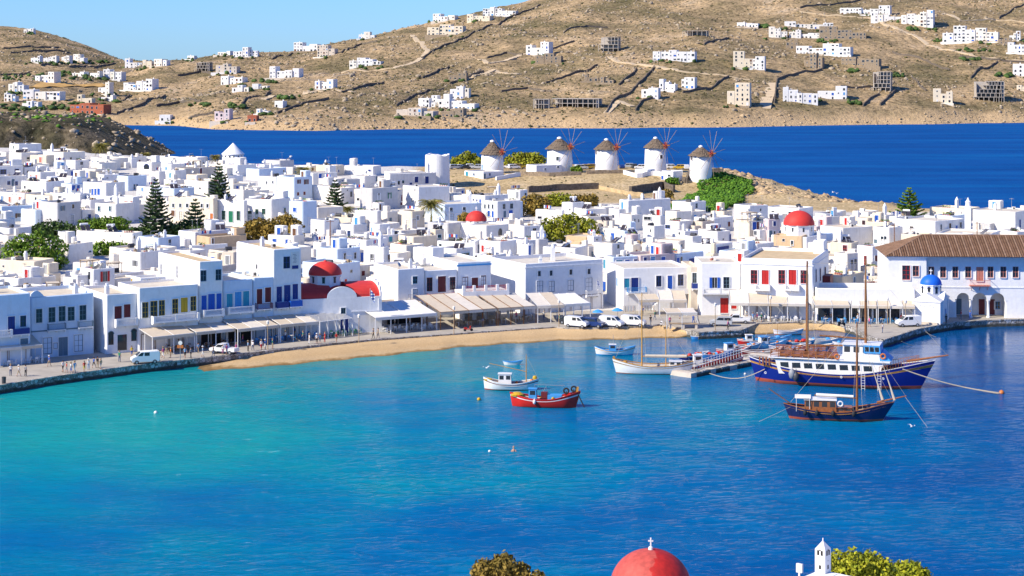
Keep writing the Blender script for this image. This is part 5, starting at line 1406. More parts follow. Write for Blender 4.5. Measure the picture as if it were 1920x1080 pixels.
def balcony(rec,x0,x1,y,colr='whitep',style='rail',dep=1.0,hgt=1.0,slab='limewash'):
 """balcony whose floor is seen between photo columns x0..x1 at row y"""
 f0,u0,z0=loc_of(rec,x0,y);f1,u1,z1=loc_of(rec,x1,y)
 if f0!=f1:u0=-(rec['Lx']if f1=='L' else rec['Ly'])/2+0.1
 w=abs(u1-u0);loc,rz=frame_at(rec,f1,(u0+u1)/2,z1)
 mb=MB();mb.box(-w/2,w/2,-dep,-0.005,-0.16,0,0)
 for k in range(max(2,int(w/2))+1):
  xx=-w/2+0.1+(w-0.2)*k/max(2,int(w/2));mb.box(xx-0.07,xx+0.07,-dep*0.75,-0.005,-0.42,-0.16,0)
 b_=part('balcony',mb,[slab],rec['o'],False,loc,rz)
 rl=MB();P='paint_'+colr
 if style=='rail':
  rl.box(-w/2,w/2,-dep,-dep+0.06,hgt-0.06,hgt);rl.box(-w/2,w/2,-dep,-dep+0.05,0.06,0.11)
  for sx in(-w/2,w/2-0.06):rl.box(sx,sx+0.06,-dep,-0.01,hgt-0.06,hgt);rl.box(sx,sx+0.06,-dep,-dep+0.06,0,hgt)
  n=int(w/0.14)
  for k in range(n):xx=-w/2+0.06+(w-0.12)*(k+0.5)/n;rl.box(xx-0.014,xx+0.014,-dep+0.01,-dep+0.04,0.1,hgt-0.05)
  for k in range(int(dep/0.16)):
   for sx in(-w/2+0.015,w/2-0.045):rl.box(sx,sx+0.03,-dep+0.12+k*0.16,-dep+0.15+k*0.16,0.05,hgt-0.05)
  part('railing',rl,[P],b_)
 elif style=='solid':
  rl.box(-w/2,w/2,-dep,-dep+0.1,0,hgt)
  rl.box(-w/2,-w/2+0.1,-dep+0.1,-0.01,0,hgt);rl.box(w/2-0.1,w/2,-dep+0.1,-0.01,0,hgt)
  part('parapet',rl,[P],b_)
 else:
  rl.box(-w/2,w/2,-dep,-dep+0.18,hgt-0.14,hgt);rl.box(-w/2,w/2,-dep,-dep+0.18,0,0.14)
  npier=max(1,int(w/3.2))
  for k in range(npier+1):xx=-w/2+0.2+(w-0.4)*k/npier;rl.box(xx-0.2,xx+0.2,-dep-0.02,-dep+0.2,0,hgt+0.04)
  n=int(w/0.24)
  for k in range(n):
   xx=-w/2+(k+0.5)*w/n
   rl.lathe([(0.05,0.14),(0.075,0.32),(0.035,0.6),(0.05,hgt-0.14)],6,0,(xx,-dep+0.09,0))
  for sx in(-w/2,w/2-0.16):rl.box(sx,sx+0.16,-dep+0.2,-0.01,0,hgt)
  part('balustrade',rl,[P],b_)
 return b_
def pan(x,y,c,w,h):return(x,y,'pane',c,w,h)
def sht(x,y,c,w,h):return(x,y,'shut',c,w,h)
RZL=32
fb('white house at the left picture edge with a navy door and balustrade',-70,692,57,RZL,549,11,'blueshadewash',[sht(21,608,'navy',1.0,2.4),pan(43,602,'navy',0.8,1.6),sht(45,642,'slate',1.1,1.2)],['chimney','aerial'])
r0=HOUSES[-1];balcony(r0,22,57,624,'navy','solid',0.7,0.9);balcony(r0,-30,20,628,'whitep','balus',1.2)
r1=fb('pale blue two-storey house with five tall grey windows and two slate balconies',58,673,176,RZL,549,12,'blueshadewash',
[pan(73,592,'slate',0.9,2.1),pan(97,590,'slate',1.0,2.3),pan(116,588,'slate',1.0,2.3),pan(133,588,'slate',1.0,2.1),pan(155,586,'slate',1.0,2.3),
pan(89,648,'slate',1.3,2.5),sht(118,650,'slate',1.4,3.0),pan(147,643,'slate',1.3,2.6),pan(104,648,'grey',0.6,0.8)],['chimney'],par=0.5)
balcony(r1,88,121,616,'slate','rail',0.9,1.0);balcony(r1,145,178,611,'slate','rail',0.9,1.0)
mb=MB();mb.box(-r1['Lx']/2-0.02,r1['Lx']/2+0.02,-r1['Ly']/2-0.12,-r1['Ly']/2-0.004,4.3,4.5);part('string_course',mb,'paint_slate',r1['o'])
mb=MB()
pts=[(-r1['Lx']/2,r1['h'])]+[(-r1['Lx']/2+2.2*k/8,r1['h']+1.0*math.sin(math.pi*(0.15+0.85*k/8)))for k in range(9)]+[(-r1['Lx']/2+2.2,r1['h'])]
mb.extr(pts,-r1['Ly']/2+0.02,-r1['Ly']/2+0.3);part('curved_gable',mb,'blueshadewash',r1['o'])
r2=fb('narrow blue-white house with two maroon shutters and a white balcony over a clothes shop',199,664,258,RZL,549,13,'limewash',
[sht(221,586,'maroon',1.1,2.0),sht(238,583,'maroon',1.0,2.1),(208,634,'arch','slate',0.9,2.2),(251,628,'arch','slate',0.9,2.0),(229,642,'hole','whitep',1.6,2.6)],['chimney'])
balcony(r2,214,257,606,'whitep','balus',1.1)
r3=fb('long blue-shaded house with six yellow windows over a cafe terrace',260,660,372,RZL,533,10,'limewash',
[pan(272,581,'yellow',0.9,2.4),pan(288,579,'yellow',1.1,2.5),pan(303,577,'yellow',0.9,2.4),pan(328,574,'yellow',0.9,2.3),sht(345,572,'yellow',1.1,2.4),pan(362,569,'yellow',0.9,2.3)],[])
r3b=fb('tall narrow house with a long lit cream side wall and three blue doors',373,648.5,418,RZL,488,19,'limewash',
[pan(381,517,'slate',0.9,1.7),pan(409,515,'slate',0.9,1.7),sht(382,569,'blue',0.8,2.6),sht(396,567,'blue',1.1,2.8),sht(410,565,'blue',0.8,2.6),pan(303,505,'whitep',0.5,1.8),pan(333,510,'whitep',0.5,2.0)],[],roofm='rooftan')
balcony(r3,282,371,596,'whitep','balus',1.5)
balcony(r3b,374,417,588,'whitep','balus',1.5)
tr=fb('small roof room with two pairs of yellow shutters above the yellow-window house',262,640,312,RZL,518,4,'limewash',[(275,529,'open','yellow',0.5,0.8),(295,528,'open','yellow',0.5,0.8),sht(243,530,'yellow',0.6,1.6)],[],name='roof_room')
r4=fb('low pale house with three teal doors beside the tall narrow house',419,643.5,474,RZL,523,10,'blueshadewash',[sht(430,565,'teal',1.0,2.5),sht(446,563,'sky',1.1,2.8),sht(461,560,'teal',1.0,2.5)],['satellite_dish'])
balcony(r4,420,473,582,'whitep','balus',1.4)
r5=fb('low blue-shaded house with two maroon doors and a red rail',475,638,513,RZL,519,10,'blueshadewash',[sht(486,556,'maroon',0.9,2.5),sht(502,553,'maroon',1.0,2.5)],['air_conditioner','air_conditioner'])
balcony(r5,478,506,577,'maroon','rail',1.2)
r6=fb('tall blue-shaded corner building with a broad lit side wall and a framed sign',512,634.5,565,RZL,464,16,'limewash',
[pan(537,492,'navy',1.1,1.9),sht(523,552,'navy',0.9,2.6),sht(538,550,'navy',1.1,2.8),sht(553,547,'navy',0.9,2.6),pan(482,500,'cream' if False else 'whitep',0.6,0.8)],['air_conditioner','chimney'],par=0.5,roofm='rooftan')
f_,u_,z_=loc_of(r6,553,505);l_,rz_=frame_at(r6,f_,u_,z_,0.01)
mb=MB();mb.box(-0.75,0.75,-0.08,0.0,0,3.1,0);mb.box(-0.6,0.6,-0.10,-0.08,1.0,2.9,0);mb.box(-0.6,0.6,-0.10,-0.08,0.1,0.7,1)
for k in range(7):mb.box(-0.45+0.1*(k%3),0.2+0.1*(k%2),-0.112,-0.10,1.15+k*0.24,1.23+k*0.24,2)
part('sign_panel',mb,['canvaswhite','paint_navy','paint_grey'],r6['o'],False,l_,rz_)
balcony(r6,540,566,572,'blue','solid',1.2);balcony(r6,516,538,575,'navy','solid',1.0)
rc0=fb('low beige block added as dark backing behind the white awning',722,609,792,22,566,6,'beige',None,['crates','air_conditioner'])  # added block, a dark backing for the space under the awning
rm0=fb('narrow pale house with a teal window left of the red balcony house',745,601,796,26,502,12,'limewash',[pan(778,525,'teal',0.8,1.2),pan(778,553,'slate',0.8,2.0)],['chimney','satellite_dish'])
rm1=fb('white house with maroon doors and a long red balcony',797,597,857,26,505,12,'limewash',[pan(805,533,'maroon',1.0,2.4),sht(828,533,'maroon',1.5,2.9),pan(848,531,'maroon',1.0,2.2)],['water_tank'])
balcony(rm1,799,866,557,'red','rail',1.2,1.1)
rm1b=fb('taller white house with a blue cornice and maroon doors above the arched terrace',857,592,921,26,489,15,'limewash',[pan(872,531,'maroon',1.0,2.3),sht(890,533,'maroon',1.2,2.4),pan(906,529,'maroon',0.9,2.4)],['stairhead'])
mb=MB();mb.box(-rm1b['Lx']/2-0.06,rm1b['Lx']/2+0.06,-rm1b['Ly']/2-0.12,-rm1b['Ly']/2-0.004,rm1b['h']-0.75,rm1b['h']-0.45);part('cornice',mb,'paint_sky',rm1b['o'])
a=gp(868,601,PZ);rz=R(20);Lx=ray_on(a,rz,955)
t=thing('arched_terrace','white arched terrace with red railings in front of the maroon door house','terrace',(a.x,a.y,PZ),rz,'waterfront buildings')
hz=CH-(548-HZ)*a.y/F-PZ;D0=5.0
n=4;aw=Lx/n
mb=MB()
for k in range(n):
 x0,x1=k*aw,(k+1)*aw;r_=aw/2-0.35;xm=(x0+x1)/2;sp=hz-1.0-r_
 prof=[(x0,0),(xm-r_,0),(xm-r_,sp)]+[(xm-r_*math.cos(math.pi*j/12),sp+r_*1.0*math.sin(math.pi*j/12))for j in range(1,12)]+[(xm+r_,sp),(xm+r_,0),(x1,0),(x1,hz),(x0,hz)]
 mb.extr([(x0,0),(xm-r_,0),(xm-r_,hz),(x0,hz)],0,0.5);mb.extr([(xm+r_,0),(x1,0),(x1,hz),(xm+r_,hz)],0,0.5)
 for j in range(12):
  a0,a1=math.pi*j/12,math.pi*(j+1)/12
  q=[(xm-r_*math.cos(a0),sp+r_*math.sin(a0)),(xm-r_*math.cos(a1),sp+r_*math.sin(a1)),(xm-r_*math.cos(a1),hz),(xm-r_*math.cos(a0),hz)]
  mb.extr(q,0,0.5)
part('arcade',mb,'limewash',t)
mb=MB();mb.box(0,Lx,0.5,D0,hz-0.25,hz-0.02);mb.box(0,0.4,0.5,D0,0,hz-0.25);part('floor_slab',mb,'limewash',t)
mb=MB();mb.box(0,Lx,D0-0.3,D0,0,hz-0.26);part('rear_wall',mb,'greywash',t)
for k in range(n+1):
 mb=MB();xx=min(max(k*aw,0.25),Lx-0.25);mb.box(xx-0.25,xx+0.25,0.02,0.48,hz,hz+1.15);part('pier',mb,'limewash',t)
for k in range(n):
 mb=MB();x0,x1=k*aw+0.3,(k+1)*aw-0.3
 mb.box(x0,x1,0.2,0.28,hz+0.95,hz+1.02);mb.box(x0,x1,0.2,0.28,hz+0.1,hz+0.16)
 for j in range(14):xx=x0+(x1-x0)*(j+0.5)/14;mb.box(xx-0.02,xx+0.02,0.22,0.26,hz+0.12,hz+0.98)
 part('railing',mb,'paint_red',t)
FOOT.append(corners(a.x+math.cos(rz)*Lx/2,a.y+3,rz,Lx/2,3))
rm2=fb('large lavender-shaded building with four framed windows and small attic windows',984,589,1131,28,486,14,'limewash',
[pan(1011,513,'whitep',0.6,1.0),pan(1033,512,'whitep',0.6,1.0),pan(1070,510,'whitep',0.6,1.0),pan(1104,509,'whitep',0.6,1.0),
pan(1012,540,'grey',1.2,2.6),pan(1034,537,'grey',1.1,1.9),pan(1070,535,'grey',1.1,1.9),pan(1104,533,'grey',1.3,2.4)],['chimney','aerial','tall_chimney'],par=0.7)
balcony(rm2,1002,1026,557,'whitep','rail',1.0);balcony(rm2,1096,1119,552,'whitep','rail',1.0)
mb=MB();mb.box(-rm2['Lx']/2-0.05,rm2['Lx']/2+0.05,-rm2['Ly']/2-0.12,-rm2['Ly']/2-0.004,rm2['h']-0.9,rm2['h']-0.7);part('cornice',mb,'limewash',rm2['o'])
rm3=fb('white house with blue doors, light blue balcony and outside stairs',1168,583,1293,12,500,12,'limewash',
[sht(1175,531,'teal',0.9,1.7),sht(1190,534,'navy',1.3,2.6),pan(1235,527,'navy',0.9,1.9),sht(1256,531,'blue',0.8,2.8),pan(1276,525,'navy',1.0,2.0),sht(1158,529,'sky',0.7,1.5),
(1190,578,'hole','whitep',2.6,2.6),(1230,577,'hole','whitep',2.4,2.5),(1262,577,'hole','whitep',1.8,2.3)],[])
balcony(rm3,1175,1210,547,'sky','rail',1.1);balcony(rm3,1252,1294,548,'whitep','solid',1.2,0.9)
mb=MB()
f0,u0,z0=loc_of(rm3,1256,546)
for k in range(9):mb.box(u0-0.3-(k+1)*0.36,u0-0.3-k*0.36,-rm3['Ly']/2-1.0,-rm3['Ly']/2-0.006,-0.1,z0-0.1-k*0.30)
part('stairs',mb,'limewash',rm3['o'])
fb('beige house down the alley with a navy balcony',1294,583,1314,5,500,10,'beige',[pan(1302,521,'slate',0.7,1.8)],[],z=PZ)
balcony(HOUSES[-1],1295,1313,540,'navy','solid',0.9)
rm4=fb('bright white house with open blue shutters over a red door',1314,591,1389,0,493,12,'limewash',
[(1340,530,'open','blue',0.9,2.0),pan(1362,530,'slate',1.0,2.0),sht(1358,573,'red',1.4,2.8),sht(1376,572,'red',0.9,1.4)],['flower_pots','air_conditioner'])
balcony(rm4,1309,1384,549,'whitep','balus',1.3)
rm5=fb('bright white hotel with five red windows and two white balconies',1390,594,1525,-18,483,20,'limewash',
[pan(1414,519,'red',1.1,2.4),sht(1435,520,'red',1.2,2.6),pan(1466,519,'red',1.1,2.4),sht(1486,520,'red',1.3,2.7),pan(1507,519,'red',1.0,2.3),
pan(1529,517,'maroon',1.2,2.2),pan(1537,515,'maroon',1.4,2.2),pan(1546,512,'maroon',1.6,2.2)],['stairhead'],xt=1395,par=0.6,roofm='rooftan')
balcony(rm5,1416,1445,543,'whitep','balus',1.0,0.9);balcony(rm5,1472,1500,543,'whitep','balus',1.0,0.9)
mb=MB();mb.box(-rm5['Lx']/2-0.05,rm5['Lx']/2+0.05,-rm5['Ly']/2-0.10,-rm5['Ly']/2-0.004,rm5['h']-1.2,rm5['h']-1.05);mb.box(rm5['Lx']/2+0.004,rm5['Lx']/2+0.1,-rm5['Ly']/2,rm5['Ly']/2,rm5['h']-1.2,rm5['h']-1.05);part('cornice',mb,'limewash',rm5['o'])
mb=MB();x0=rm5['Lx']/2
mb.box(x0+0.005,x0+1.5,1.5,5.5,4.0,6.9);part('enclosed_balcony',mb,'paint_maroon',rm5['o'])
rm6=fb('long low white cafe building with a plain parapet',1530,602,1716,-4,541,9,'limewash',
[('%d'%0 and(1545+k*26),592,'hole','whitep',2.2,2.6)for k in range(6)],[],xt=1600,par=0.9)
# ------------------------------------------------------------------ town hall with a tiled hip roof and an arcade
simple('terracotta',(0.20,0.115,0.072),0.85,0.35,1.2,0.3,spec=0.1)
simple('terracotta_pale',(0.29,0.185,0.125),0.85,0.30,1.2,0.3,spec=0.1)
a=gp(1665,596,PZ);rz=R(-4);c,s=math.cos(rz),math.sin(rz)
Lw=ray_on(a,rz,1737);Lt=ray_on(a,rz,1990)
hE=CH-(483-HZ)*a.y/F-PZ
t=thing('town_hall','long white town hall with a tiled hip roof, red windows and an arcade','town hall',(a.x,a.y,PZ),rz,'waterfront buildings')
FOOT.append(corners(a.x+c*Lt/2-s*8,a.y+s*Lt/2+c*8,rz,Lt/2+1,9))
SET=1.4;DP=15.0
recH=dict(cx=a.x+c*Lt/2-s*(DP/2+SET),cy=a.y+s*Lt/2+c*(DP/2+SET),rz=rz,Lx=Lt,Ly=DP,zb=PZ,h=hE)
recW=dict(cx=a.x+c*Lw/2-s*(DP/2),cy=a.y+s*Lw/2+c*(DP/2),rz=rz,Lx=Lw,Ly=DP,zb=PZ,h=hE)
mb=MB();mb.box(0,Lw,0,DP,-1,hE);part('wing_wall',mb,'limewash',t)
def hx(x,y=520):
 h_=put_px(recH,x,y);return h_[2]+Lt/2
AR=[(1794,1819),(1822,1852),(1855,1884)]
zs=4.7
mb=MB()
mb.box(Lw+0.002,Lt,SET,DP,zs+0.3,hE)
xs_=[hx(AR[0][0])]+[0.5*(hx(AR[k][1])+hx(AR[k+1][0]))for k in range(2)]+[hx(AR[2][1])+0.3]
xs_[0]-=0.3
mb.box(Lw+0.002,xs_[0],SET,DP,-1,zs+0.3);mb.box(xs_[3],Lt,SET,DP,-1,zs+0.3)
for k in range(3):
 x0,x1=xs_[k],xs_[k+1];xm=(x0+x1)/2;r_=(x1-x0)/2-0.28;sp=zs-r_-0.05
 for j in range(14):
  a0,a1=math.pi*j/14,math.pi*(j+1)/14
  q=[(xm-r_*math.cos(a0),sp+r_*math.sin(a0)),(xm-r_*math.cos(a1),sp+r_*math.sin(a1)),(xm-r_*math.cos(a1),zs+0.3),(xm-r_*math.cos(a0),zs+0.3)]
  mb.extr(q,SET,SET+0.6)
 mb.box(x0,xm-r_,SET,SET+0.6,sp-0.02,zs+0.3);mb.box(xm+r_,x1,SET,SET+0.6,sp-0.02,zs+0.3)
mb.box(xs_[0],xs_[3],SET+4.0,SET+4.3,0,zs+0.3);mb.box(xs_[0],xs_[3],SET+0.6,SET+4.0,zs,zs+0.29)
part('main_wall',mb,'limewash',t)
for k in range(4):
 mb=MB();xx=xs_[k];mb.lathe([(0.34,0),(0.34,0.25),(0.26,0.3),(0.24,sp-0.3),(0.34,sp-0.15),(0.36,sp)],14,0,(xx,SET+0.3,0));part('column',mb,'limewash',t,True)
for k,(cx_,cl,w,h_)in enumerate(((1802,'slate',1.4,2.9),(1848,'maroon',1.0,2.9),(1866,'maroon',1.2,2.9),(1878,'sky',0.9,1.3))):
 link('door' if h_>2 else 'window',win_mesh('pane' if cl=='sky' else 'shut',cl,w,h_),t,(hx(cx_),SET+3.99,0.05 if h_>2 else 1.2))
def th_win(rec,off,x,y,kind,cl,w,h_,nm='window'):
 hit=put_px(rec,x,y);link(nm,win_mesh(kind,cl,w,h_),t,(hit[2]+rec['Lx']/2,off-0.004,hit[3]-PZ-h_/2))
th_win(recW,0,1699,511,'pane','red',1.3,2.5,'door');th_win(recW,0,1717,508,'pane','salmon',1.0,1.8)
for x in(1746,1768,1791,1815,1857,1881,1904):th_win(recH,SET,x,510,'pane','salmon',0.9,1.9)
th_win(recH,SET,1837,514,'shut','salmon',1.2,2.6,'door')
hb=put_px(recH,1836,534);ub,zb_=hb[2]+Lt/2,hb[3]-PZ
mb=MB();mb.box(ub-1.9,ub+1.9,SET-1.2,SET-0.005,zb_-0.15,zb_)
for k in(-1.5,0,1.5):mb.bar((ub+k,SET-0.02,zb_-1.0),(ub+k,SET-1.1,zb_-0.15),0.08)
bal=part('balcony',mb,'paint_salmon',t)
mb=MB();mb.box(ub-1.9,ub+1.9,SET-1.2,SET-1.14,zb_+0.95,zb_+1.02)
for k in range(20):xx=ub-1.85+k*3.7/19;mb.box(xx-0.02,xx+0.02,SET-1.19,SET-1.15,zb_,zb_+0.97)
for sx in(-1.9,1.84):mb.box(ub+sx,ub+sx+0.06,SET-1.13,SET-0.01,zb_+0.95,zb_+1.02)
part('railing',mb,'paint_salmon',bal)
mb=MB();mb.box(-0.3,Lw+0.3,-0.3,DP+0.3,hE+0.003,hE+0.25);mb.box(Lw+0.303,Lt,SET-0.3,DP+0.3,hE+0.003,hE+0.25);part('eaves',mb,'limewash',t)
mb=MB();mb.box(Lw+0.01,Lt,SET-0.08,SET-0.004,zs+0.9,zs+1.1);part('string_course',mb,'limewash',t)
zr0,rise=hE+0.26,3.3
y0_,y1_=-0.5,DP+0.5;ym=(y0_+y1_)/2;run=ym-y0_
x0_=-0.5;xr_=x0_+run
mb=MB()
mb.add([(x0_,y0_,zr0),(Lt,y0_,zr0),(Lt,ym,zr0+rise),(xr_,ym,zr0+rise),(x0_,y1_,zr0),(Lt,y1_,zr0)],[(0,1,2,3),(0,3,4),(4,3,2,5)])
roof=part('roof',mb,'terracotta',t)
def tile_mesh(ln):
 mb=MB();n=5;vs=[]
 for(yy,rr,zz)in((0,0.125,0),(ln,0.10,0)):
  for k in range(n):aa=math.pi*k/(n-1);vs.append((rr*math.cos(aa),yy,0.02+rr*0.75*math.sin(aa)+zz))
 mb.add(vs,[(k,k+1,n+k+1,n+k)for k in range(n-1)]+[tuple(range(n))])
 return mb
slope=math.hypot(run,rise);ang=math.atan2(rise,run)
sp_=0.46
nrow=int(Lt/sp_)
TM={}
for k in range(nrow):
 xx=x0_+0.2+k*sp_
 ln=slope if xx>xr_ else(xx-x0_)/run*slope
 ln=max(0.3,round(ln*5)/5)
 mk=(ln,k%3==0)
 if mk not in TM:
  mb=MB();seg=0.55
  for j in range(int(math.ceil(ln/seg))):
   a_,b_=j*seg,min(ln,(j+1)*seg+0.06)
   vs=[]
   for(yy,rr,zz)in((a_,0.175,0.04),(b_,0.15,0.0)):
    for q in range(5):aa=math.pi*q/4;vs.append((rr*math.cos(aa),yy,0.01+rr*0.8*math.sin(aa)+zz))
   mb.add(vs,[(q,q+1,6+q,5+q)for q in range(4)]+[(0,1,2,3,4)])
  TM[mk]=mb.mesh('tile_row',['terracotta_pale' if mk[1]else 'terracotta'])
 link('tile_row',TM[mk],roof,(xx,y0_-0.05,zr0+0.01),rot=(ang,0,0))
nrow=int((y1_-y0_)/sp_)
for k in range(nrow):
 yy=y0_+0.2+k*sp_
 ln=max(0.3,round((1-abs(yy-ym)/run)*slope*5)/5);mk=(ln,k%3==0)
 if mk not in TM:
  mb=MB()
  for j in range(int(math.ceil(ln/0.55))):
   a_,b_=j*0.55,min(ln,(j+1)*0.55+0.06);vs=[]
   for(y2,rr,zz)in((a_,0.175,0.04),(b_,0.15,0.0)):
    for q in range(5):aa=math.pi*q/4;vs.append((rr*math.cos(aa),y2,0.01+rr*0.8*math.sin(aa)+zz))
   mb.add(vs,[(q,q+1,6+q,5+q)for q in range(4)]+[(0,1,2,3,4)])
  TM[mk]=mb.mesh('tile_row',['terracotta_pale' if mk[1]else 'terracotta'])
 o=link('tile_row',TM[mk],roof,(x0_-0.05,yy,zr0+0.01));o.rotation_euler=(ang,0,-math.pi/2)
mb=MB();mb.tube([(xr_,ym,zr0+rise+0.04),(Lt,ym,zr0+rise+0.04)],0.16,8);mb.tube([(x0_,y0_,zr0+0.04),(xr_,ym,zr0+rise+0.04)],0.15,8);part('ridge_tiles',mb,'terracotta_pale',roof)
pb=fb('plain white block with a red shutter projecting beside the arcade',1886,593,2000,-4,529,7,'limewash',[sht(1914,570,'red',0.9,2.2),pan(1919,560,'red',0.6,2.4)],[],name='side_block',xt=1890,par=0.3)
# ------------------------------------------------------------------ little harbour chapel with a blue dome
def dome_prof(r_,h_,n=10):return[(r_*math.cos(math.pi/2*k/n),h_*math.sin(math.pi/2*k/n))for k in range(n+1)]
a=gp(1763,609,PZ)
th_=R(24);c,s=math.cos(th_),math.sin(th_)
Ll,Lr=face_lengths(a,1711,1799,th_)
Lr=min(Lr,8.5)
cx,cy=a.x+0.5*(-Ll*c+Lr*s),a.y+0.5*(Ll*s+Lr*c)
t=thing('harbour_chapel','small white chapel with a bright blue dome on the quay','chapel',(cx,cy,PZ),-th_,'churches')
FOOT.append(corners(cx,cy,-th_,Ll/2,Lr/2))
ze=CH-(568-HZ)*a.y/F-PZ
mb=MB();mb.box(-Ll/2,Ll/2,-Lr/2,Lr/2,-0.5,ze)
mb.box(-Ll/2-0.12,Ll/2+0.12,-Lr/2-0.12,Lr/2+0.12,ze+0.002,ze+0.18)
part('wall',mb,'limewash',t)
mb=MB();gh=1.45
mb.extr([(-Ll/2-0.15,ze+0.185),(Ll/2+0.15,ze+0.185),(0,ze+0.185+gh)],-Lr/2-0.15,Lr/2+0.15)
mb.add([(x,y,z)for(y,z)in((-Lr/2*0.42,ze+0.19),(Lr/2*0.42,ze+0.19),(0,ze+0.19+gh*0.98))for x in(-Ll/2-0.16,Ll/2+0.16)],[(0,1,5,4),(2,4,5,3),(0,4,2),(1,3,5),(0,2,3,1)])
part('gabled_roof',mb,'limewash',t)
rd=1.95;zd=ze+0.9
mb=MB();mb.lathe([(rd,zd-0.3),(rd,zd+1.75),(rd+0.16,zd+1.8),(rd+0.16,zd+1.95),(0,zd+1.95)],8,a0=math.pi/8,a1=2*math.pi+math.pi/8);dr=part('drum',mb,'limewash',t)
for k in range(8):
 aa=math.pi/4*k;o=link('window',win_mesh('arch','navy',0.5,1.2),dr,(rd*0.925*math.cos(aa),rd*0.925*math.sin(aa),zd+0.35),aa+math.pi/2)
mb=MB();mb.lathe(dome_prof(rd+0.02,1.75),28,0,(0,0,zd+1.955));part('dome',mb,'domeblue',t,True)
mb=MB();mb.lathe([(0.12,0),(0.16,0.12),(0.05,0.25),(0.0,0.25)],8,0,(0,0,zd+3.7));mb.box(-0.05,0.05,-0.05,0.05,zd+3.9,zd+4.8);mb.box(-0.3,0.3,-0.045,0.045,zd+4.4,zd+4.5);part('cross',mb,'limewash',t)
for u in(-Ll*0.16,Ll*0.16):link('blind_niche',win_mesh('arch','whitep',0.7,1.9),t,(u,-Lr/2-0.004,1.7)).data.materials[1]=MATS['glass']
nm_=win_mesh('arch','whitep',0.7,1.8).copy();nm_.materials[1]=MATS['limewash']
for o in t.children:
 if o.name.startswith('blind_niche'):o.data=nm_
link('door',win_mesh('shut','blue',0.9,2.2),t,(Ll/2+0.004,Lr*0.05,0.1),math.pi/2)
for v in(-Lr*0.32,Lr*0.32):
 mb=MB();mb.box(Ll/2+0.004,Ll/2+0.13,v-0.2,v+0.2,0,ze-0.01);part('pilaster',mb,'limewash',t)
mb=MB();mb.box(-Ll/2+0.6,Ll/2-0.4,-Lr/2-0.75,-Lr/2-0.15,0,0.4);part('stone_bench',mb,'beige',t)
# ------------------------------------------------------------------ red-domed church on the waterfront
t0=gp(598,628,PZ);rz=R(20);c,s=math.cos(rz),math.sin(rz)
Lx=ray_on(t0,rz,716);Ly=11.0
t=thing('red_domed_church','waterfront church with a bright red dome and red vaulted roofs','church',(t0.x,t0.y,PZ),rz,'churches')
FOOT.append(corners(t0.x+c*(Lx/2-1.5)-s*Ly/2,t0.y+s*Lx/2+c*Ly/2,rz,Lx/2+2,Ly/2))
ze=CH-(555-HZ)*(t0.y+s*Lx)/F-PZ
xl_=-5.0
mb=MB();mb.box(xl_,Lx,0,Ly,-0.5,ze)
part('wall',mb,'limewash',t)
xm=4.2;rw=2.7
arc=[(xm-rw*math.cos(math.pi*k/16),ze+0.003+rw*0.72*math.sin(math.pi*k/16))for k in range(17)]
mb=MB();mb.extr(arc,0.02,0.5);part('rounded_gable',mb,'limewash',t)
arc2=[(xm-(rw-0.25)*math.cos(math.pi*k/16),ze+0.003+(rw-0.25)*0.72*math.sin(math.pi*k/16))for k in range(17)]
mb=MB();mb.extr(arc2,0.5,Ly-0.02);part('cross_vault',mb,'domered',t)
ymid=Ly/2
for(xa_,xb_,nm)in((xl_+0.2,xm-1.6,'left_vault'),(xm+1.6,Lx-0.3,'right_vault')):
 vs=[];n=14
 for xx in(xa_,xb_):
  for k in range(n+1):aa=math.pi*k/n;vs.append((xx,ymid-(Ly/2-0.3)*math.cos(aa),ze+0.003+2.1*math.sin(aa)))
 mb=MB();mb.add(vs,[(k,k+1,n+2+k,n+1+k)for k in range(n)]+[tuple(range(n+1)),tuple(range(2*n+1,n,-1))]);part('vault_roof',mb,'domered',t,False)
mb=MB()
for k in range(8):
 aa=math.pi*(k+0.5)/8;mb.box(Lx-0.3,Lx+0.02,ymid-(Ly/2)*math.cos(math.pi*k/8),ymid-(Ly/2)*math.cos(math.pi*(k+1)/8),ze+0.003,ze+2.4*math.sin(aa)+0.35)
part('gable_parapet',mb,'limewash',t)
dx,dy=1.2,6.0
dc=Vector((t0.x+c*dx-s*dy,t0.y+s*dx+c*dy))
rd=30.5*dc.y/F
zdrum0=CH-(534-HZ)*dc.y/F-PZ;zdome0=CH-(514.5-HZ)*dc.y/F-PZ;zdome1=CH-(490.5-HZ)*dc.y/F-PZ
dx+=(610-(960+F*dc.x/dc.y))*dc.y/F
mb=MB();mb.lathe([(rd*1.0,ze),(rd*1.0,zdome0-0.25),(rd*1.06,zdome0-0.2),(rd*1.06,zdome0),(0,zdome0)],8,0,(dx,dy,0),a0=math.pi/8-rz,a1=2*math.pi+math.pi/8-rz);dr=part('drum',mb,'limewash',t)
for k in range(8):
 aa=math.pi/4*k-rz;link('window',win_mesh('arch','slate',0.5,1.2),dr,(dx+rd*0.926*math.cos(aa),dy+rd*0.926*math.sin(aa),zdrum0+0.5),aa+math.pi/2)
mb=MB();mb.lathe(dome_prof(rd*1.03,zdome1-zdome0,12),32,0,(dx,dy,zdome0+0.003));mb.lathe([(0.35,-0.1),(0.25,0.15),(0,0.25)],10,0,(dx,dy,zdome1));part('dome',mb,'domered',t,True)
link('window',win_mesh('pane','slate',0.7,0.9),t,(xm+0.2,-0.004,3.6));link('door',win_mesh('shut','navy',1.3,2.5),t,(xm+0.4,-0.004,0.1))
mb=MB();mb.box(Lx-5.6,Lx-0.5,-0.10,-0.004,ze-2.6,ze-2.45);mb.box(Lx-0.65,Lx-0.5,-0.10,-0.004,ze-2.45,ze-0.4);part('plaster_frame',mb,'limewash',t)
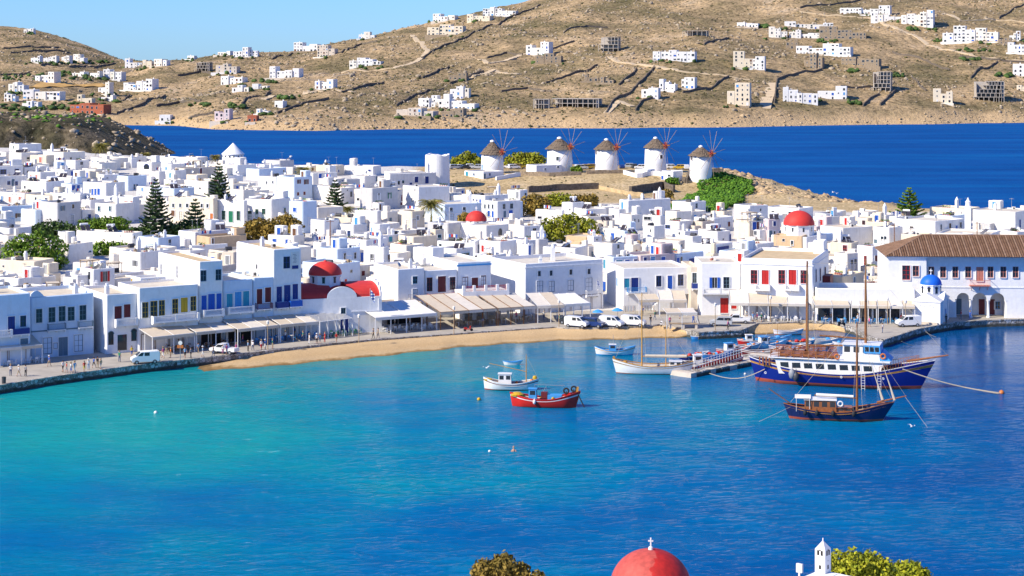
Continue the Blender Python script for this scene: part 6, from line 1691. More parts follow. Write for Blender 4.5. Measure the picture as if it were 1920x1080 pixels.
# ------------------------------------------------------------------ two red-domed churches inside the town
def town_church(label,xd,ybase,ytop,wpx,drum_px,Y,body=(7,8,3.2)):
 p=at(xd,ybase,Y);zb=zgf(p.x,p.y);rd=wpx/2*Y/F
 t=thing('town_church',label,'church',(p.x,p.y,zb),R(-35),'churches')
 z0=p.z-zb;z1=CH-(ytop-HZ)*Y/F-zb;zdr=z0-drum_px*Y/F
 FOOT.append(corners(p.x,p.y,R(-35),body[0]/2,body[1]/2))
 mb=block_mb(-body[0]/2,body[0]/2,-body[1]/2,body[1]/2,-3,zdr-0.2,par=0.3);part('wall',mb,['limewash','rooftop'],t)
 mb=MB();mb.lathe([(rd*0.99,zdr-0.6),(rd*0.99,z0-0.15),(rd*1.04,z0-0.1),(rd*1.04,z0),(0,z0)],8,a0=math.pi/8,a1=2*math.pi+math.pi/8);dr=part('drum',mb,'limewash',t)
 for k in range(8):
  aa=math.pi/4*k;link('window',win_mesh('arch','slate',0.4,0.9),dr,(rd*0.918*math.cos(aa),rd*0.918*math.sin(aa),max(zdr+0.1,z0-1.5)),aa+math.pi/2)
 mb=MB();mb.lathe(dome_prof(rd*1.02,z1-z0,12),30,0,(0,0,z0+0.003));part('dome',mb,'domered',t,True)
 mb=MB();mb.box(-0.06,0.06,-0.06,0.06,z1-0.05,z1+1.1);mb.box(-0.35,0.35,-0.05,0.05,z1+0.6,z1+0.72);part('cross',mb,'limewash',t)
town_church('church with a small red dome behind the palm tree in mid town',893,413.5,395,39,3,455,(6,9,4))
town_church('church with a large red dome on an octagonal drum right of mid town',1498,421,394.5,57,19,440,(9.5,11,4))
p=at(1815,443,455);t=thing('bell_tower','slender white bell tower with a pointed cap near the right edge of town','bell tower',(p.x,p.y,zgf(p.x,p.y)),R(-20),'churches')
zt=CH-(388-HZ)*455/F-zgf(p.x,p.y)
mb=MB();mb.box(-0.75,0.75,-0.75,0.75,-2,zt);mb.box(-0.85,0.85,-0.85,0.85,zt+.002,zt+0.2);part('shaft',mb,'limewash',t)
mb=MB();mb.lathe([(0.62,0),(0.62,1.0),(0.7,1.05),(0.35,1.5),(0.0,2.3)],10,0,(0,0,zt+0.2));part('cap',mb,'limewash',t)
# ================================================= fill
# ------------------------------------------------------------------ trees and shrubs (placed before the filler houses so that these keep clear)
def ground_row(x,row):
 Y=450.0
 for _ in range(40):Y=0.5*(Y+min(max(F*(CH-zgf((x-960)*Y/F,Y))/(row-HZ),290),700))
 return Vector(((x-960)*Y/F,Y,zgf((x-960)*Y/F,Y)))
def leaf_cloud(name,lobes,n,size,mat,seed,shell=0.55):
 rs=np.random.RandomState(seed)
 tot=sum(l[3]*l[4]*l[5]for l in lobes)
 P=[];Nn=[]
 for(cx,cy,cz,rx,ry,rz)in lobes:
  k=max(20,int(n*rx*ry*rz/tot));d=rs.randn(k,3);d/=np.linalg.norm(d,axis=1)[:,None]
  r=shell+(1-shell)*rs.rand(k)**0.6;r*=1+0.16*np.sin(d[:,0]*7+seed)*np.cos(d[:,2]*6)+0.10*rs.randn(k)
  P.append(np.array([cx,cy,cz])+d*r[:,None]*np.array([rx,ry,rz]));Nn.append(d)
 P=np.concatenate(P);D=np.concatenate(Nn);n=len(P)
 D=D+0.8*rs.randn(n,3);D/=np.linalg.norm(D,axis=1)[:,None]
 A=np.cross(D,rs.randn(n,3));A/=np.linalg.norm(A,axis=1)[:,None];B=np.cross(D,A)
 s=size*(0.5+rs.rand(n))[:,None]
 V=np.stack([P-A*s,P-B*s*0.6,P+A*s,P+B*s*0.6+D*s*0.3],1).reshape(-1,3)
 return np_mesh(name,V,np.arange(4*n).reshape(-1,4),[mat])
def bush(label,x0,x1,yt,yb,mat,seed,Y=None,n=2200,size=0.36,name='tree',trunk=True,group='trees and bushes in the town'):
 xm=(x0+x1)/2
 g=ground_row(xm,yb)if Y is None else None
 Y=Y or g.y;X=(xm-960)*Y/F;zb=zgf(X,Y)
 W=(x1-x0)*Y/F;zt=CH-(yt-HZ)*Y/F;zl=CH-(yb-HZ)*Y/F;zb=min(zb,zl);hh=zt-zb
 t=thing(name,label,'tree' if trunk else 'bush',(X,Y,zb),0,group)
 rs=random.Random(seed);lobes=[]
 k=max(3,int(W/2.2));low=max(0.2,zl-zb)
 for i in range(k):
  u=(i+0.5)/k-0.5;e=math.sqrt(max(0.1,1-(2*u)**2));hgt=hh*(0.62+0.38*e)*rs.uniform(0.85,1.04)
  r_=W/k*rs.uniform(0.7,0.95);cz=hgt-r_*0.85
  lobes.append((u*W*0.86,rs.uniform(-1,1)*W*0.12,cz,r_,r_*1.1,r_*0.85))
  lobes.append((u*W*0.9,rs.uniform(-1.6,0.4)*W*0.12,max(r_*0.6,low+(cz-low)*0.4),r_*1.05,r_*1.1,max(r_*0.8,(cz-low)*0.55)))
 link('crown',leaf_cloud('crown',lobes,n,size,mat,seed),t)
 mb=MB();r0=max(0.12,W*0.03)
 mb.tube([(0,0,-1),(0.1,0,hh*0.25),(0.0,0.1,hh*0.5)],[r0,r0*0.8,r0*0.5],7)
 for i in range(4):l=lobes[rs.randrange(len(lobes))];mb.tube([(0.05,0,hh*0.22),(l[0]*0.6,l[1]*0.6,l[2]*0.75),(l[0],l[1],l[2])],[r0*0.6,r0*0.4,r0*0.15],5)
 part('trunk',mb,'bark',t)
 FOOT.append(corners(X,Y,0,W*0.30,W*0.2))
 return t
bush('round bright green tree at the left edge of the town',4,126,431,503,'leaf_green',1,None,3600)
bush('dark green tree behind the bright green one at the left',64,140,412,446,'leaf_dark',2)
bush('low green bush in front of the two-window white house left of the tall pine',148,240,405,430,'leaf_green',3,name='bush',trunk=False)
bush('dark bush at the foot of the tall pine',240,292,420,452,'leaf_dark',4,name='bush',trunk=False)
bush('dark bushes between the two pines below the cream house',300,404,414,450,'leaf_dark',5,name='bush',trunk=False)
bush('green bush behind the roof with satellite dishes on the left',176,235,450,477,'leaf_green',6,name='bush',trunk=False,n=1200)
bush('left one of two rusty brown trees beside the green-shuttered house',458,512,406,448,'leaf_brown',7)
bush('right one of two rusty brown trees, the larger',496,566,398,450,'leaf_brown',8,None,2600)
bush('round olive green tree in the middle of the town',1012,1120,399,450,'leaf_olive',9,None,3800)
bush('leftmost of the brownish trees below the dark terrace wall',978,1030,362,404,'leaf_brown',10)
bush('middle brownish olive tree below the dark terrace wall',1022,1072,360,386,'leaf_olive',11)
bush('rightmost olive tree below the dark terrace wall',1068,1118,361,386,'leaf_brown',12)
bush('bushy tree between the ruined tower and the leftmost windmill',845,906,282,316,'leaf_olive',13,652,2600,0.45)
bush('broad bushy tree between the two leftmost windmills',944,1026,281,316,'leaf_olive',14,648,3000,0.45)
bush('small round bush right of the second windmill',1071,1090,311,321,'leaf_green',15,604,700,name='bush',trunk=False)
bush('green creeper bush among the roofs in front of the grey canvas',1262,1338,422,436,'leaf_green',16,None,1200,0.3,'bush',False)
bush('bush beside the small red dome of mid town',860,884,398,416,'leaf_brown',17,470,800,0.3,'bush',False)
bush('low bush by the small white hut under the fourth windmill',1248,1272,330,342,'leaf_ivy',18,583,700,0.3,'bush',False)
bush('dry thorn bush at the foot of the terrace wall',1236,1262,352,372,'leaf_brown',19,548,700,0.3,'bush',False)
bush('green bush at the left edge beside the blue house',-30,8,392,424,'leaf_dark',20)
def norfolk(label,x,yt,yb,wpx,seed,mat='leaf_pine',bare=0.0,dens=1.0):
 g=ground_row(x,yb);Y=g.y;hh=CH-(yt-HZ)*Y/F-g.z;R_=wpx/2*Y/F
 t=thing('norfolk_pine',label,'pine tree',(g.x,Y,g.z),seed,'pines in the town')
 mb=MB();mb.tube([(0,0,-1),(0,0,hh*0.5),(0,0,hh)],[0.28,0.18,0.03],7)
 rs=np.random.RandomState(seed);V=[]
 nt_=int(hh*0.92*(1-bare)/0.72)
 for i in range(nt_):
  f=i/max(1,nt_-1);z=hh*(bare+(1-bare)*(0.05+0.94*f));rad=R_*(1-f)**0.75*(0.85+0.3*rs.rand())+0.25
  nb=7 if f<0.8 else 5;a0=rs.rand()*6.28
  for k in range(nb):
   a=a0+6.283*k/nb+0.3*rs.randn();L_=rad*(0.85+0.3*rs.rand())
   tip=Vector((math.cos(a)*L_,math.sin(a)*L_,z+L_*0.16))
   mid=Vector((math.cos(a)*L_*0.5,math.sin(a)*L_*0.5,z-L_*0.03))
   mb.tube([(0,0,z),mid,tip],[0.05,0.035,0.012],3,cap=False)
   m_=int(max(6,L_*16*dens));side=Vector((-math.sin(a),math.cos(a),0))
   for q in range(m_):
    u=0.18+0.82*rs.rand();p=(Vector((0,0,z)).lerp(mid,u*2)if u<0.5 else mid.lerp(tip,u*2-1))
    w_=(0.55*(1-0.45*u))*(0.6+0.8*rs.rand());sg=1 if rs.rand()<0.5 else-1
    e=p+side*sg*w_+Vector((math.cos(a),math.sin(a),0))*w_*0.6+Vector((0,0,0.22+0.12*rs.randn()))
    d_=Vector((0,0,0.22+0.08*rs.rand()))
    V+=[tuple(p-d_*0.4),tuple(e-d_*0.2),tuple(e+d_*0.6),tuple(p+d_)]
 part('trunk',mb,'bark',t)
 link('crown',np_mesh('crown',V,np.arange(len(V)).reshape(-1,4),[mat]),t)
 FOOT.append(corners(g.x,Y,0,1.4,1.4))
norfolk('tall dark conical pine in the left of the town',292,338,452,62,31)
norfolk('pale spiky conical pine below the cone-roofed mill',411,308,372,44,32)
norfolk('thin pine with upswept tiers in front of the cream house',366,376,447,52,33,bare=0.22,dens=0.8)
norfolk('light conical pine among white roofs in mid town',628,340,393,40,34)
norfolk('broad green conical pine in front of the sea at the right',1705,354,412,60,35,'leaf_green',0.0,1.3)
def palm(label,x,yt,yb,wpx,seed,Y=None):
 g=ground_row(x,yb)
 if Y:g=Vector(((x-960)*Y/F,Y,zgf((x-960)*Y/F,Y)))
 Y=g.y;hh=CH-(yt-HZ)*Y/F-g.z;R_=wpx/2*Y/F;R_*=1.3;hc=hh-R_*0.6
 t=thing('palm_tree',label,'palm tree',(g.x,Y,g.z),0,'palms in the town')
 mb=MB();mb.tube([(0,0,-1),(0.1,0,hc*0.5),(0,0,hc),(0,0,hc+0.5)],[0.32,0.26,0.3,0.42],9);part('trunk',mb,'bark',t)
 rs=np.random.RandomState(seed);V=[]
 for k in range(46):
  a=2.4*k;el=-0.5+1.75*(k/46.0)**0.8;L_=R_*(1.0+0.25*rs.rand())
  d_=Vector((math.cos(a),math.sin(a),0));side=Vector((-math.sin(a),math.cos(a),0));pts=[]
  for q in range(7):
   u=q/6;pts.append(Vector((0,0,hc+0.5))+d_*L_*u*math.cos(el*(1-0.4*u))+Vector((0,0,L_*(math.sin(el)*u-0.55*u*u))))
  for q in range(6):
   for sg in(-1,1):
    for j in range(2):
     p=pts[q].lerp(pts[q+1],0.5*j);w_=L_*0.22*(1-(q/6)**2*0.6)
     e=p+side*sg*w_+(pts[q+1]-pts[q])*1.1-Vector((0,0,w_*0.5));p2=pts[q].lerp(pts[q+1],0.5*j+0.34)
     V+=[tuple(p),tuple(e),tuple(e+Vector((0,0,0.04))),tuple(p2)]
 link('fronds',np_mesh('fronds',V,np.arange(len(V)).reshape(-1,4),['leaf_palm']),t)
 FOOT.append(corners(g.x,Y,0,1.2,1.2))
palm('palm tree with a thick crown in mid town',808,373,428,38,41)
palm('small palm with drooping fronds on the back roofs',571,313,334,26,42)
palm('small palm in front of the dark headland',189,268,296,24,43)
palm('small palm left of the cone-roofed mill',404,291,312,18,44)
palm('small palm at the edge of the dark headland',272,287,306,16,45)
palm('pale small palm below the light conical pine',652,388,412,20,46)
palm('small palm right of the small red dome',921,398,420,16,47)
rs=np.random.RandomState(5);V=[]
n=9500;X=46+34*rs.rand(n);Y=520+72*rs.rand(n)
cx_=52+(Y-520)*0.27;wd_=9+0.0*Y;ok=np.abs(X-cx_)<wd_*(0.6+0.7*fbm(X*0.2,Y*0.12,3));X,Y=X[ok],Y[ok]
Z=zg(X,Y)+2.0*fbm(X*0.25,Y*0.18,3)*rs.rand(len(X))**0.4
o=link('creeper',rocks_mesh('creeper',np.stack([X,Y,Z],1),0.2+0.3*rs.rand(len(X)),['leaf_ivy'],0.8,21,ICO1,0.6));tag(o,'bright green creeper covering the slope right of the windmills','creeper',kind='stuff')
n=900;X=-30+110*rs.rand(n);Y=538+95*rs.rand(n);ok=(fbm(X*0.06+7,Y*0.06,3)>0.5)&(np.interp(X,BX,BY)-Y>8);X,Y=X[ok],Y[ok]
o=link('dry_tufts',rocks_mesh('dry_tufts',np.stack([X,Y,zg(X,Y)],1),0.15+0.45*rs.rand(len(X))**2,['leaf_scrub'],0.6,22,ICO1,0.6));tag(o,'dry grass tufts on the sandy windmill knoll','grass',kind='stuff')
# ------------------------------------------------------------------ windmills
def spars(mb,n,r_,w):
 for k in range(n):
  a=2*math.pi*(k+0.3)/n;mb.bar((0,0,0),(0,math.cos(a)*r_,math.sin(a)*r_),w)
def windmill(label,xc,ya,ye,yb,wpx,Y,hub,axis,win):
 ye-=3;p=at(xc,yb,Y);zb=zgf(p.x,p.y);s=Y/F;r_=wpx/2*s
 t=thing('windmill',label,'windmill',(p.x,p.y,zb),0,'windmills on the knoll')
 he=CH-(ye-HZ)*s-zb;ha=CH-(ya-HZ)*s-zb
 mb=MB();mb.lathe([(r_*1.05,-2),(r_*1.03,he*0.3),(r_*0.97,he),(0,he)],36);part('tower',mb,'limewash',t,False).data.polygons.foreach_set('use_smooth',[True]*108)
 rs=random.Random(int(xc));mb=MB();n=44
 for j in range(5):
  z0,z1=he-0.35+(ha-he)*0.17*j,he+(ha-he)*(0.17*(j+1)+0.08)
  def rr(z):return r_*1.12*max(0.07,1-(z-he+0.3)/(ha-he+0.3))
  vs=[]
  for k in range(n):
   a=2*math.pi*k/n;d0=rs.uniform(-0.22,0.16);e=1+rs.uniform(-0.02,0.05)
   vs+=[((rr(z0)+0.1)*e*math.cos(a),(rr(z0)+0.1)*e*math.sin(a),z0+d0),(rr(min(z1,ha))*math.cos(a),rr(min(z1,ha))*math.sin(a),min(z1,ha))]
  mb.add(vs,[(2*k,2*((k+1)%n),2*((k+1)%n)+1,2*k+1)for k in range(n)])
 part('thatched_cap',mb,'thatch',t)
 mb=MB();mb.lathe([(r_*0.2,ha-0.55),(r_*0.19,ha-0.1),(0.2,ha+0.12),(0,ha+0.14)],14);part('cap_tip',mb,'limewash',t,True)
 az=math.atan2(axis[1],axis[0]);ca,sa=math.cos(az),math.sin(az)
 hc=Vector((ca*(r_+0.9),sa*(r_+0.9),he+0.55))
 mb=MB();mb.bar((0,0,he+0.55),hc+Vector((ca,sa,0.05))*1.6,0.42);part('windshaft',mb,'wood',t)
 mb=MB();mb.tube([(-0.35,0,0),(0.35,0,0)],0.45,10);hb=part('hub',mb,'paint_red',t,False,hc,az)
 for k in range(12):
  a=2*math.pi*(k+hub)/12;mb=MB();L_=7.6
  mb.bar((0,0,0),(-0.2,math.cos(a)*1.2,math.sin(a)*1.2),0.16,None,0);mb.bar((0.12,0,0),(-0.1,math.cos(a)*L_,math.sin(a)*L_),0.085,None,1)
  part('sail_spar',mb,['paint_red','palewood'],hb)
 for(wx,wy,kind,cl)in win:
  a=math.asin(max(-0.95,min(0.95,(wx-xc)*s/r_)))-math.pi/2
  z=CH-(wy-HZ)*s-zb;link('window' if kind!='shut' else 'door',win_mesh(kind,cl,0.7,1.0 if kind!='shut' else 1.9),t,(r_*1.01*math.cos(a),r_*1.01*math.sin(a),max(0.1,z-0.5)),a+math.pi/2)
 FOOT.append(corners(p.x,p.y,0,r_,r_))
 return t
AXD=(0.74,-0.67)
windmill('leftmost windmill with a drooping thatched cap beside bushy trees',923,263,290,325,41,604,0.3,AXD,[(905,316,'shut','sky')])
windmill('second windmill from the left with a small dark window',1049,257,280,321,46,608,0.35,AXD,[(1045,296,'pane','slate')])
windmill('third windmill, the middle one of five',1137,260,281,321,41,608,0.3,AXD,[(1118,285,'pane','brown'),(1118,310,'pane','brown')])
windmill('fourth windmill from the left, with a crack down its wall',1229,257,278,321,40,608,0.32,AXD,[(1238,293,'pane','brown'),(1211,311,'pane','brown')])
windmill('rightmost windmill standing apart near the cliff edge',1314,273,293,330,41,588,0.28,AXD,[(1296,296,'pane','brown'),(1294,322,'pane','brown')])
Y=574;p=at(820,338,Y);s=Y/F;zb=zgf(p.x,p.y);r_=23*s;ht=CH-(290-HZ)*s-zb
t=thing('ruined_mill_tower','white roofless round mill tower left of the windmills','mill tower',(p.x,p.y,zb),0,'windmills on the knoll')
mb=MB();n=40;vs=[]
for(rr,top)in((r_*1.04,0),(r_*0.98,1),(r_*0.86,1),(r_*0.86,2)):
 for k in range(n):
  a=2*math.pi*k/n;z=-2 if top==0 else(ht+0.25*math.sin(3*a+1)+0.1*math.sin(9*a)if top==1 else ht-2.5)
  vs.append((rr*math.cos(a),rr*math.sin(a),z))
mb.add(vs,[(j*n+k,j*n+(k+1)%n,(j+1)*n+(k+1)%n,(j+1)*n+k)for j in range(3)for k in range(n)]+[tuple(3*n+k for k in range(n))])
part('wall',mb,'limewash',t,False);FOOT.append(corners(p.x,p.y,0,r_,r_))
Y=637;p=at(437,307,Y);s=Y/F;zb=zgf(p.x,p.y);r_=20.5*s;he=CH-(289-HZ)*s-zb;ha=CH-(268-HZ)*s-zb
t=thing('cone_mill','white round mill with a white cone roof behind the left town','mill',(p.x,p.y,zb),0,'windmills on the knoll')
mb=MB();mb.lathe([(r_*1.02,-2),(r_*0.97,he),(0,he)],32);part('tower',mb,'limewash',t,True)
mb=MB();mb.lathe([(r_*1.05,he+0.01),(r_*1.03,he+0.2),(r_*0.5,he+(ha-he)*0.52),(0.12,ha),(0,ha)],32);part('cone_roof',mb,'limewash',t,True)
for k in range(6):a=-2.6+k*0.42;link('window',win_mesh('hole','whitep',0.5,0.5),t,(r_*0.985*math.cos(a),r_*0.985*math.sin(a),he-0.9),a+math.pi/2)
FOOT.append(corners(p.x,p.y,0,r_,r_))
def hut(label,xl,xc,xr,yt,Y,wins,h=3.0):
 rec=house(xl,xc,xr,yt,h,'limewash',wins,[],Y=Y,auto=False,name='hut',group='huts by the windmills');rec['o']['label']=label;rec['done']=True
hut('small white hut with a teal door at the foot of the leftmost windmill',870,906,945,322.5,586,[sht(876,333,'teal',1.0,1.9),pan(889,327,'sky',0.5,0.6),sht(907,331,'slate',0.8,1.6),pan(918,327,'blue',0.6,0.7)])
hut('long low white hut at the foot of the second windmill',986,1005,1054,310,598,[pan(1022,318,'slate',0.5,0.7),pan(1046,313,'slate',0.5,0.5)])
hut('white hut left of the fourth windmill base with a slate door',1190,1214,1228,318,592,[sht(1221,327,'slate',0.7,1.6)])
hut('white hut with a blue door right of the fourth windmill base',1240,1262,1280,321,584,[sht(1240,333,'blue',0.7,1.2),pan(1255,330,'slate',0.9,0.8)])
def gwall(label,pts,h,mat,w=0.6,cap=None):
 P=[]
 for i in range(len(pts)-1):
  for k in range(6):
   u=k/6;P.append((lerp(pts[i][0],pts[i+1][0],u),lerp(pts[i][1],pts[i+1][1],u)))
 P.append(pts[-1]);P=[ground_row(*q)for q in P]
 mb=MB();ribbon(P,w,-1.2,h,mb);o=link('terrace_wall',mb.mesh('terrace_wall',[mat]));tag(o,label,'stone wall','walls below the windmills','thing')
gwall('long dark terrace wall below the bare sandy knoll',[(990,361),(1040,357),(1122,354)],1.9,'darkstone',0.8)
gwall('golden stone retaining wall right of the dark terrace wall',[(1124,354),(1180,366),(1205,368)],1.2,'sandstone',0.8)
gwall('dark ruined wall below the fourth windmill',[(1182,364),(1235,356),(1264,349)],2.4,'darkstone',1.0)
gwall('stone wall along the second windmill terrace',[(975,328),(1030,330),(1090,328)],1.2,'stonewall')
gwall('stone wall along the third windmill terrace',[(1100,326),(1168,325)],1.2,'stonewall')
gwall('white parapet curving below the fourth windmill',[(1170,327),(1220,340),(1250,346),(1280,338)],1.4,'limewash')
gwall('dark wall in front of the rightmost windmill',[(1280,335),(1320,340),(1355,340)],1.8,'darkstone')
gwall('low stone wall beside the leftmost windmill',[(930,338),(975,330)],1.2,'limewash')
# ------------------------------------------------------------------ filler houses in the gaps of the town
def rec_px(rec,zz):
 out=[]
 for(X,Y)in corners(rec['cx'],rec['cy'],rec['rz'],rec['Lx']/2,rec['Ly']/2):out.append(px((X,Y,zz))+(Y,))
 return out
KEEP=[]
for rec in HOUSES:
 q=rec_px(rec,rec['zb']+rec['h']);xs_=[a[0]for a in q];yt=min(a[1]for a in q)
 nf=max(q,key=lambda a:a[1])
 yk=max([nf[1]+9]+[w[1]+5 for w in rec['wins']])if not rec.get('front')else nf[1]+60
 KEEP.append((min(xs_),max(xs_),yt,yk,min(a[2]for a in q)))
for(x0,x1,y0,y1,Y)in((255,330,360,448,430),(390,432,312,372,520),(345,392,378,440,430),(605,650,340,392,500),(785,832,372,420,450),(1675,1736,354,408,500),(1012,1120,402,447,440),(460,566,400,448,430),(6,124,434,498,400),
(872,914,394,414,450),(1466,1530,394,440,435),(980,1118,362,384,530),(150,240,408,428,450),(65,138,415,444,440),(1806,1822,380,440,450),(416,460,268,306,630),(797,843,290,334,570),(558,716,490,625,318)):
 KEEP.append((x0,x1,y0,y1,Y))
rs=random.Random(77);FILL=[]
cand=[]
for k in range(9000):
 x=rs.uniform(-60,1980);y0=float(edge_Y(x))+20;X0=0
 Y=y0+(720-y0)*rs.random()**1.15;cand.append((Y,x))
cand.sort(reverse=True)
for Y,x in cand:
 X=(x-960)*Y/F;db=float(np.interp(X,BX,BY))-Y
 if db<13 or(X>-34 and X<125 and Y>545)or(43<X<86 and Y>505):continue
 if x>1640 and Y<372:continue
 big=rs.random();Lx,Ly=(rs.uniform(6,13),rs.uniform(6,11))if big<0.6 else(rs.uniform(4,7),rs.uniform(4,7));rz=-R(rs.choice([28,34,40,46,52])+rs.uniform(-4,4));h=rs.choice([3.0,3.3,3.6,4.2,5.8])
 cs=corners(X,Y,rz,Lx/2+0.3,Ly/2+0.3)
 if any(abs(f[0][0]-X)<40 and abs(f[0][1]-Y)<40 and overlap(cs,f)for f in FOOT):continue
 zb=zgf(X,Y);ok=False
 for hh in(h,3.2,2.7):
  q=[px((a,b_,zb+hh))for a,b_ in cs];xa,xb=min(p[0]for p in q),max(p[0]for p in q);yt=min(p[1]for p in q)
  if yt<np.interp(xa,[-60,0,100,240,300,420,560,720,800,850,1400,1640,1980],[284,283,277,293,295,300,308,314,320,372,386,393,395]):continue
  if not any(k[4]>Y-4 and xa<k[1]-2 and xb>k[0]+2 and yt<k[3]for k in KEEP):ok=True;break
 if not ok:continue
 FILL.append((X,Y,zb,rz,Lx,Ly,hh));FOOT.append(corners(X,Y,rz,Lx/2,Ly/2))
FILL.sort(key=lambda f:-(f[4]+f[5])*f[6]/f[1]**2)
QUOTA=305-sum(1 for r_ in HOUSES)
for f in FILL[:QUOTA]:house_at(*f,None,None,None,'house',rs)
mb=MB();rest=[]
for(X,Y,zb,rz,Lx,Ly,hh)in FILL[QUOTA:]:
 b1=block_mb(-Lx/2,Lx/2,-Ly/2,Ly/2,-3,hh-0.3,par=0.3);M=Matrix.Translation((X,Y,zb))@Matrix.Rotation(rz,4,'Z')
 def put(m_,T=None):
  vs=[tuple(M@Vector(p))for p in m_.v];mb.add(vs,m_.f,m_.m)
 put(b1)
 k=MB()
 for face,Lf in((0,Lx),(1,Ly)):
  for j in range(int(Lf/2.6)):
   if rs.random()<0.5:continue
   u=-Lf/2+(j+0.5)*2.6+rs.uniform(-0.3,0.3);w,h_=rs.choice([(0.4,1.0),(0.45,1.9),(0.35,0.8)]);z=0.1 if h_>1.5 else 1.0;c=rs.choice([2,2,3,4,5])
   if abs(u)+w>Lf/2 or z+h_>hh-0.4:continue
   if face==0:k.box(u-w,u+w,-Ly/2-0.07,-Ly/2+0.02,z,z+h_,c)
   else:k.box(Lx/2-0.02,Lx/2+0.07,u-w,u+w,z,z+h_,c)
 for j in range(rs.choice([0,1,2])):
  x,y=rs.uniform(-Lx/2+1,Lx/2-1),rs.uniform(-Ly/2+1,Ly/2-1);a=rs.uniform(0.3,0.9);k.box(x-a,x+a,y-a*0.8,y+a*0.8,hh-0.4,hh+rs.uniform(0.5,1.8),0)
 put(k)
o=link('packed_houses',mb.mesh('packed_houses',['whitewash','rooftop','paint_slate','paint_blue','paint_maroon','paint_sky']));tag(o,'small white houses packed between the larger ones','houses',kind='stuff')
print('fill',len(FILL),'individual',QUOTA)
# ------------------------------------------------------------------ labels for the houses
LM=[('cone-roofed mill',437,288),('tall dark pine',292,390),('pale spiky pine',411,335),('light conical pine',628,365),('palm tree',808,395),('small mid-town red dome',893,405),
('large red dome',1498,410),('round olive tree',1065,425),('rusty brown trees',515,425),('bright green tree',60,465),('roofless round tower',820,320),('waterfront red dome',610,505),
('tiled town hall roof',1790,460),('green creeper slope',1340,365),('slender bell tower',1815,415),('tall corner building',490,490),('lavender-shaded building',1055,490),('red-windowed hotel',1460,482),
('broad conical pine',1705,385),('dark headland',130,270),('blue-door house',1225,500),('cream small-windowed house',360,390),('brownish trees',1045,375),('blue-shuttered house',1350,492),('yellow-window house',315,530)]
ORD=['','second ','third ','fourth ','fifth ','sixth ','seventh ','eighth ','ninth ','tenth ','eleventh ','twelfth ','thirteenth ','fourteenth ','fifteenth ','sixteenth ','seventeenth ','eighteenth ','nineteenth ','twentieth ']
WN=dict(whitewash='white',limewash='white',cream='cream',beige='beige',tan='tan',pinkwash='pinkish',greywash='grey',blueshadewash='pale blue')
CN=dict(whitep='white-framed',navy='navy',slate='slate',sky='light blue',salmon='pinkish red')
buck={}
for rec in HOUSES:
 if rec.get('done'):continue
 X,Y=rec['cx'],rec['cy'];x,y=px((X,Y,rec['zb']+rec['h']));rec['pp']=(x,y)
 best=min(LM,key=lambda l:math.hypot(x-l[1],(y-l[2])*1.8));dx,dy=x-best[1],(y-best[2])*2.2
 side=('right of' if dx>0 else 'left of')if abs(dx)>abs(dy)else('below' if dy>0 else 'above')
 buck.setdefault((best[0],side),[]).append((math.hypot(dx,dy),len(buck),rec))
for(lm,side),lst in buck.items():
 lst.sort(key=lambda a:(a[0],a[2]['cx']))
 for i,(_,_,rec)in enumerate(lst):
  if rec['cols']:
   cc,tp=rec['cols'][0];n=sum(1 for q in rec['cols']if q[0]==cc);cw=CN.get(cc,cc)
   feat=('with one %s opening'%cw)if n==1 else 'with %s openings'%cw
  elif rec['items']:feat='with a roof '+rec['items'][0].replace('_',' ')
  else:feat='with blank walls'
  rec['o']['label']='%s house %s, %snearest %s the %s'%(WN[rec['wall']],feat,ORD[min(i,19)],side,lm)
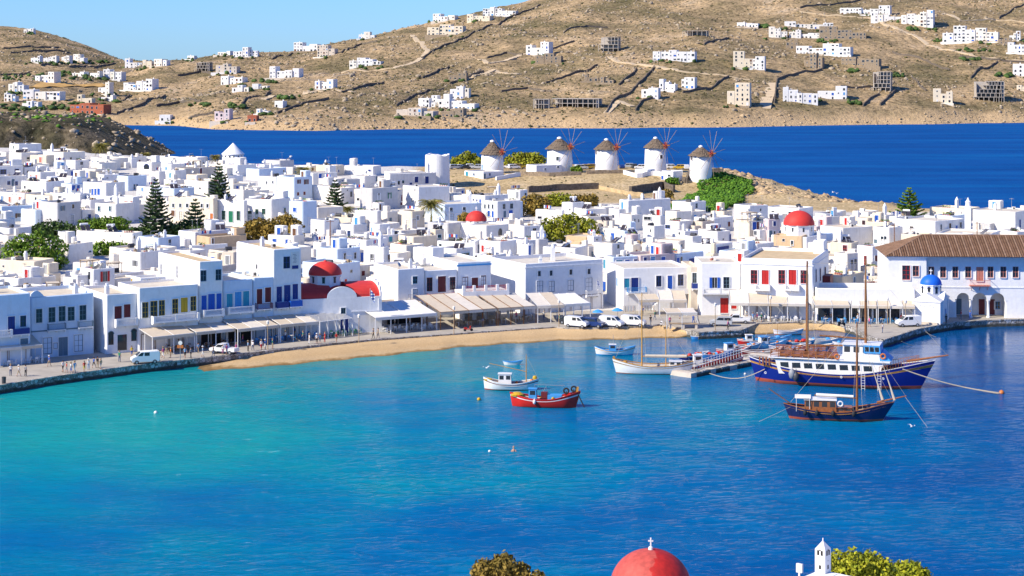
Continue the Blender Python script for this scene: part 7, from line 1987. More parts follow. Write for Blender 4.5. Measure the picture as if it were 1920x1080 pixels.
# ================================================= boats
# ------------------------------------------------------------------ boats
def hull_mesh(Ln,B,fb_,sheer_b,sheer_s,cols,rake=0.5,transom=0.0,draft=0.5,deck=None,nst=22,boot=0.14):
 """cols: materials [bottom, hull, stripe, cap, deck]"""
 mb=MB();rows=[(-draft,0.12),(0.0,0.72),(boot,0.78+boot*0.1),(0.5,0.92),(0.74,0.97),(0.84,0.985),(1.0,1.0)]
 prof=[]
 for i in range(nst+1):
  t=-1+2*i/nst
  full=(1-abs(t)**2.6)**0.75 if t>0 else(1-abs(t)**3.2*(1-transom))**0.8
  zs=fb_+(sheer_b*t*t if t>0 else sheer_s*t*t)
  st=[]
  for k,(v,w)in enumerate(rows):
   z=v if k<3 else boot+(zs-boot)*v
   hb=B/2*max(0.015,full)*(w if abs(t)<0.8 else w*(1-0.25*(1-min(1,max(0,(z+draft)/(zs+draft))))))
   x=t*Ln/2*(1-0.02)+(rake*max(0,z)/zs*(t**6)*(1 if t>0 else-0.5))
   if k==0:x*=0.9
   st.append((x,hb,z))
  prof.append(st)
 nr=len(rows);ms=[0,0,1,1,2,1]
 for sg in(-1,1):
  vs=[(x,sg*y,z)for st in prof for(x,y,z)in st];fs,mm=[],[]
  for i in range(nst):
   for k in range(nr-1):fs.append((i*nr+k,(i+1)*nr+k,(i+1)*nr+k+1,i*nr+k+1));mm.append(ms[k])
  mb.add(vs,fs,mm)
 st=prof[0];mb.add([(x,y,z)for(x,y,z)in st]+[(x,-y,z)for(x,y,z)in st],[(k,k+1,nr+k+1,nr+k)for k in range(nr-1)],1)
 top=[s_[-1]for s_ in prof]
 for i in range(nst):
  (x0,y0,z0),(x1,y1,z1)=top[i],top[i+1];c_=0.10;g=0.09
  for sg in(-1,1):
   q=[(x0,sg*(y0+0.05),z0),(x1,sg*(y1+0.05),z1),(x1,sg*max(0,y1-c_),z1),(x0,sg*max(0,y0-c_),z0)]
   mb.add(q+[(a,b_,c+g)for a,b_,c in q],[(0,1,5,4),(2,3,7,6),(4,5,6,7)],3)
  dk=deck if deck is not None else 0.35
  mb.add([(x0,-y0+0.04,z0-dk),(x1,-y1+0.04,z1-dk),(x1,y1-0.04,z1-dk),(x0,y0-0.04,z0-dk)],[(0,1,2,3)],4)
 me=mb.mesh('hull',cols);smooth_by_angle(me,35)
 return me,lambda t:fb_+(sheer_b if t>0 else sheer_s)*t*t
def boat(label,x,row,Ln,B,head,cols,fb_=0.9,sb=0.7,ss=0.5,name='fishing_boat',group='boats moored in the harbour',**kw):
 g=gp(x,row,0);t=thing(name,label,'boat',(g.x,g.y,0),R(head),group)
 me,sz=hull_mesh(Ln,B,fb_,sb,ss,cols,**kw);link('hull',me,t)
 return t,sz
def mast(t,x,z0,h,r_=0.09,mat='yellowwood',boom=None):
 mb=MB();mb.tube([(x,0,z0),(x,0,z0+h*0.6),(x,0,z0+h)],[r_,r_*0.85,r_*0.5],8);part('mast',mb,mat,t)
 if boom:mb=MB();mb.tube([(x,0,z0+boom[1]),(x+boom[0],0,z0+boom[1]+boom[2])],r_*0.6,7);part('boom',mb,mat,t)
def stays(t,lines,r_=0.018,mat='rope',name='rigging'):
 for a,b_ in lines:mb=MB();mb.tube([a,b_],r_,4);part(name,mb,mat,t)
def cabin(t,x0,x1,w,z0,z1,mat='hullwhite',glass=2,roof='hullwhite',side=True):
 mb=MB();c=0.88
 mb.add([(x0,-w/2,z0),(x1,-w/2,z0),(x1,w/2,z0),(x0,w/2,z0),(x0+0.05,-w/2*c,z1),(x1-0.12,-w/2*c,z1),(x1-0.12,w/2*c,z1),(x0+0.05,w/2*c,z1)],[(0,1,5,4),(1,2,6,5),(2,3,7,6),(3,0,4,7),(4,5,6,7)])
 cb=part('cabin',mb,mat,t)
 mb=MB();mb.box(x0-0.08,x1+0.02,-w/2-0.02,w/2+0.02,z1+0.002,z1+0.09);part('cabin_roof',mb,roof,cb)
 zz0,zz1=lerp(z0,z1,0.5),lerp(z0,z1,0.88)
 for k in range(glass):
  xa,xb=lerp(x0,x1,(k+0.18)/glass),lerp(x0,x1,(k+0.82)/glass)
  for sg in(-1,1):
   mb=MB();ya,yb=sg*(w/2*lerp(1,c,0.5)+0.012),sg*(w/2*lerp(1,c,0.88)+0.012)
   mb.add([(xa,ya,zz0),(xb,ya,zz0),(xb,yb,zz1),(xa,yb,zz1)],[(0,1,2,3)]);part('cabin_window',mb,'glass',cb)
 mb=MB();xf=x1+0.012;mb.add([(xf-0.06,-w*0.36,zz0),(xf-0.06,w*0.36,zz0),(xf-0.10,w*0.34,zz1),(xf-0.10,-w*0.34,zz1)],[(0,1,2,3)]);part('windscreen',mb,'glass',cb)
 return cb
def stempost(t,x,z,mat='yellowwood',lean=0.3):
 mb=MB();mb.bar((x,0,z-0.5),(x+lean,0,z+0.45),0.16,0.3);part('stem_post',mb,mat,t)
def fender(t,x,y,z,r_=0.25,mat='canvaswhite'):
 mb=MB();mb.lathe([(0.02,-r_*1.5),(r_*0.8,-r_),(r_,0),(r_*0.8,r_),(0.05,r_*1.5),(0.03,r_*2.6)],10,0,(x,y,z));part('fender',mb,mat,t,True)
def pile(t,pts,mat,r_=0.3,name='net_heap'):
 me=rocks_mesh(name,pts,[r_]*len(pts),[mat],0.6,3,ICO2,0.3);link(name,me,t)
S=['antifoul','hullblue','yellowwood','hullwhite','palewood']
t,sz=boat('large blue and white wooden excursion ship with two brown masts',1570,721,25.5,6.6,-17,S,2.1,2.3,1.5,'excursion_ship',deck=0.5,rake=2.2,draft=1.2,boot=0.55)
mb=MB();prof_=[(-8.6,1.7),(6.4,2.0),(7.4,4.1),(-9.2,3.9)]
mb.extr(prof_,-2.55,2.55);dh=part('deckhouse',mb,'hullwhite',t)
for sg in(-1,1):
 for k in range(8):
  x0=-8.3+k*1.8;mb=MB();mb.add([(x0,sg*2.562,2.65),(x0+1.25,sg*2.562,2.7),(x0+1.15,sg*2.562,3.5),(x0-0.1,sg*2.562,3.45)],[(0,1,2,3)]);part('saloon_window',mb,'glass',dh)
mb=MB();mb.box(-10.2,8.2,-2.9,2.9,4.1,4.25);part('sun_deck',mb,'hullwhite',t)
for sg in(-1,1):
 for(xa,xb,nm)in((-9.8,-0.5,0),):
  mb=MB()
  for z in(4.5,4.75,5.0,5.2):mb.box(xa,xb,sg*2.75-0.04,sg*2.75+0.04,z,z+0.12)
  for k in range(9):x=lerp(xa,xb,k/8);mb.box(x-0.05,x+0.05,sg*2.75-0.06,sg*2.75+0.06,4.25,5.35)
  part('deck_railing',mb,'varnish',t)
for k in range(5):mb=MB();x=-8.6+k*1.8;mb.box(x,x+1.3,-1.9,1.9,4.252,4.7);mb.box(x,x+0.15,-1.9,1.9,4.7,5.25);part('deck_bench',mb,'varnish',t)
wh=cabin(t,1.0,6.6,4.2,4.26,6.5,'hullwhite',4,'hullwhite');wh.name='wheelhouse'
mb=MB();mb.add([(6.58,-2.1,4.26),(8.3,-1.9,4.26),(8.3,1.9,4.26),(6.58,2.1,4.26),(6.58,-1.95,5.5),(7.0,-1.8,5.5),(7.0,1.8,5.5),(6.58,1.95,5.5)],[(0,1,5,4),(1,2,6,5),(2,3,7,6),(4,5,6,7)]);part('blue_front',mb,'paint_sky',t)
mb=MB();mb.extr([(4.2,5.35),(6.75,5.35),(6.62,6.56),(4.2,6.56)],-2.16,2.16);part('blue_panel',mb,'paint_sky',t)
for k in range(3):
 for sg in(-1,1):mb=MB();mb.add([(4.4+k*0.75,sg*2.17,5.6),(5.0+k*0.75,sg*2.17,5.6),(5.0+k*0.75,sg*2.17,6.3),(4.4+k*0.75,sg*2.17,6.3)],[(0,1,2,3)]);part('bridge_window',mb,'glass',t)
def ring(mb,c,r_,w,mi):
 pts=[(c[0]+r_*math.cos(a),c[1],c[2]+r_*math.sin(a))for a in[2*math.pi*k/12 for k in range(13)]]
 mb.tube(pts,w,6,mi,False)
for(x,z)in((0.3,4.75),(7.1,5.0)):mb=MB();ring(mb,(x,-2.98 if x<5 else-2.1,z),0.36,0.11,0);part('lifebuoy',mb,'paint_orange',t)
mast(t,-4.6,4.2,14.6,0.25,'wood',(7.5,1.6,0.3));mast(t,4.3,5.8,13.6,0.22,'wood',(-7.0,1.4,0.2))
for x,z in((-4.6,12.5),(4.3,13.0)):mb=MB();mb.box(x-0.05,x+0.05,-1.1,1.1,z,z+0.08);part('spreader',mb,'darkmetal',t)
mb=MB();mb.tube([(10.5,0,4.1),(16.6,0,5.3)],[0.2,0.10],8);part('bowsprit',mb,'varnish',t)
stays(t,[((-4.6,0,18.4),(4.3,0,18.9)),((4.3,0,19),(16.4,0,5.3)),((-4.6,0,18.4),(-4.0,-3.1,3.3)),((-4.6,0,18.4),(-2.6,-3.1,3.2)),((4.3,0,19),(3.4,-3.1,3.2)),((4.3,0,19),(5.2,-3.1,3.3)),((-4.6,0,18.4),(-12.6,0,4.2))])
for sg in(-1,1):
 mb=MB()
 for k in range(15):
  x=lerp(6.6,12.2,k/14);z=sz(x/12.7);y=3.3*max(0.0,1-(x/12.9)**2.6)**0.75;mb.box(x-0.03,x+0.03,sg*y-0.03,sg*y+0.03,z,z+0.75)
  if k:mb.bar((px_,sg*py_,pz_+0.75),(x,sg*y,z+0.75),0.06)
  px_,py_,pz_=x,y,z
 part('bow_railing',mb,'varnish',t)
for k in range(4):mb=MB();mb.tube([(-11.6+k*0.5,-2.2,3.2),(-11.6+k*0.5,2.2,3.2)],0.04,5);mb.box(-11.7+k*.5,-11.5+k*.5,-2.3,-2.1,2.8,4.1);part('stern_rail',mb,'varnish',t)
fender(t,-6.4,-3.65,1.9,0.55,'paint_grey');fender(t,-5.8,-3.7,1.5,0.5,'darkmetal')
for x in(1.0,7.2,-10.6):mb=MB();ring(mb,(x,-3.36 if abs(x)<5 else-2.9,1.75),0.14,0.05,0);part('porthole',mb,'hullwhite',t)
for(x,z0,z1)in((4.0,-0.1,2.4),(6.4,-0.1,2.6)):
 mb=MB()
 for sx in(0,0.5):mb.box(x+sx,x+sx+0.05,-3.52,-3.47,z0,z1)
 for k in range(6):mb.box(x,x+0.5,-3.51,-3.48,z0+0.3+k*0.4,z0+0.35+k*0.4)
 part('boarding_ladder',mb,'hullwhite',t)
S2=['antifoul','hullnavy','hullnavy','varnish','palewood']
t,sz=boat('dark blue sailing gulet with varnished cabin in front of the big ship',1567,786,13.0,3.7,-9,S2,1.25,1.35,0.75,'sailing_gulet',rake=1.6,draft=0.8,boot=0.3)
mb=MB()
for sg in(-1,1):
 pr=None
 for k in range(21):
  tt=-0.97+1.9*k/20;x=tt*6.4;fl=(1-abs(tt)**2.6)**0.75 if tt>0 else(1-abs(tt)**3.2)**0.8;q=Vector((x,sg*(1.85*fl*0.975+0.03),0.14+(sz(tt)-0.14)*0.8))
  if pr is not None:mb.bar(pr,q,0.05)
  pr=q
part('gold_stripe',mb,'yellowwood',t)
cb=cabin(t,-4.3,0.1,2.5,1.0,2.75,'varnish',4,'hullwhite');cabin(t,0.12,2.2,2.0,1.0,1.75,'varnish',2,'varnish')
mb=MB();mb.box(-5.6,-3.4,-1.4,1.4,3.0,3.06)
for x in(-5.4,-3.6):
 for sg in(-1.4,1.4):mb.bar((x,sg,1.2),(x,sg,3.0),0.06)
part('awning',mb,'canvaswhite',t)
mast(t,2.9,1.3,12.2,0.18,'wood',(-5.8,1.7,0.25));mb=MB();mb.tube([(-2.7,0,3.35),(2.4,0,3.2)],0.2,8);part('furled_sail',mb,'canvaswhite',t)
mb=MB();mb.tube([(5.6,0,2.5),(9.6,0,3.5)],[0.15,0.07],7);part('bowsprit',mb,'varnish',t)
for x in(6.4,8.0):mb=MB();mb.tube([(x,0,2.9),(x-0.6,0,4.8),(x-1.7,0,8.0)],[0.22,0.10,0.02],6);part('furled_jib',mb,'canvas',t)
stays(t,[((2.9,0,13.3),(9.5,0,3.5)),((2.9,0,12),(7.6,0,3.0)),((2.9,0,13.3),(2.3,-1.8,1.7)),((2.9,0,13.3),(3.6,-1.75,1.8)),((2.9,0,13.3),(-6.2,0,2.2)),((9.4,0,3.4),(12.2,-4,0.0)),((-6.0,-0.4,1.7),(-10.5,-3.4,0.0))])
for x in(-4.2,-2.6,-0.4,2.4):fender(t,x,-1.95,1.15,0.28,'rubber')
mb=MB();mb.bar((-6.2,0.6,1.9),(-9.2,0.5,3.9),0.5,0.08);part('gangplank',mb,'wood',t)
mb=MB();ring(mb,(0.6,-1.35,2.4),0.33,0.1,0);part('lifebuoy',mb,'hullwhite',t)
t,sz=boat('bright red fishing boat with a blue cabin floating in mid harbour',1020,762,9.4,3.0,-8,['hullred','hullred','hullwhite','hullred','palewood'],1.15,1.15,0.75,rake=0.7)
cabin(t,-2.2,-1.0,1.1,0.9,2.5,'paint_sky',1,'paint_sky');stempost(t,4.75,2.5,'yellowwood',0.15);mb=MB();mb.lathe([(0.9,0),(0.95,0.25),(0.5,0.5),(0,0.55)],12,0,(-3.9,0,1.45));part('yellow_net_heap',mb,'paint_yellow',t)
mb=MB();mb.box(0.6,2.6,-0.8,0.8,1.0,1.75);part('blue_tarpaulin',mb,'paint_sky',t)
for(x,z,r_)in((3.2,2.3,0.36),(4.3,2.6,0.36)):mb=MB();ring(mb,(x,0.1,z),r_,0.13,0);mb.bar((x,0.1,1.3),(x,0.1,z),0.1);part('net_winch',mb,'rubber',t)
mb=MB();mb.tube([(-1.4,0,2.4),(-1.4,0,3.1),(3.0,0.3,3.0)],0.05,6);mb.bar((-0.6,0.4,1.2),(0.3,0.2,2.9),0.06);mb.bar((0.9,0.4,1.2),(0.2,0.2,2.9),0.06);part('net_gantry',mb,'metal',t)
fender(t,-1.2,-1.55,0.9,0.24,'hullwhite');pile(t,[(-3.0,0.4,1.3),(1.4,-0.9,1.35),(-0.3,0.2,1.3)],'paint_yellow',0.3)
mb=MB();mb.bar((4.7,0,2.3),(5.9,-0.6,0.1),0.12,0.12);part('anchor',mb,'rubber',t)
mb=MB();mb.box(-0.4,0.5,-0.35,0.35,1.2,2.1);part('engine_box',mb,'paint_maroon',t)
t,sz=boat('white fishing boat with a small white wheelhouse behind the red boat',957,730,8.0,2.7,-4,['antifoul','hullwhite','paint_maroon','hullwhite','palewood'],0.95,0.7,0.85,rake=0.4)
cabin(t,-1.8,0.2,1.4,0.8,2.35,'hullwhite',2,'hullwhite');mast(t,2.4,0.7,4.6,0.08,'yellowwood',(-5.6,2.0,1.2));mb=MB();mb.lathe([(0.6,0),(0.65,0.2),(0,0.4)],10,0,(-3.4,0,1.35));part('yellow_net_heap',mb,'paint_yellow',t);pile(t,[(3.2,0.2,1.4),(0.9,0.5,1.0),(-2.4,-0.4,1.0)],'paint_orange',0.3)
stays(t,[((2.4,0,5.2),(4.2,0,1.7))])
mb=MB();mb.lathe([(0.32,0),(0.34,0.3),(0.2,0.5),(0,0.5)],10,0,(3.7,0,1.6));part('yellow_bin',mb,'paint_yellow',t)
t,sz=boat('long white sailing caique with two yellow masts beside the pier',1226,700,12.2,3.3,176,['antifoul','hullwhite','palewood','yellowwood','canvas'],1.25,1.0,0.7,'sailing_caique',rake=0.6)
mast(t,1.9,1.2,11.6,0.12,'yellowwood',(-7.4,1.5,0.1));mast(t,-1.9,1.2,7.0,0.09,'yellowwood');cabin(t,-4.4,-2.4,1.8,1.1,2.0,'hullwhite',2,'hullwhite');mb=MB();mb.tube([(-5.2,0,2.75),(1.4,0,2.75)],0.24,8);part('furled_sail',mb,'canvas',t)
stays(t,[((1.9,0,12.6),(6.2,0,2.1)),((1.9,0,12.6),(-1.9,0,8)),((1.9,0,12.6),(1.2,1.6,1.4)),((1.9,0,12.6),(2.7,1.5,1.5)),((-1.9,0,8),(-5.8,0,2)),((-1.9,0,8),(-2.6,1.6,1.4))]);stempost(t,6.1,2.2);pile(t,[(4.6,0,1.7),(3.5,0.4,1.4)],'yellowwood',0.35)
t,sz=boat('small white and light blue fishing boat near the beach',1152,665,6.3,2.2,-3,['paint_sky','hullwhite','yellowwood','paint_sky','paint_sky'],0.75,0.75,0.6,rake=0.5)
cabin(t,-0.9,0.3,1.0,0.6,1.7,'paint_sky',1,'hullwhite');mast(t,-0.2,1.5,1.9,0.04,'metal')
def small(label,x,row,Ln,head,cols,feat='',nm='fishing_boat',B=None,**kw):
 t,sz=boat(label,x,row,Ln,B or Ln*0.32,head,cols,max(0.45,Ln*0.11),Ln*0.09,Ln*0.06,nm,**kw)
 if 'c' in feat:cabin(t,-Ln*0.25,-Ln*0.02,Ln*0.17,Ln*0.08,Ln*0.3,'hullwhite',1,'paint_sky' if 'b' in feat else 'hullwhite')
 if 'm' in feat:mast(t,Ln*0.1,0.5,Ln*0.5,0.05,'yellowwood')
 if 'n' in feat:pile(t,[(-Ln*0.36,0,0.8),(Ln*0.28,0.1,0.9),(0.2,0.2,0.7)],'paint_orange',0.34)
 if 'r' in feat:pile(t,[(Ln*0.15,0,0.9),(-Ln*0.1,0.2,0.8)],'paint_red',0.4)
 if 'w' in feat:pile(t,[(Ln*0.12,0,0.8),(-Ln*0.3,0.2,0.8)],'paint_sky',0.36)
 if 's' in feat:
  for k in(-0.2,0.1,0.3):mb=MB();mb.box(Ln*k-0.12,Ln*k+0.12,-Ln*0.13,Ln*0.13,Ln*0.075,Ln*0.09);part('thwart',mb,'palewood',t)
W5=['hullwhite','hullwhite','hullwhite','paint_sky','paint_sky'];R5=['hullred','hullred','hullwhite','hullwhite','palewood'];B5=['antifoul','hullblue','hullwhite','hullwhite','palewood'];K5=['paint_sky','paint_sky','paint_sky','hullwhite','paint_sky'];M5=['antifoul','paint_maroon','hullwhite','hullwhite','palewood']
small('tiny white rowing dinghy floating left of the mast of the white boat',960,684,2.6,0,W5,'s','dinghy',deck=0.2)
small('light blue rowing dinghy by the quay ledge',1308,636,2.2,10,K5,'s','dinghy',deck=0.2)
small('blue and white boat with a small cabin behind the caique',1318,688,6.4,8,B5,'cn')
small('red boat moored along the near side of the pier root',1352,686,7.0,14,R5,'nrw')
small('light blue boat heaped with gear inside the pier',1338,672,6.2,20,K5,'rwn')
small('white boat with red gear inside the pier',1375,664,6.4,24,R5,'cbr')
small('maroon fishing boat beyond the gangway rails',1430,668,7.6,12,M5,'n')
small('white boat with a bluish cabin left of the ship stern',1440,652,6.6,18,W5,'cbn')
small('dark blue fishing boat beyond the ship stern',1480,660,7.0,10,B5,'wn')
small('white launch with a blue cover near the landing beach',1452,640,5.4,6,W5,'bwm')
small('blue and orange boat at the end of the row inside the pier',1300,674,5.6,30,B5,'nr');small('white boat with an orange heap just left of the gangway',1398,655,5.8,16,['antifoul','hullwhite','paint_orange','hullwhite','palewood'],'nw');small('red and white boat near the quay ledge',1412,645,5.4,8,R5,'cwn');small('small teal boat between the landing and the ship stern',1500,648,5.0,14,['paint_teal','paint_teal','hullwhite','hullwhite','palewood'],'rn')
small('white inflatable tender beside the landing beach',1545,644,6.0,4,['canvaswhite']*4+['paint_grey'],'w','tender',deck=0.25)
small('second white inflatable tender nearer the ship',1530,655,5.2,-6,['canvaswhite']*4+['paint_grey'],'s','tender',deck=0.25)
small('grey inflatable tender at the quay corner',1590,650,5.0,0,['hullwhite']*4+['paint_grey'],'w','tender',deck=0.25)
small('white and orange rowing boat at the landing beach edge',1477,627,5.0,2,['paint_salmon','hullwhite','paint_salmon','hullwhite','palewood'],'s','dinghy',deck=0.25)
small('cream rowing boat drawn up on the landing beach',1590,617,3.6,120,['palewood','canvas','canvas','palewood','palewood'],'s','dinghy',deck=0.25);bpy.data.objects['dinghy.003'].location.z=0.75
P0,P1,P2=gp(1296,700,0.75),gp(1440,672,0.75),gp(1500,655,0.75)
t=thing('stone_pier','low stone pier running out between the fishing boats','pier',(0,0,0))
d_=(P1-P0).normalized();n_=Vector((-d_.y,d_.x,0));mb=MB();rs=random.Random(4);Lp=(P2-P0).length;k=0;x=0
while x<Lp:
 w=rs.uniform(1.2,2.2);w=min(w,Lp-x+0.3);a=P0+d_*x;bq=P0+d_*(x+w-0.03);mb=MB();top=0.75+rs.uniform(-0.05,0.05)
 v=[a,bq,bq+n_*5.2,a+n_*5.2];j=rs.uniform(-0.12,0.05);v[0]=v[0]-n_*j;v[1]=v[1]-n_*j
 mb.prism([(q.x,q.y)for q in v],-1.5,top);part('pier_block',mb,'quaystone' if k%3 else 'beige',t);x+=w;k+=1
g=thing('gangway_railing','red and white railing along the pier gangway','railing',(0,0,0))
for r_ in range(3):
 mb=MB();mb.bar(P0+d_*3.2+n_*2+Vector((0,0,0.35+r_*0.42)),P0+d_*15.5+n_*2+Vector((0,0,1.3+r_*0.42)),0.07);part('rail',mb,'hullwhite',g)
for k in range(18):u=k/17;p=P0+d_*lerp(3.2,15.5,u)+n_*2;mb=MB();mb.bar(p,p+Vector((0,0,lerp(1.25,2.2,u))),0.08);part('post',mb,'hullwhite',g)
mb=MB();q0,q1=P0+d_*3.0+n_*2.2,P0+d_*15.5+n_*2.2;mb.add([q0+Vector((0,0,0.03)),q1+Vector((0,0,0.03)),q1+Vector((0,0,1.25)),q0+Vector((0,0,0.3))],[(0,1,2,3)]);part('red_panel',mb,'paint_red',g)
def rope_(label,a,b_,sag=0.6,r_=0.05):
 a,b_=Vector(a),Vector(b_);mb=MB();mb.tube([a.lerp(b_,k/8)-Vector((0,0,sag*math.sin(math.pi*k/8)))for k in range(9)],r_,5);o=link('mooring_rope',mb.mesh('mooring_rope',['rope']));tag(o,label,'rope','mooring ropes','thing')
rope_('upper mooring rope from the big ship bow to the orange buoy',at(1692,692,272),gp(1876,737,0.2),0.5,0.08);rope_('lower mooring rope from the big ship bow to the orange buoy',at(1712,700,272),gp(1872,738,0.15),0.3,0.07)
rope_('slack rope from the pier end to the big ship stern',at(1330,700,284),at(1438,690,280),1.2,0.06);rope_('first stern rope from the quay right of the landing',gp(1690,640,1.0),gp(1712,648,0),0.1);rope_('second stern rope from the quay near the chapel',gp(1735,622,1.0),gp(1755,632,0),0.1)
def buoy(label,x,y,r_,mat):
 p=gp(x,y,0);mb=MB();mb.lathe([(0.02,-r_),(r_*0.8,-r_*0.5),(r_,0),(r_*0.8,r_*0.6),(r_*0.2,r_),(0.0,r_*1.05)],12);me=mb.mesh('mooring_buoy',[mat],True);o=link('mooring_buoy',me,None,(p.x,p.y,r_*0.3));tag(o,label,'buoy','mooring buoys')
buoy('orange mooring buoy at the end of the big ship ropes',1878,738,0.42,'paint_orange');buoy('red buoy beside the big ship stern',1420,700,0.4,'paint_red');buoy('yellowish buoy left of the red boat',898,750,0.3,'paint_yellow');buoy('white buoy in the turquoise water at left',292,775,0.28,'canvaswhite');buoy('small white buoy left of the swimmer',918,847,0.18,'canvaswhite');buoy('white buoy below the big ship stern',1397,702,0.2,'canvaswhite')
p=gp(963,846,0);t=thing('swimmer','swimmer with wet fair hair standing chest deep in the harbour','person',(p.x,p.y,0))
mb=MB();mb.lathe([(0.19,-0.4),(0.2,-0.05),(0.21,0.12),(0.17,0.24),(0.07,0.30),(0.065,0.36),(0.09,0.42),(0.105,0.52),(0.085,0.63),(0,0.67)],14)
for sg in(-1,1):mb.tube([(sg*0.19,0,0.18),(sg*0.3,-0.12,0.02),(sg*0.28,-0.34,-0.05)],[0.06,0.05,0.035],7)
part('body',mb,'skin',t,True);mb=MB();mb.lathe([(0.10,0.44),(0.118,0.54),(0.095,0.65),(0,0.69)],12,0,(0,0.02,0));part('hair',mb,'hairfair',t,True)
def gull(label,x,y,Y,span,rz):
 p=at(x,y,Y);t=thing('seagull',label,'gull',p,rz,'gulls over the harbour');mb=MB();mb.tube([(-0.28,0,0),(-0.1,0,0.02),(0.1,0,0.02),(0.24,0,0.04),(0.32,0,0.03)],[0.02,0.09,0.1,0.06,0.02],8);part('body',mb,'hullwhite',t,True)
 for sg in(-1,1):mb=MB();mb.add([(0.12,sg*0.05,0.05),(-0.12,sg*0.05,0.05),(-0.08,sg*span*0.28,0.26),(0.14,sg*span*0.28,0.28),(-0.22,sg*span*0.5,0.2)],[(0,1,2,3),(3,2,4)]);part('wing',mb,'hullwhite',t)
gull('gull gliding beside the white fishing boat',912,690,275,1.5,2.0);gull('gull flying low in front of the dark gulet',1710,800,240,1.4,0.6);gull('gull flying over the dark blue open sea at right',1562,361,420,1.6,0.3);gull('second smaller gull over the open sea at right',1569,363,430,1.0,0.9)
# ================================================= street
# ------------------------------------------------------------------ awnings of the waterfront cafes
def awning(label,xa,ya,xb,yb,hf,hb,dep,nb,mat='canvas',post='paint_whitep',slats=False,val=0.45,name='cafe_awning'):
 hf,hb=hf+0.35,hb+0.35;a,b_=gp(xa,ya,PZ),gp(xb,yb,PZ);d_=b_-a;ln=d_.length;rz=math.atan2(d_.y,d_.x)
 t=thing(name,label,'awning',a,rz,'awnings along the waterfront')
 for k in range(nb):
  x0,x1=ln*k/nb+0.04,ln*(k+1)/nb-0.04;mb=MB();sag=0.10
  if slats:
   for j in range(9):y=dep*(j+0.3)/9;z=lerp(hf,hb,y/dep);mb.box(x0,x1,y,y+dep/9*0.55,z,z+0.04)
   part('slat_bay',mb,'canvaswhite',t);continue
  n=5;vs=[]
  for j in range(n+1):
   u=j/n;z=lerp(hf,hb,u)-sag*math.sin(math.pi*u);vs+=[(x0,dep*u,z),(x1,dep*u,z)]
  fs=[(2*j,2*j+1,2*j+3,2*j+2)for j in range(n)];vs2=[(x,y,z-0.03)for x,y,z in vs];mb.add(vs,fs);mb.add(vs2,[f[::-1]for f in fs])
  if val:mb.box(x0,x1,-0.03,0.0,hf-val,hf+0.01)
  part('canvas_bay',mb,mat if(mat!='canvas' or(k+int(xa))%3)else 'canvaspale',t)
  mb=MB();mb.bar((x0-0.04,0,hf+0.03),(x0-0.04,dep,hb+0.03),0.07);part('rafter',mb,post,t)
 mb=MB();mb.box(0,ln,0.02,0.10,hf-0.02,hf+0.08);part('front_beam',mb,post,t)
 for k in range(nb+1):
  x=min(max(ln*k/nb,0.06),ln-0.06)
  for y in((0.1,dep*0.55)if dep>4 else(0.1,)):mb=MB();mb.box(x-0.06,x+0.06,y-0.06,y+0.06,0,lerp(hf,hb,y/dep)-0.05);part('post',mb,post,t)
 return t
def shade_panels(rec,x0,x1,row,h=2.8):  # framed near-black panels carry the shade of interiors under the awnings
 f0,u0,z0=loc_of(rec,x0,row);f1,u1,z1=loc_of(rec,x1,row)
 w=abs(u1-u0);n=max(1,round(w/2.4))
 for k in range(n):
  u=lerp(u0,u1,(k+0.5)/n);ww=w/n-0.35;l_,rz_=frame_at(rec,f1,u,0.06,0.004);mb=MB()
  mb.box(-ww/2,ww/2,-0.02,0.05,0,h,1)
  for sx in(-ww/2-0.08,ww/2):mb.box(sx,sx+0.08,-0.1,0.05,0,h,0)
  mb.box(-ww/2,ww/2,-0.1,0.05,h,h+0.1,0)
  part('shade_panel',mb,['paint_brown','openingshade'],rec['o'],False,l_,rz_)
for(rc,a_,b_,rw)in((r3,263,371,640),(r3b,375,417,636),(r4,421,473,634),(r5,477,512,630),(r6,514,564,628),(rm0,770,795,600),(rm1,799,856,596),(rm1b,859,920,592),(rm2,990,1128,580),(rm5,1394,1522,592),(r0,-20,50,680),(rc0,724,790,606)):shade_panels(rc,a_,b_,rw)
AW=[('beige awning over tables at the left picture edge',-40,692,80,681,2.6,3.9,6.5,3),('left pair of beige awnings below the yellow-window house',286,668,366,659,2.7,3.6,5.0,2),('right beige awning below the yellow-window house',368,658,442,650,2.7,3.6,5.0,2),
('long beige awning below the teal-door house',446,652,524,643,2.7,4.0,7.0,3),('pale blue-grey awning below the tall corner building',526,643,598,636,2.7,3.8,6.0,3)]
for a in AW:awning(*a)
awning('white slatted pergola in front of the red-domed church',600,637,662,629,2.7,3.6,5.0,4,slats=True)
awning('white awning with a flag right of the red-domed church',704,629,820,619,2.7,4.2,8.5,4,'canvaswhite');awning('large brown-beamed beige awning below the red balcony house',826,619,932,611,2.8,4.6,11.0,4,post='wood');awning('beige awning below the arched terrace',934,611,1006,606,2.8,4.2,9.0,3,post='wood')
awning('beige awning below the lavender-shaded building',1008,606,1058,604,2.8,4.2,8.0,2);awning('cream awning at the corner of the lavender-shaded building',1060,603,1108,600,2.8,3.9,7.0,3,'canvaswhite');awning('small cream shop canopy below the light blue balcony',1198,592,1238,591,2.6,3.3,3.5,1);awning('cream shop canopy below the outside stairs',1236,593,1288,593,2.7,3.9,5.0,2)
awning('four-bay cream awning below the red-windowed hotel',1368,601,1513,603,2.9,4.7,6.0,4);awning('left cream awning of the long low cafe building',1528,606,1594,606,2.9,4.6,6.0,2);awning('middle cream awning of the long low cafe building',1596,606,1644,607,2.9,4.6,6.0,3);awning('right cream awning of the long low cafe building',1646,607,1716,608,2.9,4.6,6.0,3)
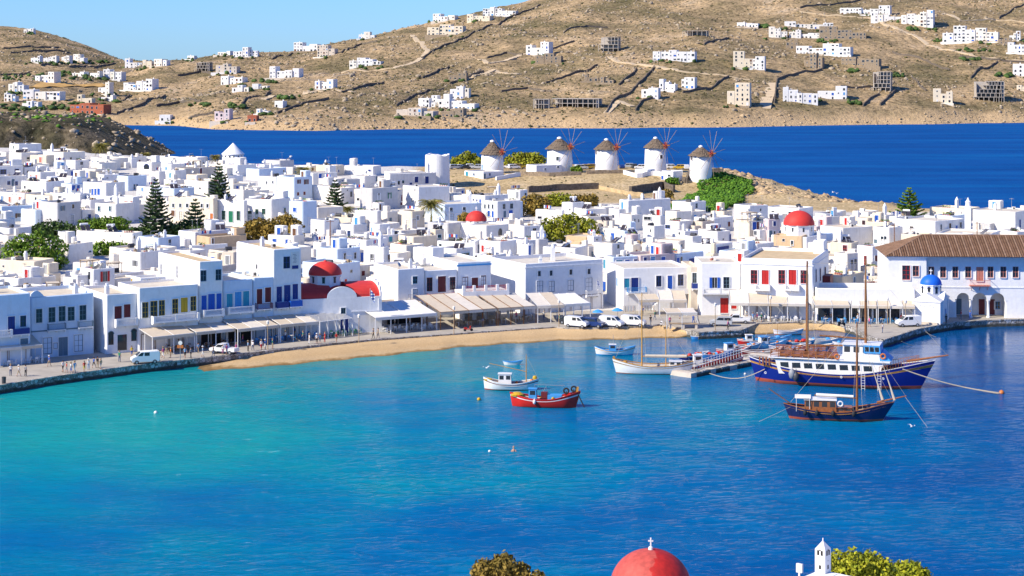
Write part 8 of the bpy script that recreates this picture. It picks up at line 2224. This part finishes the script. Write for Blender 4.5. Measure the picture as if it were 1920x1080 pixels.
t=awning('two-part canopy of the market stall on the landing',1250,617,1308,616,2.5,2.9,3.6,2,name='market_stall_canopy');p=gp(1282,617,PZ)
t=thing('market_counter','stone fish counter under the stall canopy','counter',(p.x,p.y,PZ),0.0);mb=MB();mb.box(-2.6,2.6,0.3,1.5,0.8,0.95);part('counter_top',mb,'palewood',t)
for x in(-2.3,0,2.3):mb=MB();mb.box(x-0.2,x+0.2,0.4,1.4,0,0.8);part('leg',mb,'beige',t)
mb=MB();mb.box(-0.22,0.22,-0.22,0.22,0.42,0.46);CH_SEAT=mb
def chair_mesh(mat):
 t=thing('cafe_chair','x','chair');mb=MB();mb.box(-0.22,0.22,-0.22,0.22,0.42,0.47);part('seat',mb,mat,t);mb=MB();mb.box(-0.22,0.22,0.19,0.23,0.62,0.95);part('backrest',mb,mat,t)
 for sx in(-0.2,0.2):
  for sy in(-0.2,0.2):mb=MB();mb.box(sx-0.025,sx+0.025,sy-0.025,sy+0.025,0,0.42 if sy<0 else 0.62);part('leg',mb,mat,t)
 return t
t0=thing('cafe_table','x','table');mb=MB();mb.box(-0.4,0.4,-0.4,0.4,0.72,0.76);part('table_top',mb,'paint_whitep',t0)
for sx in(-0.35,0.35):
 for sy in(-0.35,0.35):mb=MB();mb.box(sx-0.03,sx+0.03,sy-0.03,sy+0.03,0,0.72);part('leg',mb,'paint_whitep',t0)
rs=random.Random(9);used_t=False
for(xa,ya,xb,yb,n,mat,lab)in((0,690,76,682,3,'paint_whitep','at the left edge awning'),(300,664,436,648,4,'paint_brown','under the awnings of the yellow-window house'),(470,648,592,635,6,'paint_sky','under the long awning near the church'),(610,636,676,628,3,'paint_green','beside the slatted pergola'),
(712,626,815,617,6,'paint_whitep','under the white awning with the flag'),(845,616,1000,604,7,'palewood','under the brown-beamed awnings'),(1395,604,1505,605,5,'paint_whitep','under the hotel awning'),(1540,607,1700,609,6,'paint_sky','under the long low cafe awnings')):
 ch0=chair_mesh(mat);used_c=False
 for k in range(n):
  u=(k+0.5)/n;p=gp(lerp(xa,xb,u),lerp(ya,yb,u),PZ);p=p+Vector((0,1.6+rs.uniform(-0.5,1.2),0))
  tb=copy_tree(t0)if used_t else t0;used_t=True;tb.location=p;tb.rotation_euler=(0,0,rs.uniform(-0.3,0.8));tag(tb,'small white cafe table '+lab,'table','cafe tables '+lab)
  for j in range(4):
   a=tb.rotation_euler[2]+j*math.pi/2;c=copy_tree(ch0)if used_c else ch0;used_c=True
   c.location=p+Vector((math.cos(a)*0.75,math.sin(a)*0.75,0));c.rotation_euler=(0,0,a-math.pi/2+rs.uniform(-0.3,0.3));tag(c,'cafe chair '+lab,'chair','cafe chairs '+lab)
# ------------------------------------------------------------------ vehicles
def vehicle(label,x,row,kind,paint,head,name=None,z=PZ,cat=None,p=None,group='vehicles on the waterfront'):
 p=p or gp(x,min(row,float(edge_row(x))-1.5),z);t=thing(name or{'van':'delivery_van','car':'parked_car','pickup':'pickup_truck','suv':'parked_car'}[kind],label,cat or{'van':'van','pickup':'pickup','car':'car','suv':'car'}[kind],p,R(head),group)
 pr={'van':([(-2.2,0.35),(2.2,0.35),(2.25,0.85),(2.1,1.05),(1.45,1.3),(0.75,1.95),(-2.1,2.0),(-2.25,1.7)],1.7),'car':([(-2.0,0.3),(2.0,0.3),(2.05,0.7),(1.0,0.92),(0.35,1.42),(-1.1,1.45),(-1.75,1.0),(-2.05,0.85)],1.65),
'suv':([(-2.0,0.35),(2.0,0.35),(2.05,0.95),(1.0,1.1),(0.5,1.7),(-1.85,1.72),(-2.05,1.0)],1.7),'pickup':([(-2.4,0.45),(2.3,0.45),(2.35,0.95),(1.3,1.1),(0.75,1.68),(-0.45,1.7),(-0.6,1.05),(-2.4,1.05)],1.7)}[kind]
 mb=MB();mb.extr(pr[0],-pr[1]/2,pr[1]/2);me=mb.mesh('body',[paint]);bm=bmesh.new();bm.from_mesh(me);bmesh.ops.bevel(bm,geom=bm.edges[:],offset=0.06,segments=2,affect='EDGES',clamp_overlap=True);bm.to_mesh(me);bm.free();smooth_by_angle(me,45);link('body',me,t)
 gl={'van':[[(0.72,1.85),(1.35,1.33),(0.5,1.3),(0.3,1.85)],[(0.2,1.85),(0.2,1.3),(-0.6,1.3),(-0.6,1.85)]],'car':[[(0.3,1.36),(0.9,0.96),(-0.3,0.96),(-0.3,1.36)],[(-0.38,1.36),(-0.38,0.96),(-1.45,0.98),(-1.1,1.36)]],
'suv':[[(0.42,1.6),(0.85,1.15),(-0.5,1.12),(-0.5,1.6)],[(-0.6,1.6),(-0.6,1.12),(-1.8,1.12),(-1.75,1.6)]],'pickup':[[(0.7,1.6),(1.1,1.15),(-0.4,1.12),(-0.35,1.6)]]}[kind]
 w=pr[1]/2
 for q in gl:
  for sg in(-1,1):mb=MB();mb.add([(a,sg*(w+0.004),b_)for a,b_ in q],[(0,1,2,3)]);part('side_window',mb,'glass',t)
 fx={'van':((1.43,1.36),(0.82,1.9)),'car':((1.0,0.97),(0.42,1.38)),'suv':((0.98,1.16),(0.55,1.62)),'pickup':((1.27,1.16),(0.82,1.62))}[kind]
 (a,za),(c,zc)=fx;mb=MB();mb.add([(a+0.03,-w*0.85,za),(a+0.03,w*0.85,za),(c+0.03,w*0.8,zc),(c+0.03,-w*0.8,zc)],[(0,1,2,3)]);part('windscreen',mb,'glass',t)
 xe={'van':2.2,'car':2.02,'suv':2.02,'pickup':2.3}[kind]
 for sg in(-1,1):mb=MB();mb.box(xe-0.04,xe+0.05,sg*w*0.75-0.18,sg*w*0.75+0.18,0.62,0.82);part('headlight',mb,'headlamp',t)
 mb=MB();mb.box(xe-0.02,xe+0.07,-w*0.95,w*0.95,0.36,0.52);part('bumper',mb,'cardark',t)
 for wx in(-xe*0.65,xe*0.65):
  for sg in(-1,1):
   mb=MB();mb.tube([(wx,sg*(w-0.16),0.33),(wx,sg*(w+0.02),0.33)],0.33,14);wl=part('wheel',mb,'rubber',t);mb=MB();mb.tube([(wx,sg*(w+0.01),0.33),(wx,sg*(w+0.035),0.33)],0.19,10);part('rim',mb,'metal',wl)
 return t
vehicle('small white van parked on the promenade by the quay edge',272,683,'van','carwhite',200);vehicle('white pickup among people below the yellow-window house',420,663,'pickup','carwhite',160)
vehicle('leftmost white van parked at the top of the beach',1082,617,'van','carwhite',-28);vehicle('dark blue car between the vans at the top of the beach',1113,616,'suv','carblue',-28);vehicle('middle white van at the top of the beach',1147,613,'van','carwhite',-28);vehicle('rightmost white van at the top of the beach',1188,613,'van','carwhite',-20)
vehicle('silver car parked right of the market stall',1352,611,'suv','carsilver',172);vehicle('white pickup with a dark bed near the red door',1382,606,'pickup','carwhite',176);vehicle('white van parked left of the blue-domed chapel',1703,612,'van','carwhite',190);vehicle('dark car under the awning corner behind the vans',1068,607,'car','cardark',-10)
rs=random.Random(3);cols_=['carwhite','carwhite','carsilver','cardark','carred','carblue','caryellow','carwhite'];CNM=dict(carwhite='white',carsilver='silver',cardark='dark',carred='red',carblue='dark blue',caryellow='yellow');ci={}
for(xa,xb,where)in((848,900,'left of the leftmost windmill'),(948,980,'between the two leftmost windmills'),(1076,1118,'between the second and third windmills'),(1160,1206,'between the third and fourth windmills'),(1254,1292,'between the fourth and rightmost windmills')):
 n=int((xb-xa)/10)
 for k in range(n):
  x=lerp(xa,xb,(k+0.5)/n);Y=rs.uniform(622,630);X=(x-960)*Y/F;c=rs.choice(cols_);key=(c,where);ci[key]=ci.get(key,0)+1
  vehicle('%s%s car parked %s'%(ORD[ci[key]-1],CNM[c],where),0,0,rs.choice(['car','suv']),c,rs.choice([175,5,95,20]),p=Vector((X,Y,zgf(X,Y))),group='cars parked behind the windmills')
for k,x in enumerate((822,832,842)):X,Y=(x-960)*560/F,560+k;vehicle(['dark car','white car','silver car'][k]+' parked below the roofless round tower',0,0,'car',['cardark','carwhite','carsilver'][k],100,p=Vector((X,Y,zgf(X,Y))),group='cars parked below the round tower')
def scooter(label,p,paint,head):
 t=thing('scooter',label,'scooter',p,R(head),'scooters');
 for x in(-0.6,0.6):mb=MB();mb.tube([(x,-0.06,0.26),(x,0.06,0.26)],0.26,12);part('wheel',mb,'rubber',t)
 mb=MB();mb.extr([(-0.75,0.4),(-0.2,0.3),(0.35,0.3),(0.5,0.95),(0.35,0.98),(0.2,0.45),(-0.2,0.5),(-0.3,0.75),(-0.8,0.7)],-0.16,0.16);part('body',mb,paint,t)
 mb=MB();mb.box(-0.75,-0.15,-0.14,0.14,0.72,0.82);part('seat',mb,'black',t);mb=MB();mb.tube([(0.6,0,0.3),(0.42,0,1.0),(0.38,0,1.05)],0.035,6);mb.tube([(0.38,-0.3,1.05),(0.38,0.3,1.05)],0.025,6);part('handlebar',mb,'darkmetal',t)
scooter('red scooter with a crate parked on the promenade by the brown-beamed awning',gp(878,621,PZ),'paint_red',10);scooter('dark scooter parked in front of the long low cafe',gp(1578,611,PZ),'black',30);scooter('white scooter parked left of the vans on the landing',gp(1240,612,PZ),'carwhite',80)
for k in range(7):X,Y=(856+k*7-960)*552/F,552;scooter(ORD[k].strip().capitalize()+(' dark' if k else 'Leftmost dark')+' scooter in the row below the sandy knoll',Vector((X,Y,zgf(X,Y))),'black',80+9*k)
# ------------------------------------------------------------------ lamp posts, signs, flags, poles
def lamp(label,x,row,h=4.2,z=PZ,mat='palewood'):
 p=gp(x,row,z);t=thing('street_lamp',label,'street lamp',p,0,'street lamps');mb=MB();mb.tube([(0,0,0),(0,0,0.5),(0,0,h)],[0.11,0.07,0.05],8);part('pole',mb,mat,t);mb=MB();mb.lathe([(0.06,h),(0.2,h+0.12),(0.24,h+0.5),(0.28,h+0.55),(0.05,h+0.75),(0,h+0.76)],8);part('lantern',mb,'canvaswhite',t)
for x,r_,lab in((673,643,'street lamp between the pergola and the white awning'),(851,626,'street lamp at the brown-beamed awning'),(1048,613,'street lamp left of the parked vans'),(1341,619,'street lamp by the market stall'),(1445,604,'street lamp in front of the hotel awning'),(1664,608,'street lamp in front of the long low cafe'),(502,656,'street lamp by the beach steps'),(1698,613,'street lamp left of the chapel')):lamp(lab,x,r_)
p=gp(338,676,PZ);t=thing('street_sign','orange and white round sign on a post by the quay edge','sign',p,0);mb=MB();mb.tube([(0,0,0),(0,0,2.9)],0.05,7);part('post',mb,'metal',t);mb=MB();mb.box(-0.5,0.5,-0.04,0.0,2.0,2.5);part('sign_plate',mb,'paint_orange',t);mb=MB();mb.tube([(0,-0.06,2.85),(0,0.0,2.85)],0.34,14);part('round_plate',mb,'canvaswhite',t)
m,nt,b=nmat('greekflag');L=nt.links;tc=N(nt,'ShaderNodeTexCoord');sp=N(nt,'ShaderNodeSeparateXYZ');L.new(tc.outputs['Generated'],sp.inputs[0]);ml=N(nt,'ShaderNodeMath',operation='MULTIPLY',inp={1:4.5});L.new(sp.outputs['Z'],ml.inputs[0]);fr=N(nt,'ShaderNodeMath',operation='FRACT');L.new(ml.outputs[0],fr.inputs[0]);gt=N(nt,'ShaderNodeMath',operation='LESS_THAN',inp={1:0.5});L.new(fr.outputs[0],gt.inputs[0]);mx=N(nt,'ShaderNodeMixRGB');mx.inputs[1].default_value=(0.8,0.8,0.8,1);mx.inputs[2].default_value=(0.02,0.09,0.42,1);L.new(gt.outputs[0],mx.inputs[0]);L.new(mx.outputs[0],b.inputs['Base Color']);b.inputs['Roughness'].default_value=0.8
def flag(label,p,h,w=1.0,fh=1.6):
 t=thing('flag',label,'flag',p,0.3,'flags');mb=MB();mb.tube([(0,0,0),(0,0,h)],0.03,6);part('pole',mb,'hullwhite',t);vs=[]
 for j in range(9):
  for k in range(2):vs.append((0.05+j/8*w*0.55,0.12*math.sin(j*1.4),h-0.1-k*fh*0.62-j/8*fh*0.4))
 mb=MB();mb.add(vs,[(2*j,2*j+2,2*j+3,2*j+1)for j in range(8)]);part('cloth',mb,'greekflag',t)
flag('blue and white striped flag above the white awning right of the church',gp(694,628,PZ),8.2,1.3,2.4);flag('striped flag on the town hall balcony',at(1829,528,343),4.0,1.2,2.2);flag('small striped flag on the lavender-shaded building',at(1119,548,352),2.6,0.9,1.4)
for x,yt,yb,Y,lab in((386/6.354+1440,466,520,372,'wooden pole behind the hotel roof'),(1832,415,458,420,'cable pole behind the town hall roof'),(948/4+1440,420,470,400,'cable pole left of the town hall roof'),(640/4.596+480,412,440,420,'cable pole in mid town right of the brown trees')):
 a,b_=at(x,yb,Y),at(x,yt,Y);mb=MB();mb.tube([a-Vector((0,0,6)),b_],[0.14,0.09],7);t=thing('utility_pole',lab,'pole',(0,0,0),0,'utility poles');part('pole',mb,'wood',t);mb=MB();mb.bar(b_+Vector((-0.9,0,-0.4)),b_+Vector((0.9,0,-0.4)),0.1);part('crossarm',mb,'wood',t)
p=gp(487,664,0.4);t=thing('beach_steps','pale stone steps from the promenade down to the beach','steps',(p.x,p.y,0),R(24))
for k in range(5):mb=MB();mb.box(-1.7,1.7,-0.2+k*0.42,0.19+k*0.42,-0.2,0.35+k*0.22);part('step',mb,'limewash',t)
p=gp(3,722,PZ)+Vector((0,1.2,0));t=thing('litter_bin','dark litter bin at the left edge of the quay','bin',p);mb=MB();mb.lathe([(0.0,0),(0.3,0),(0.34,1.0),(0.3,1.02),(0.28,0.5),(0,0.5)],12);part('drum',mb,'darkmetal',t)
for k,(x,r_,lab)in enumerate(((212,661,'clothes rail left of the shop door below the maroon shutters'),(243,659,'clothes rail right of the shop door below the maroon shutters'),(1180,590,'clothes rail at the shop below the light blue balcony'),(1215,589,'rack of coloured goods at the shop left of the outside stairs'))):
 p=gp(x,r_,PZ);t=thing('clothes_rail',lab,'clothes rail',p,R(30 if x<600 else 10),'shop racks');mb=MB();mb.bar((-1.2,0,1.7),(1.2,0,1.7),0.04);mb.bar((-1.2,0,0),(-1.2,0,1.7),0.04);mb.bar((1.2,0,0),(1.2,0,1.7),0.04);part('frame',mb,'metal',t)
 for j in range(8):mb=MB();xx=-1.05+j*0.3;mb.add([(xx-0.1,-0.22,1.62),(xx+0.1,0.22,1.62),(xx+0.12,0.26,0.5+0.3*rs.random()),(xx-0.12,-0.26,0.5)],[(0,1,2,3)]);part('garment',mb,'cloth_'+rs.choice(['blue','white','black','red','lightblue','denim','grey']),t)
# ------------------------------------------------------------------ people
def person_mesh(pose):
 J=dict(pelvis=(0,0,0.95),chest=(0,0,1.32),neck=(0,0,1.49),head=(0,-0.02,1.64),top=(0,0,1.75))
 st={'stand':(0.05,-0.05),'walk':(0.30,-0.30),'step':(0.16,-0.18)}[pose]
 pts,ed,rad=[],[],[]
 def ad(p,r_,par=None):pts.append(p);rad.append(r_);(ed.append((par,len(pts)-1))if par is not None else None);return len(pts)-1
 pe=ad(J['pelvis'],(0.16,0.12));wa=ad((0,0,1.12),(0.145,0.10),pe);ch=ad(J['chest'],(0.18,0.12),wa);nk=ad(J['neck'],(0.065,0.065),ch);hd=ad(J['head'],(0.095,0.11),nk);ad(J['top'],(0.07,0.08),hd)
 for sg,f in((-1,st[0]),(1,st[1])):
  hp=ad((sg*0.10,0,0.90),(0.09,0.09),pe);kn=ad((sg*0.11,-f*0.55-0.02,0.50),(0.062,0.065),hp);an=ad((sg*0.11,-f,0.09),(0.042,0.045),kn);ad((sg*0.12,-f-0.17,0.035),(0.04,0.03),an)
  sh_=ad((sg*0.20,0,1.42),(0.062,0.062),ch);el=ad((sg*0.25,f*0.35+0.03,1.14),(0.045,0.045),sh_);hn=ad((sg*0.25,f*0.5-0.10,0.92),(0.034,0.034),el);ad((sg*0.24,f*0.5-0.15,0.83),(0.035,0.022),hn)
 me=bpy.data.meshes.new('body');me.from_pydata(pts,ed,[]);o=bpy.data.objects.new('tmp',me);COL.objects.link(o);md=o.modifiers.new('s','SKIN');
 for k,v in enumerate(me.skin_vertices[0].data):v.radius=rad[k];v.use_root=(k==0)
 sd=o.modifiers.new('d','SUBSURF');sd.levels=1;dg=bpy.context.evaluated_depsgraph_get();out=bpy.data.meshes.new_from_object(o.evaluated_get(dg));bpy.data.objects.remove(o)
 for k in range(5):out.materials.append(MATS['skin'])
 for p in out.polygons:
  c=p.center;z=c.z;arm=abs(c.x)>0.205;p.use_smooth=True
  p.material_index=0 if z>1.47 else(1 if(z>0.98 and not(arm and z<1.2))else(0 if arm and z>0.75 else(2 if z>0.42 else(3 if z>0.10 else 4))))
 return out
PM={k:person_mesh(k)for k in('stand','walk','step')}
mb=MB();mb.lathe([(0.085,1.60),(0.112,1.66),(0.10,1.75),(0.05,1.80),(0,1.805)],12,0,(0,0.015,0));HAIR={c:mb.mesh('hair',[c],True)for c in('hairdark','hairfair')}
def person(label,p,rz,pose,top,leg,shorts=False,hair='hairdark',s=1.0,hat=None):
 t=thing('person',label,'person',p,rz,'people on the waterfront');t.scale=(s,s,s);o=link('body',PM[pose],t)
 for k,mn in enumerate(('skin','cloth_'+top,'cloth_'+leg,'skin' if shorts else 'cloth_'+leg,'cloth_black')):o.material_slots[k].link='OBJECT';o.material_slots[k].material=MATS[mn]
 link('hair',HAIR[hair],t)
 if hat:mb=MB();mb.lathe([(0.22,1.73),(0.12,1.745),(0.11,1.84),(0,1.86)],12);part('hat',mb,'cloth_'+hat,t)
PEO=[(35,706,'white','khaki',1,'beside the left edge tables'),(48,706,'grey','black',0,'beside the left edge tables'),(118,698,'white','black',1,'in the group left on the promenade'),(125,699,'red','grey',1,'in the group left on the promenade'),(133,703,'white','blue',1,'in the group left on the promenade'),(140,704,'lightblue','white',1,'in the group left on the promenade'),
(158,702,'red','yellow',1,'in the group below the slate balconies'),(166,693,'white','lightblue',0,'in the group below the slate balconies'),(176,690,'blue','black',1,'in the group below the slate balconies'),(183,690,'black','khaki',0,'in the group below the slate balconies'),(189,697,'khaki','grey',1,'in the group below the slate balconies'),
(291,676,'lightblue','denim',0,'right of the white van on the quay'),(298,677,'black','black',0,'right of the white van on the quay'),(306,672,'pink','white',1,'right of the white van on the quay'),(320,671,'orange','khaki',1,'right of the white van on the quay'),(347,671,'lightblue','black',1,'right of the orange sign'),(358,673,'grey','black',0,'right of the orange sign'),(380,670,'lightblue','white',1,'walking in front of the white pickup'),(400,668,'black','denim',0,'walking in front of the white pickup'),(418,667,'white','pink',1,'walking in front of the white pickup'),(425,665,'pink','khaki',1,'walking in front of the white pickup'),(443,664,'pink','pink',0,'walking in front of the white pickup'),
(465,659,'lightblue','black',0,'above the beach steps'),(474,657,'white','denim',0,'above the beach steps'),(490,656,'white','red',1,'above the beach steps'),(497,655,'blue','white',1,'above the beach steps'),(511,655,'green','khaki',1,'above the beach steps'),(580,645,'white','white',0,'below the tall corner building'),(594,647,'white','black',1,'below the tall corner building'),(600,647,'lightblue','grey',1,'below the tall corner building'),(609,642,'red','red',0,'in front of the slatted pergola'),(631,643,'red','khaki',1,'in front of the slatted pergola'),
(700,635,'black','black',0,'right of the lamp by the church'),(709,635,'khaki','grey',1,'right of the lamp by the church'),(1049,607,'green','white',1,'at the lamp left of the vans'),(1220,612,'black','grey',0,'right of the parked vans'),(1256,611,'pink','denim',0,'at the market stall'),(1300,608,'blue','blue',0,'at the market stall'),(1308,607,'black','denim',0,'at the market stall'),(1365,619,'pink','black',0,'on the ledge by the silver car'),(1412,604,'lightblue','white',1,'in the walking group before the hotel awning'),(1420,604,'pink','grey',1,'in the walking group before the hotel awning'),(1428,604,'green','black',1,'in the walking group before the hotel awning'),
(1477,600,'yellow','khaki',1,'under the right end of the hotel awning'),(1526,605,'grey','grey',0,'between the two cafe awnings'),(1549,611,'black','denim',0,'before the long low cafe'),(1559,604,'orange','black',0,'before the long low cafe'),(1609,607,'white','lightblue',1,'before the long low cafe'),(1690,606,'red','black',0,'near the white van by the chapel'),(1802,599,'red','grey',0,'right of the chapel'),(1819,600,'blue','blue',0,'alone before the arcade'),(1774,606,'black','black',0,'sitting side of the chapel wall')]
rs=random.Random(21)
for k,(x,wh_)in enumerate(((20,'at the left edge awning'),(92,'before the slate doors'),(224,'before the clothes shop'),(247,'before the clothes shop'),(312,'beside the yellow-window cafe'),(335,'beside the yellow-window cafe'),(372,'beside the yellow-window cafe'),(455,'under the teal-door awning'),(535,'under the corner awning'),(552,'under the corner awning'),(568,'under the corner awning'),(655,'beside the church wall'),(740,'before the white awning'),(768,'before the white awning'),(905,'before the brown-beamed awning'),(968,'before the arched terrace awning'),(1020,'before the lavender building awning'),(1205,'at the shop racks'),(1228,'at the shop racks'),(1275,'behind the fish counter'),(1400,'at the hotel tables'),(1455,'at the hotel tables'),(1495,'at the hotel tables'),(1630,'at the low cafe tables'),(1655,'at the low cafe tables'))):
 c=[('white','denim'),('blue','khaki'),('green','denim'),('yellow','blue'),('grey','khaki'),('orange','white'),('lightblue','khaki'),('pink','denim')][k%8];PEO.append((x,float(edge_row(x))-[14,20,10,17][k%4],c[0],c[1],k%2,wh_))
for(x,r_,tp,lg,sh_,wh_)in PEO:
 r_=min(r_,float(edge_row(x))-1.2)
 person('person in a %s top and %s %s %s'%(tp,lg,'shorts' if sh_ else 'trousers',wh_),gp(x,r_,PZ),rs.choice([0.4,1.9,-1.2,2.6,-2.0]),rs.choice(['stand','walk','step']),tp,lg,bool(sh_),rs.choice(['hairdark','hairdark','hairfair']),rs.uniform(0.94,1.06),rs.choice([None,None,'white','khaki']))
p=at(1427,338,592);person('lone person on the promontory edge above the sea',Vector((p.x,p.y,zgf(p.x,p.y)+1.4)),1.0,'stand','blue','black')
for(x,r_,lab)in((1121,603,'blue beach umbrella behind the dark blue car'),(1158,600,'light blue beach umbrella behind the middle van')):
 p=gp(x,r_,PZ);t=thing('beach_umbrella',lab,'umbrella',p,0,'umbrellas');mb=MB();mb.tube([(0,0,0),(0,0,2.2)],0.03,6);part('pole',mb,'metal',t);mb=MB();mb.lathe([(1.1,1.75),(0.6,2.1),(0,2.3)],10);part('canopy',mb,'paint_sky',t)
# ------------------------------------------------------------------ foreground: chapel dome, bell tower, trees on the near slope
gx=np.arange(-70,71,3.5);gy=np.arange(-30,150,3.5);GX,GY=np.meshgrid(gx,gy)
GZ=np.interp(GY,[-30,5,30,60,80,100,120,150],[46,44.5,36,25.5,21,13,5,-4])+1.2*(fbm(GX*0.1,GY*0.1,3)-0.5)
nx,ny=len(gx),len(gy);ii,jj=np.meshgrid(np.arange(nx-1),np.arange(ny-1));q0=(jj*nx+ii).ravel()
o=link('near_slope',np_mesh('near_slope',np.stack([GX.ravel(),GY.ravel(),GZ.ravel()],1),np.stack([q0,q0+1,q0+nx+1,q0+nx],1),['earth'],True));tag(o,kind='structure',label='dry slope below the viewpoint')
m,nt,b=nmat('dome_two_red');L=nt.links;geo=N(nt,'ShaderNodeTexCoord');nz=N(nt,'ShaderNodeTexNoise',inp={'Scale':0.9,'Detail':6.0,'Roughness':0.65});L.new(geo.outputs['Object'],nz.inputs['Vector']);sp=N(nt,'ShaderNodeSeparateXYZ');L.new(geo.outputs['Object'],sp.inputs[0])
ad=N(nt,'ShaderNodeMath',operation='MULTIPLY_ADD',inp={1:0.55});L.new(sp.outputs['X'],ad.inputs[0]);L.new(nz.outputs['Fac'],ad.inputs[2]);rp=ramp(nt,[(0.46,(0.50,0.075,0.055)),(0.50,(0.46,0.014,0.009)),(0.9,(0.46,0.014,0.009))]);L.new(ad.outputs[0],rp.inputs[0]);n2=N(nt,'ShaderNodeTexNoise',inp={'Scale':5.0,'Detail':5.0});L.new(geo.outputs['Object'],n2.inputs['Vector']);r2=ramp(nt,[(0.35,(0.8,0.78,0.78)),(0.65,(1.12,1.12,1.12))]);L.new(n2.outputs['Fac'],r2.inputs[0])  # paler red on the left half, deeper red on the right
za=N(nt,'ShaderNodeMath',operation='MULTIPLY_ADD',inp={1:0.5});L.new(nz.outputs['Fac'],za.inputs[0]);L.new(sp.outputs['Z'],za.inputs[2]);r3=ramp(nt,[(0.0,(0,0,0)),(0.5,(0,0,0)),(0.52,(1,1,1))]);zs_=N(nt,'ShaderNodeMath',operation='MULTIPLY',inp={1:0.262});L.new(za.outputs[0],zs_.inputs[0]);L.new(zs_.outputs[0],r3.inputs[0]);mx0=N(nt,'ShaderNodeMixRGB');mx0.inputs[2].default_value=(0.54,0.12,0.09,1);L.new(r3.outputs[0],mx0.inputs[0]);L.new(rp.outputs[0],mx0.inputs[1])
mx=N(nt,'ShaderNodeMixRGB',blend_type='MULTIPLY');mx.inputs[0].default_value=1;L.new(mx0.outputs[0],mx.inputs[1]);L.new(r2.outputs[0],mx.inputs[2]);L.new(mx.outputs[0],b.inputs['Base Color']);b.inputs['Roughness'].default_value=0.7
Y=72.0;s=Y/F;p=at(1220,1088,Y);r_=73*s;ztop=CH-(1030-HZ)*s
t=thing('near_chapel','two-tone red dome with a white cross at the bottom of the view','chapel',(p.x,p.y,0),0,'churches')
zd=ztop-r_*0.96;mb=MB();mb.lathe(dome_prof(r_*1.04,r_*0.96,16),40);o=part('dome',mb,'dome_two_red',t,True,(0,0,zd));mb=MB();mb.lathe([(r_*0.98,-2.2),(r_*0.98,-0.2),(r_*1.09,-0.14),(r_*1.09,-0.003),(0,-0.003)],40,0,(0,0,zd));part('drum',mb,'limewash',t);mb=MB();mb.box(-3.4,3.4,-3.2,4,20,zd-2.2);part('wall',mb,'limewash',t)
z=ztop-0.02;mb=MB();mb.lathe([(0.10,0),(0.08,0.12),(0.04,0.13),(0,0.13)],12,0,(0,0,z));mb.box(-0.025,0.025,-0.025,0.025,z+0.12,z+0.48);mb.box(-0.10,0.10,-0.022,0.022,z+0.33,z+0.38);part('cross',mb,'limewash',t)
Y=62.0;s=Y/F;p=at(1543,1080,Y);zt=CH-(1013-HZ)*s;w=15*s*0.72
t=thing('near_belfry','small white pierced belfry at the bottom of the view','belfry',(p.x,p.y,0),R(-40),'churches');z0=zt-1.25;mb=MB();mb.box(-w,w,-w,w,z0-3.5,zt-0.28)
mb.add([(-w,-w,zt-0.28),(w,-w,zt-0.28),(w,w,zt-0.28),(-w,w,zt-0.28),(0,0,zt)],[(0,1,4),(1,2,4),(2,3,4),(3,0,4)]);part('shaft',mb,'limewash',t);mb=MB();mb.box(-0.012,0.012,-0.012,0.012,zt-0.02,zt+0.08);part('finial',mb,'limewash',t)
for face in range(2):
 for(u,z,ww,hh)in((-0.35,0.48,0.22,0.17),(0.35,0.48,0.22,0.17),(0,0.32,0.2,0.06),(0,0.68,0.1,0.05),(0,0.95,0.22,0.14),(0,1.2,0.16,0.08)):
  mb=MB();mb.add([(u*w-ww*w,-w-0.003,zt-z),(u*w+ww*w,-w-0.003,zt-z),(u*w+ww*w*(0.2 if ww<0.21 else 1),-w-0.003,zt-z+hh),(u*w-ww*w*(0.2 if ww<0.21 else 1),-w-0.003,zt-z+hh)],[(0,1,2,3)]);part('pierced_opening',mb,'openingshade',t,False,(0,0,0),face*math.pi/2)
mb=MB();mb.box(-w*1.2,3.2,-3.5,w*1.2,20,zt-1.1);part('wall',mb,'limewash',t);mb=MB();mb.box(w+0.02,w+0.3,-w,0.1,zt-1.6,zt-1.08);part('pedestal',mb,'limewash',t);mb=MB();mb.box(-1.0,-0.78,-0.1,0.0,zt-1.25,zt-0.95);mb.bar((-0.9,-0.05,zt-1.6),(-0.9,-0.05,zt-1.2),0.05);part('floodlight',mb,'canvaswhite',t)
def near_tree(label,lobes,Y,mat,seed,n):
 P=at((lobes[0][0]+lobes[-1][0])/2,1080,Y);zb=float(np.interp(Y,[30,60,80,100],[36,25.5,21,13]));t=thing('near_tree',label,'tree',(P.x,Y,zb),0,'trees on the near slope');ls=[]
 for(x,y,r_)in lobes:q=at(x,y,Y);rr=r_*Y/F;ls.append((q.x-P.x,0.2*math.sin(x),q.z-zb,rr,rr*1.1,rr));
 link('crown',leaf_cloud('crown',ls,n,0.075,mat,seed,0.5),t);mb=MB();mb.tube([(0,0,-0.5),(0.1,0,ls[0][2]*0.5),(0,0,ls[0][2])],[0.16,0.12,0.05],7)
 for l in ls:mb.tube([(0.05,0,ls[0][2]*0.5),(l[0],l[1],l[2])],[0.07,0.02],5)
 part('trunk',mb,'bark',t)
near_tree('rusty olive tree at the bottom left of the red dome',[(905,1072,22),(945,1064,24),(932,1078,30),(975,1082,24),(1005,1090,20)],66,'leaf_brown',51,5200)
near_tree('bright yellow-green tree right of the white belfry',[(1572,1062,26),(1600,1060,30),(1630,1064,28),(1655,1072,26),(1590,1085,34),(1640,1090,34)],70,'leaf_lime',52,7200)
near_tree('smaller yellow-green tree at the bottom right',[(1690,1074,20),(1712,1072,20),(1728,1082,18),(1700,1092,26)],72,'leaf_lime',53,3600)
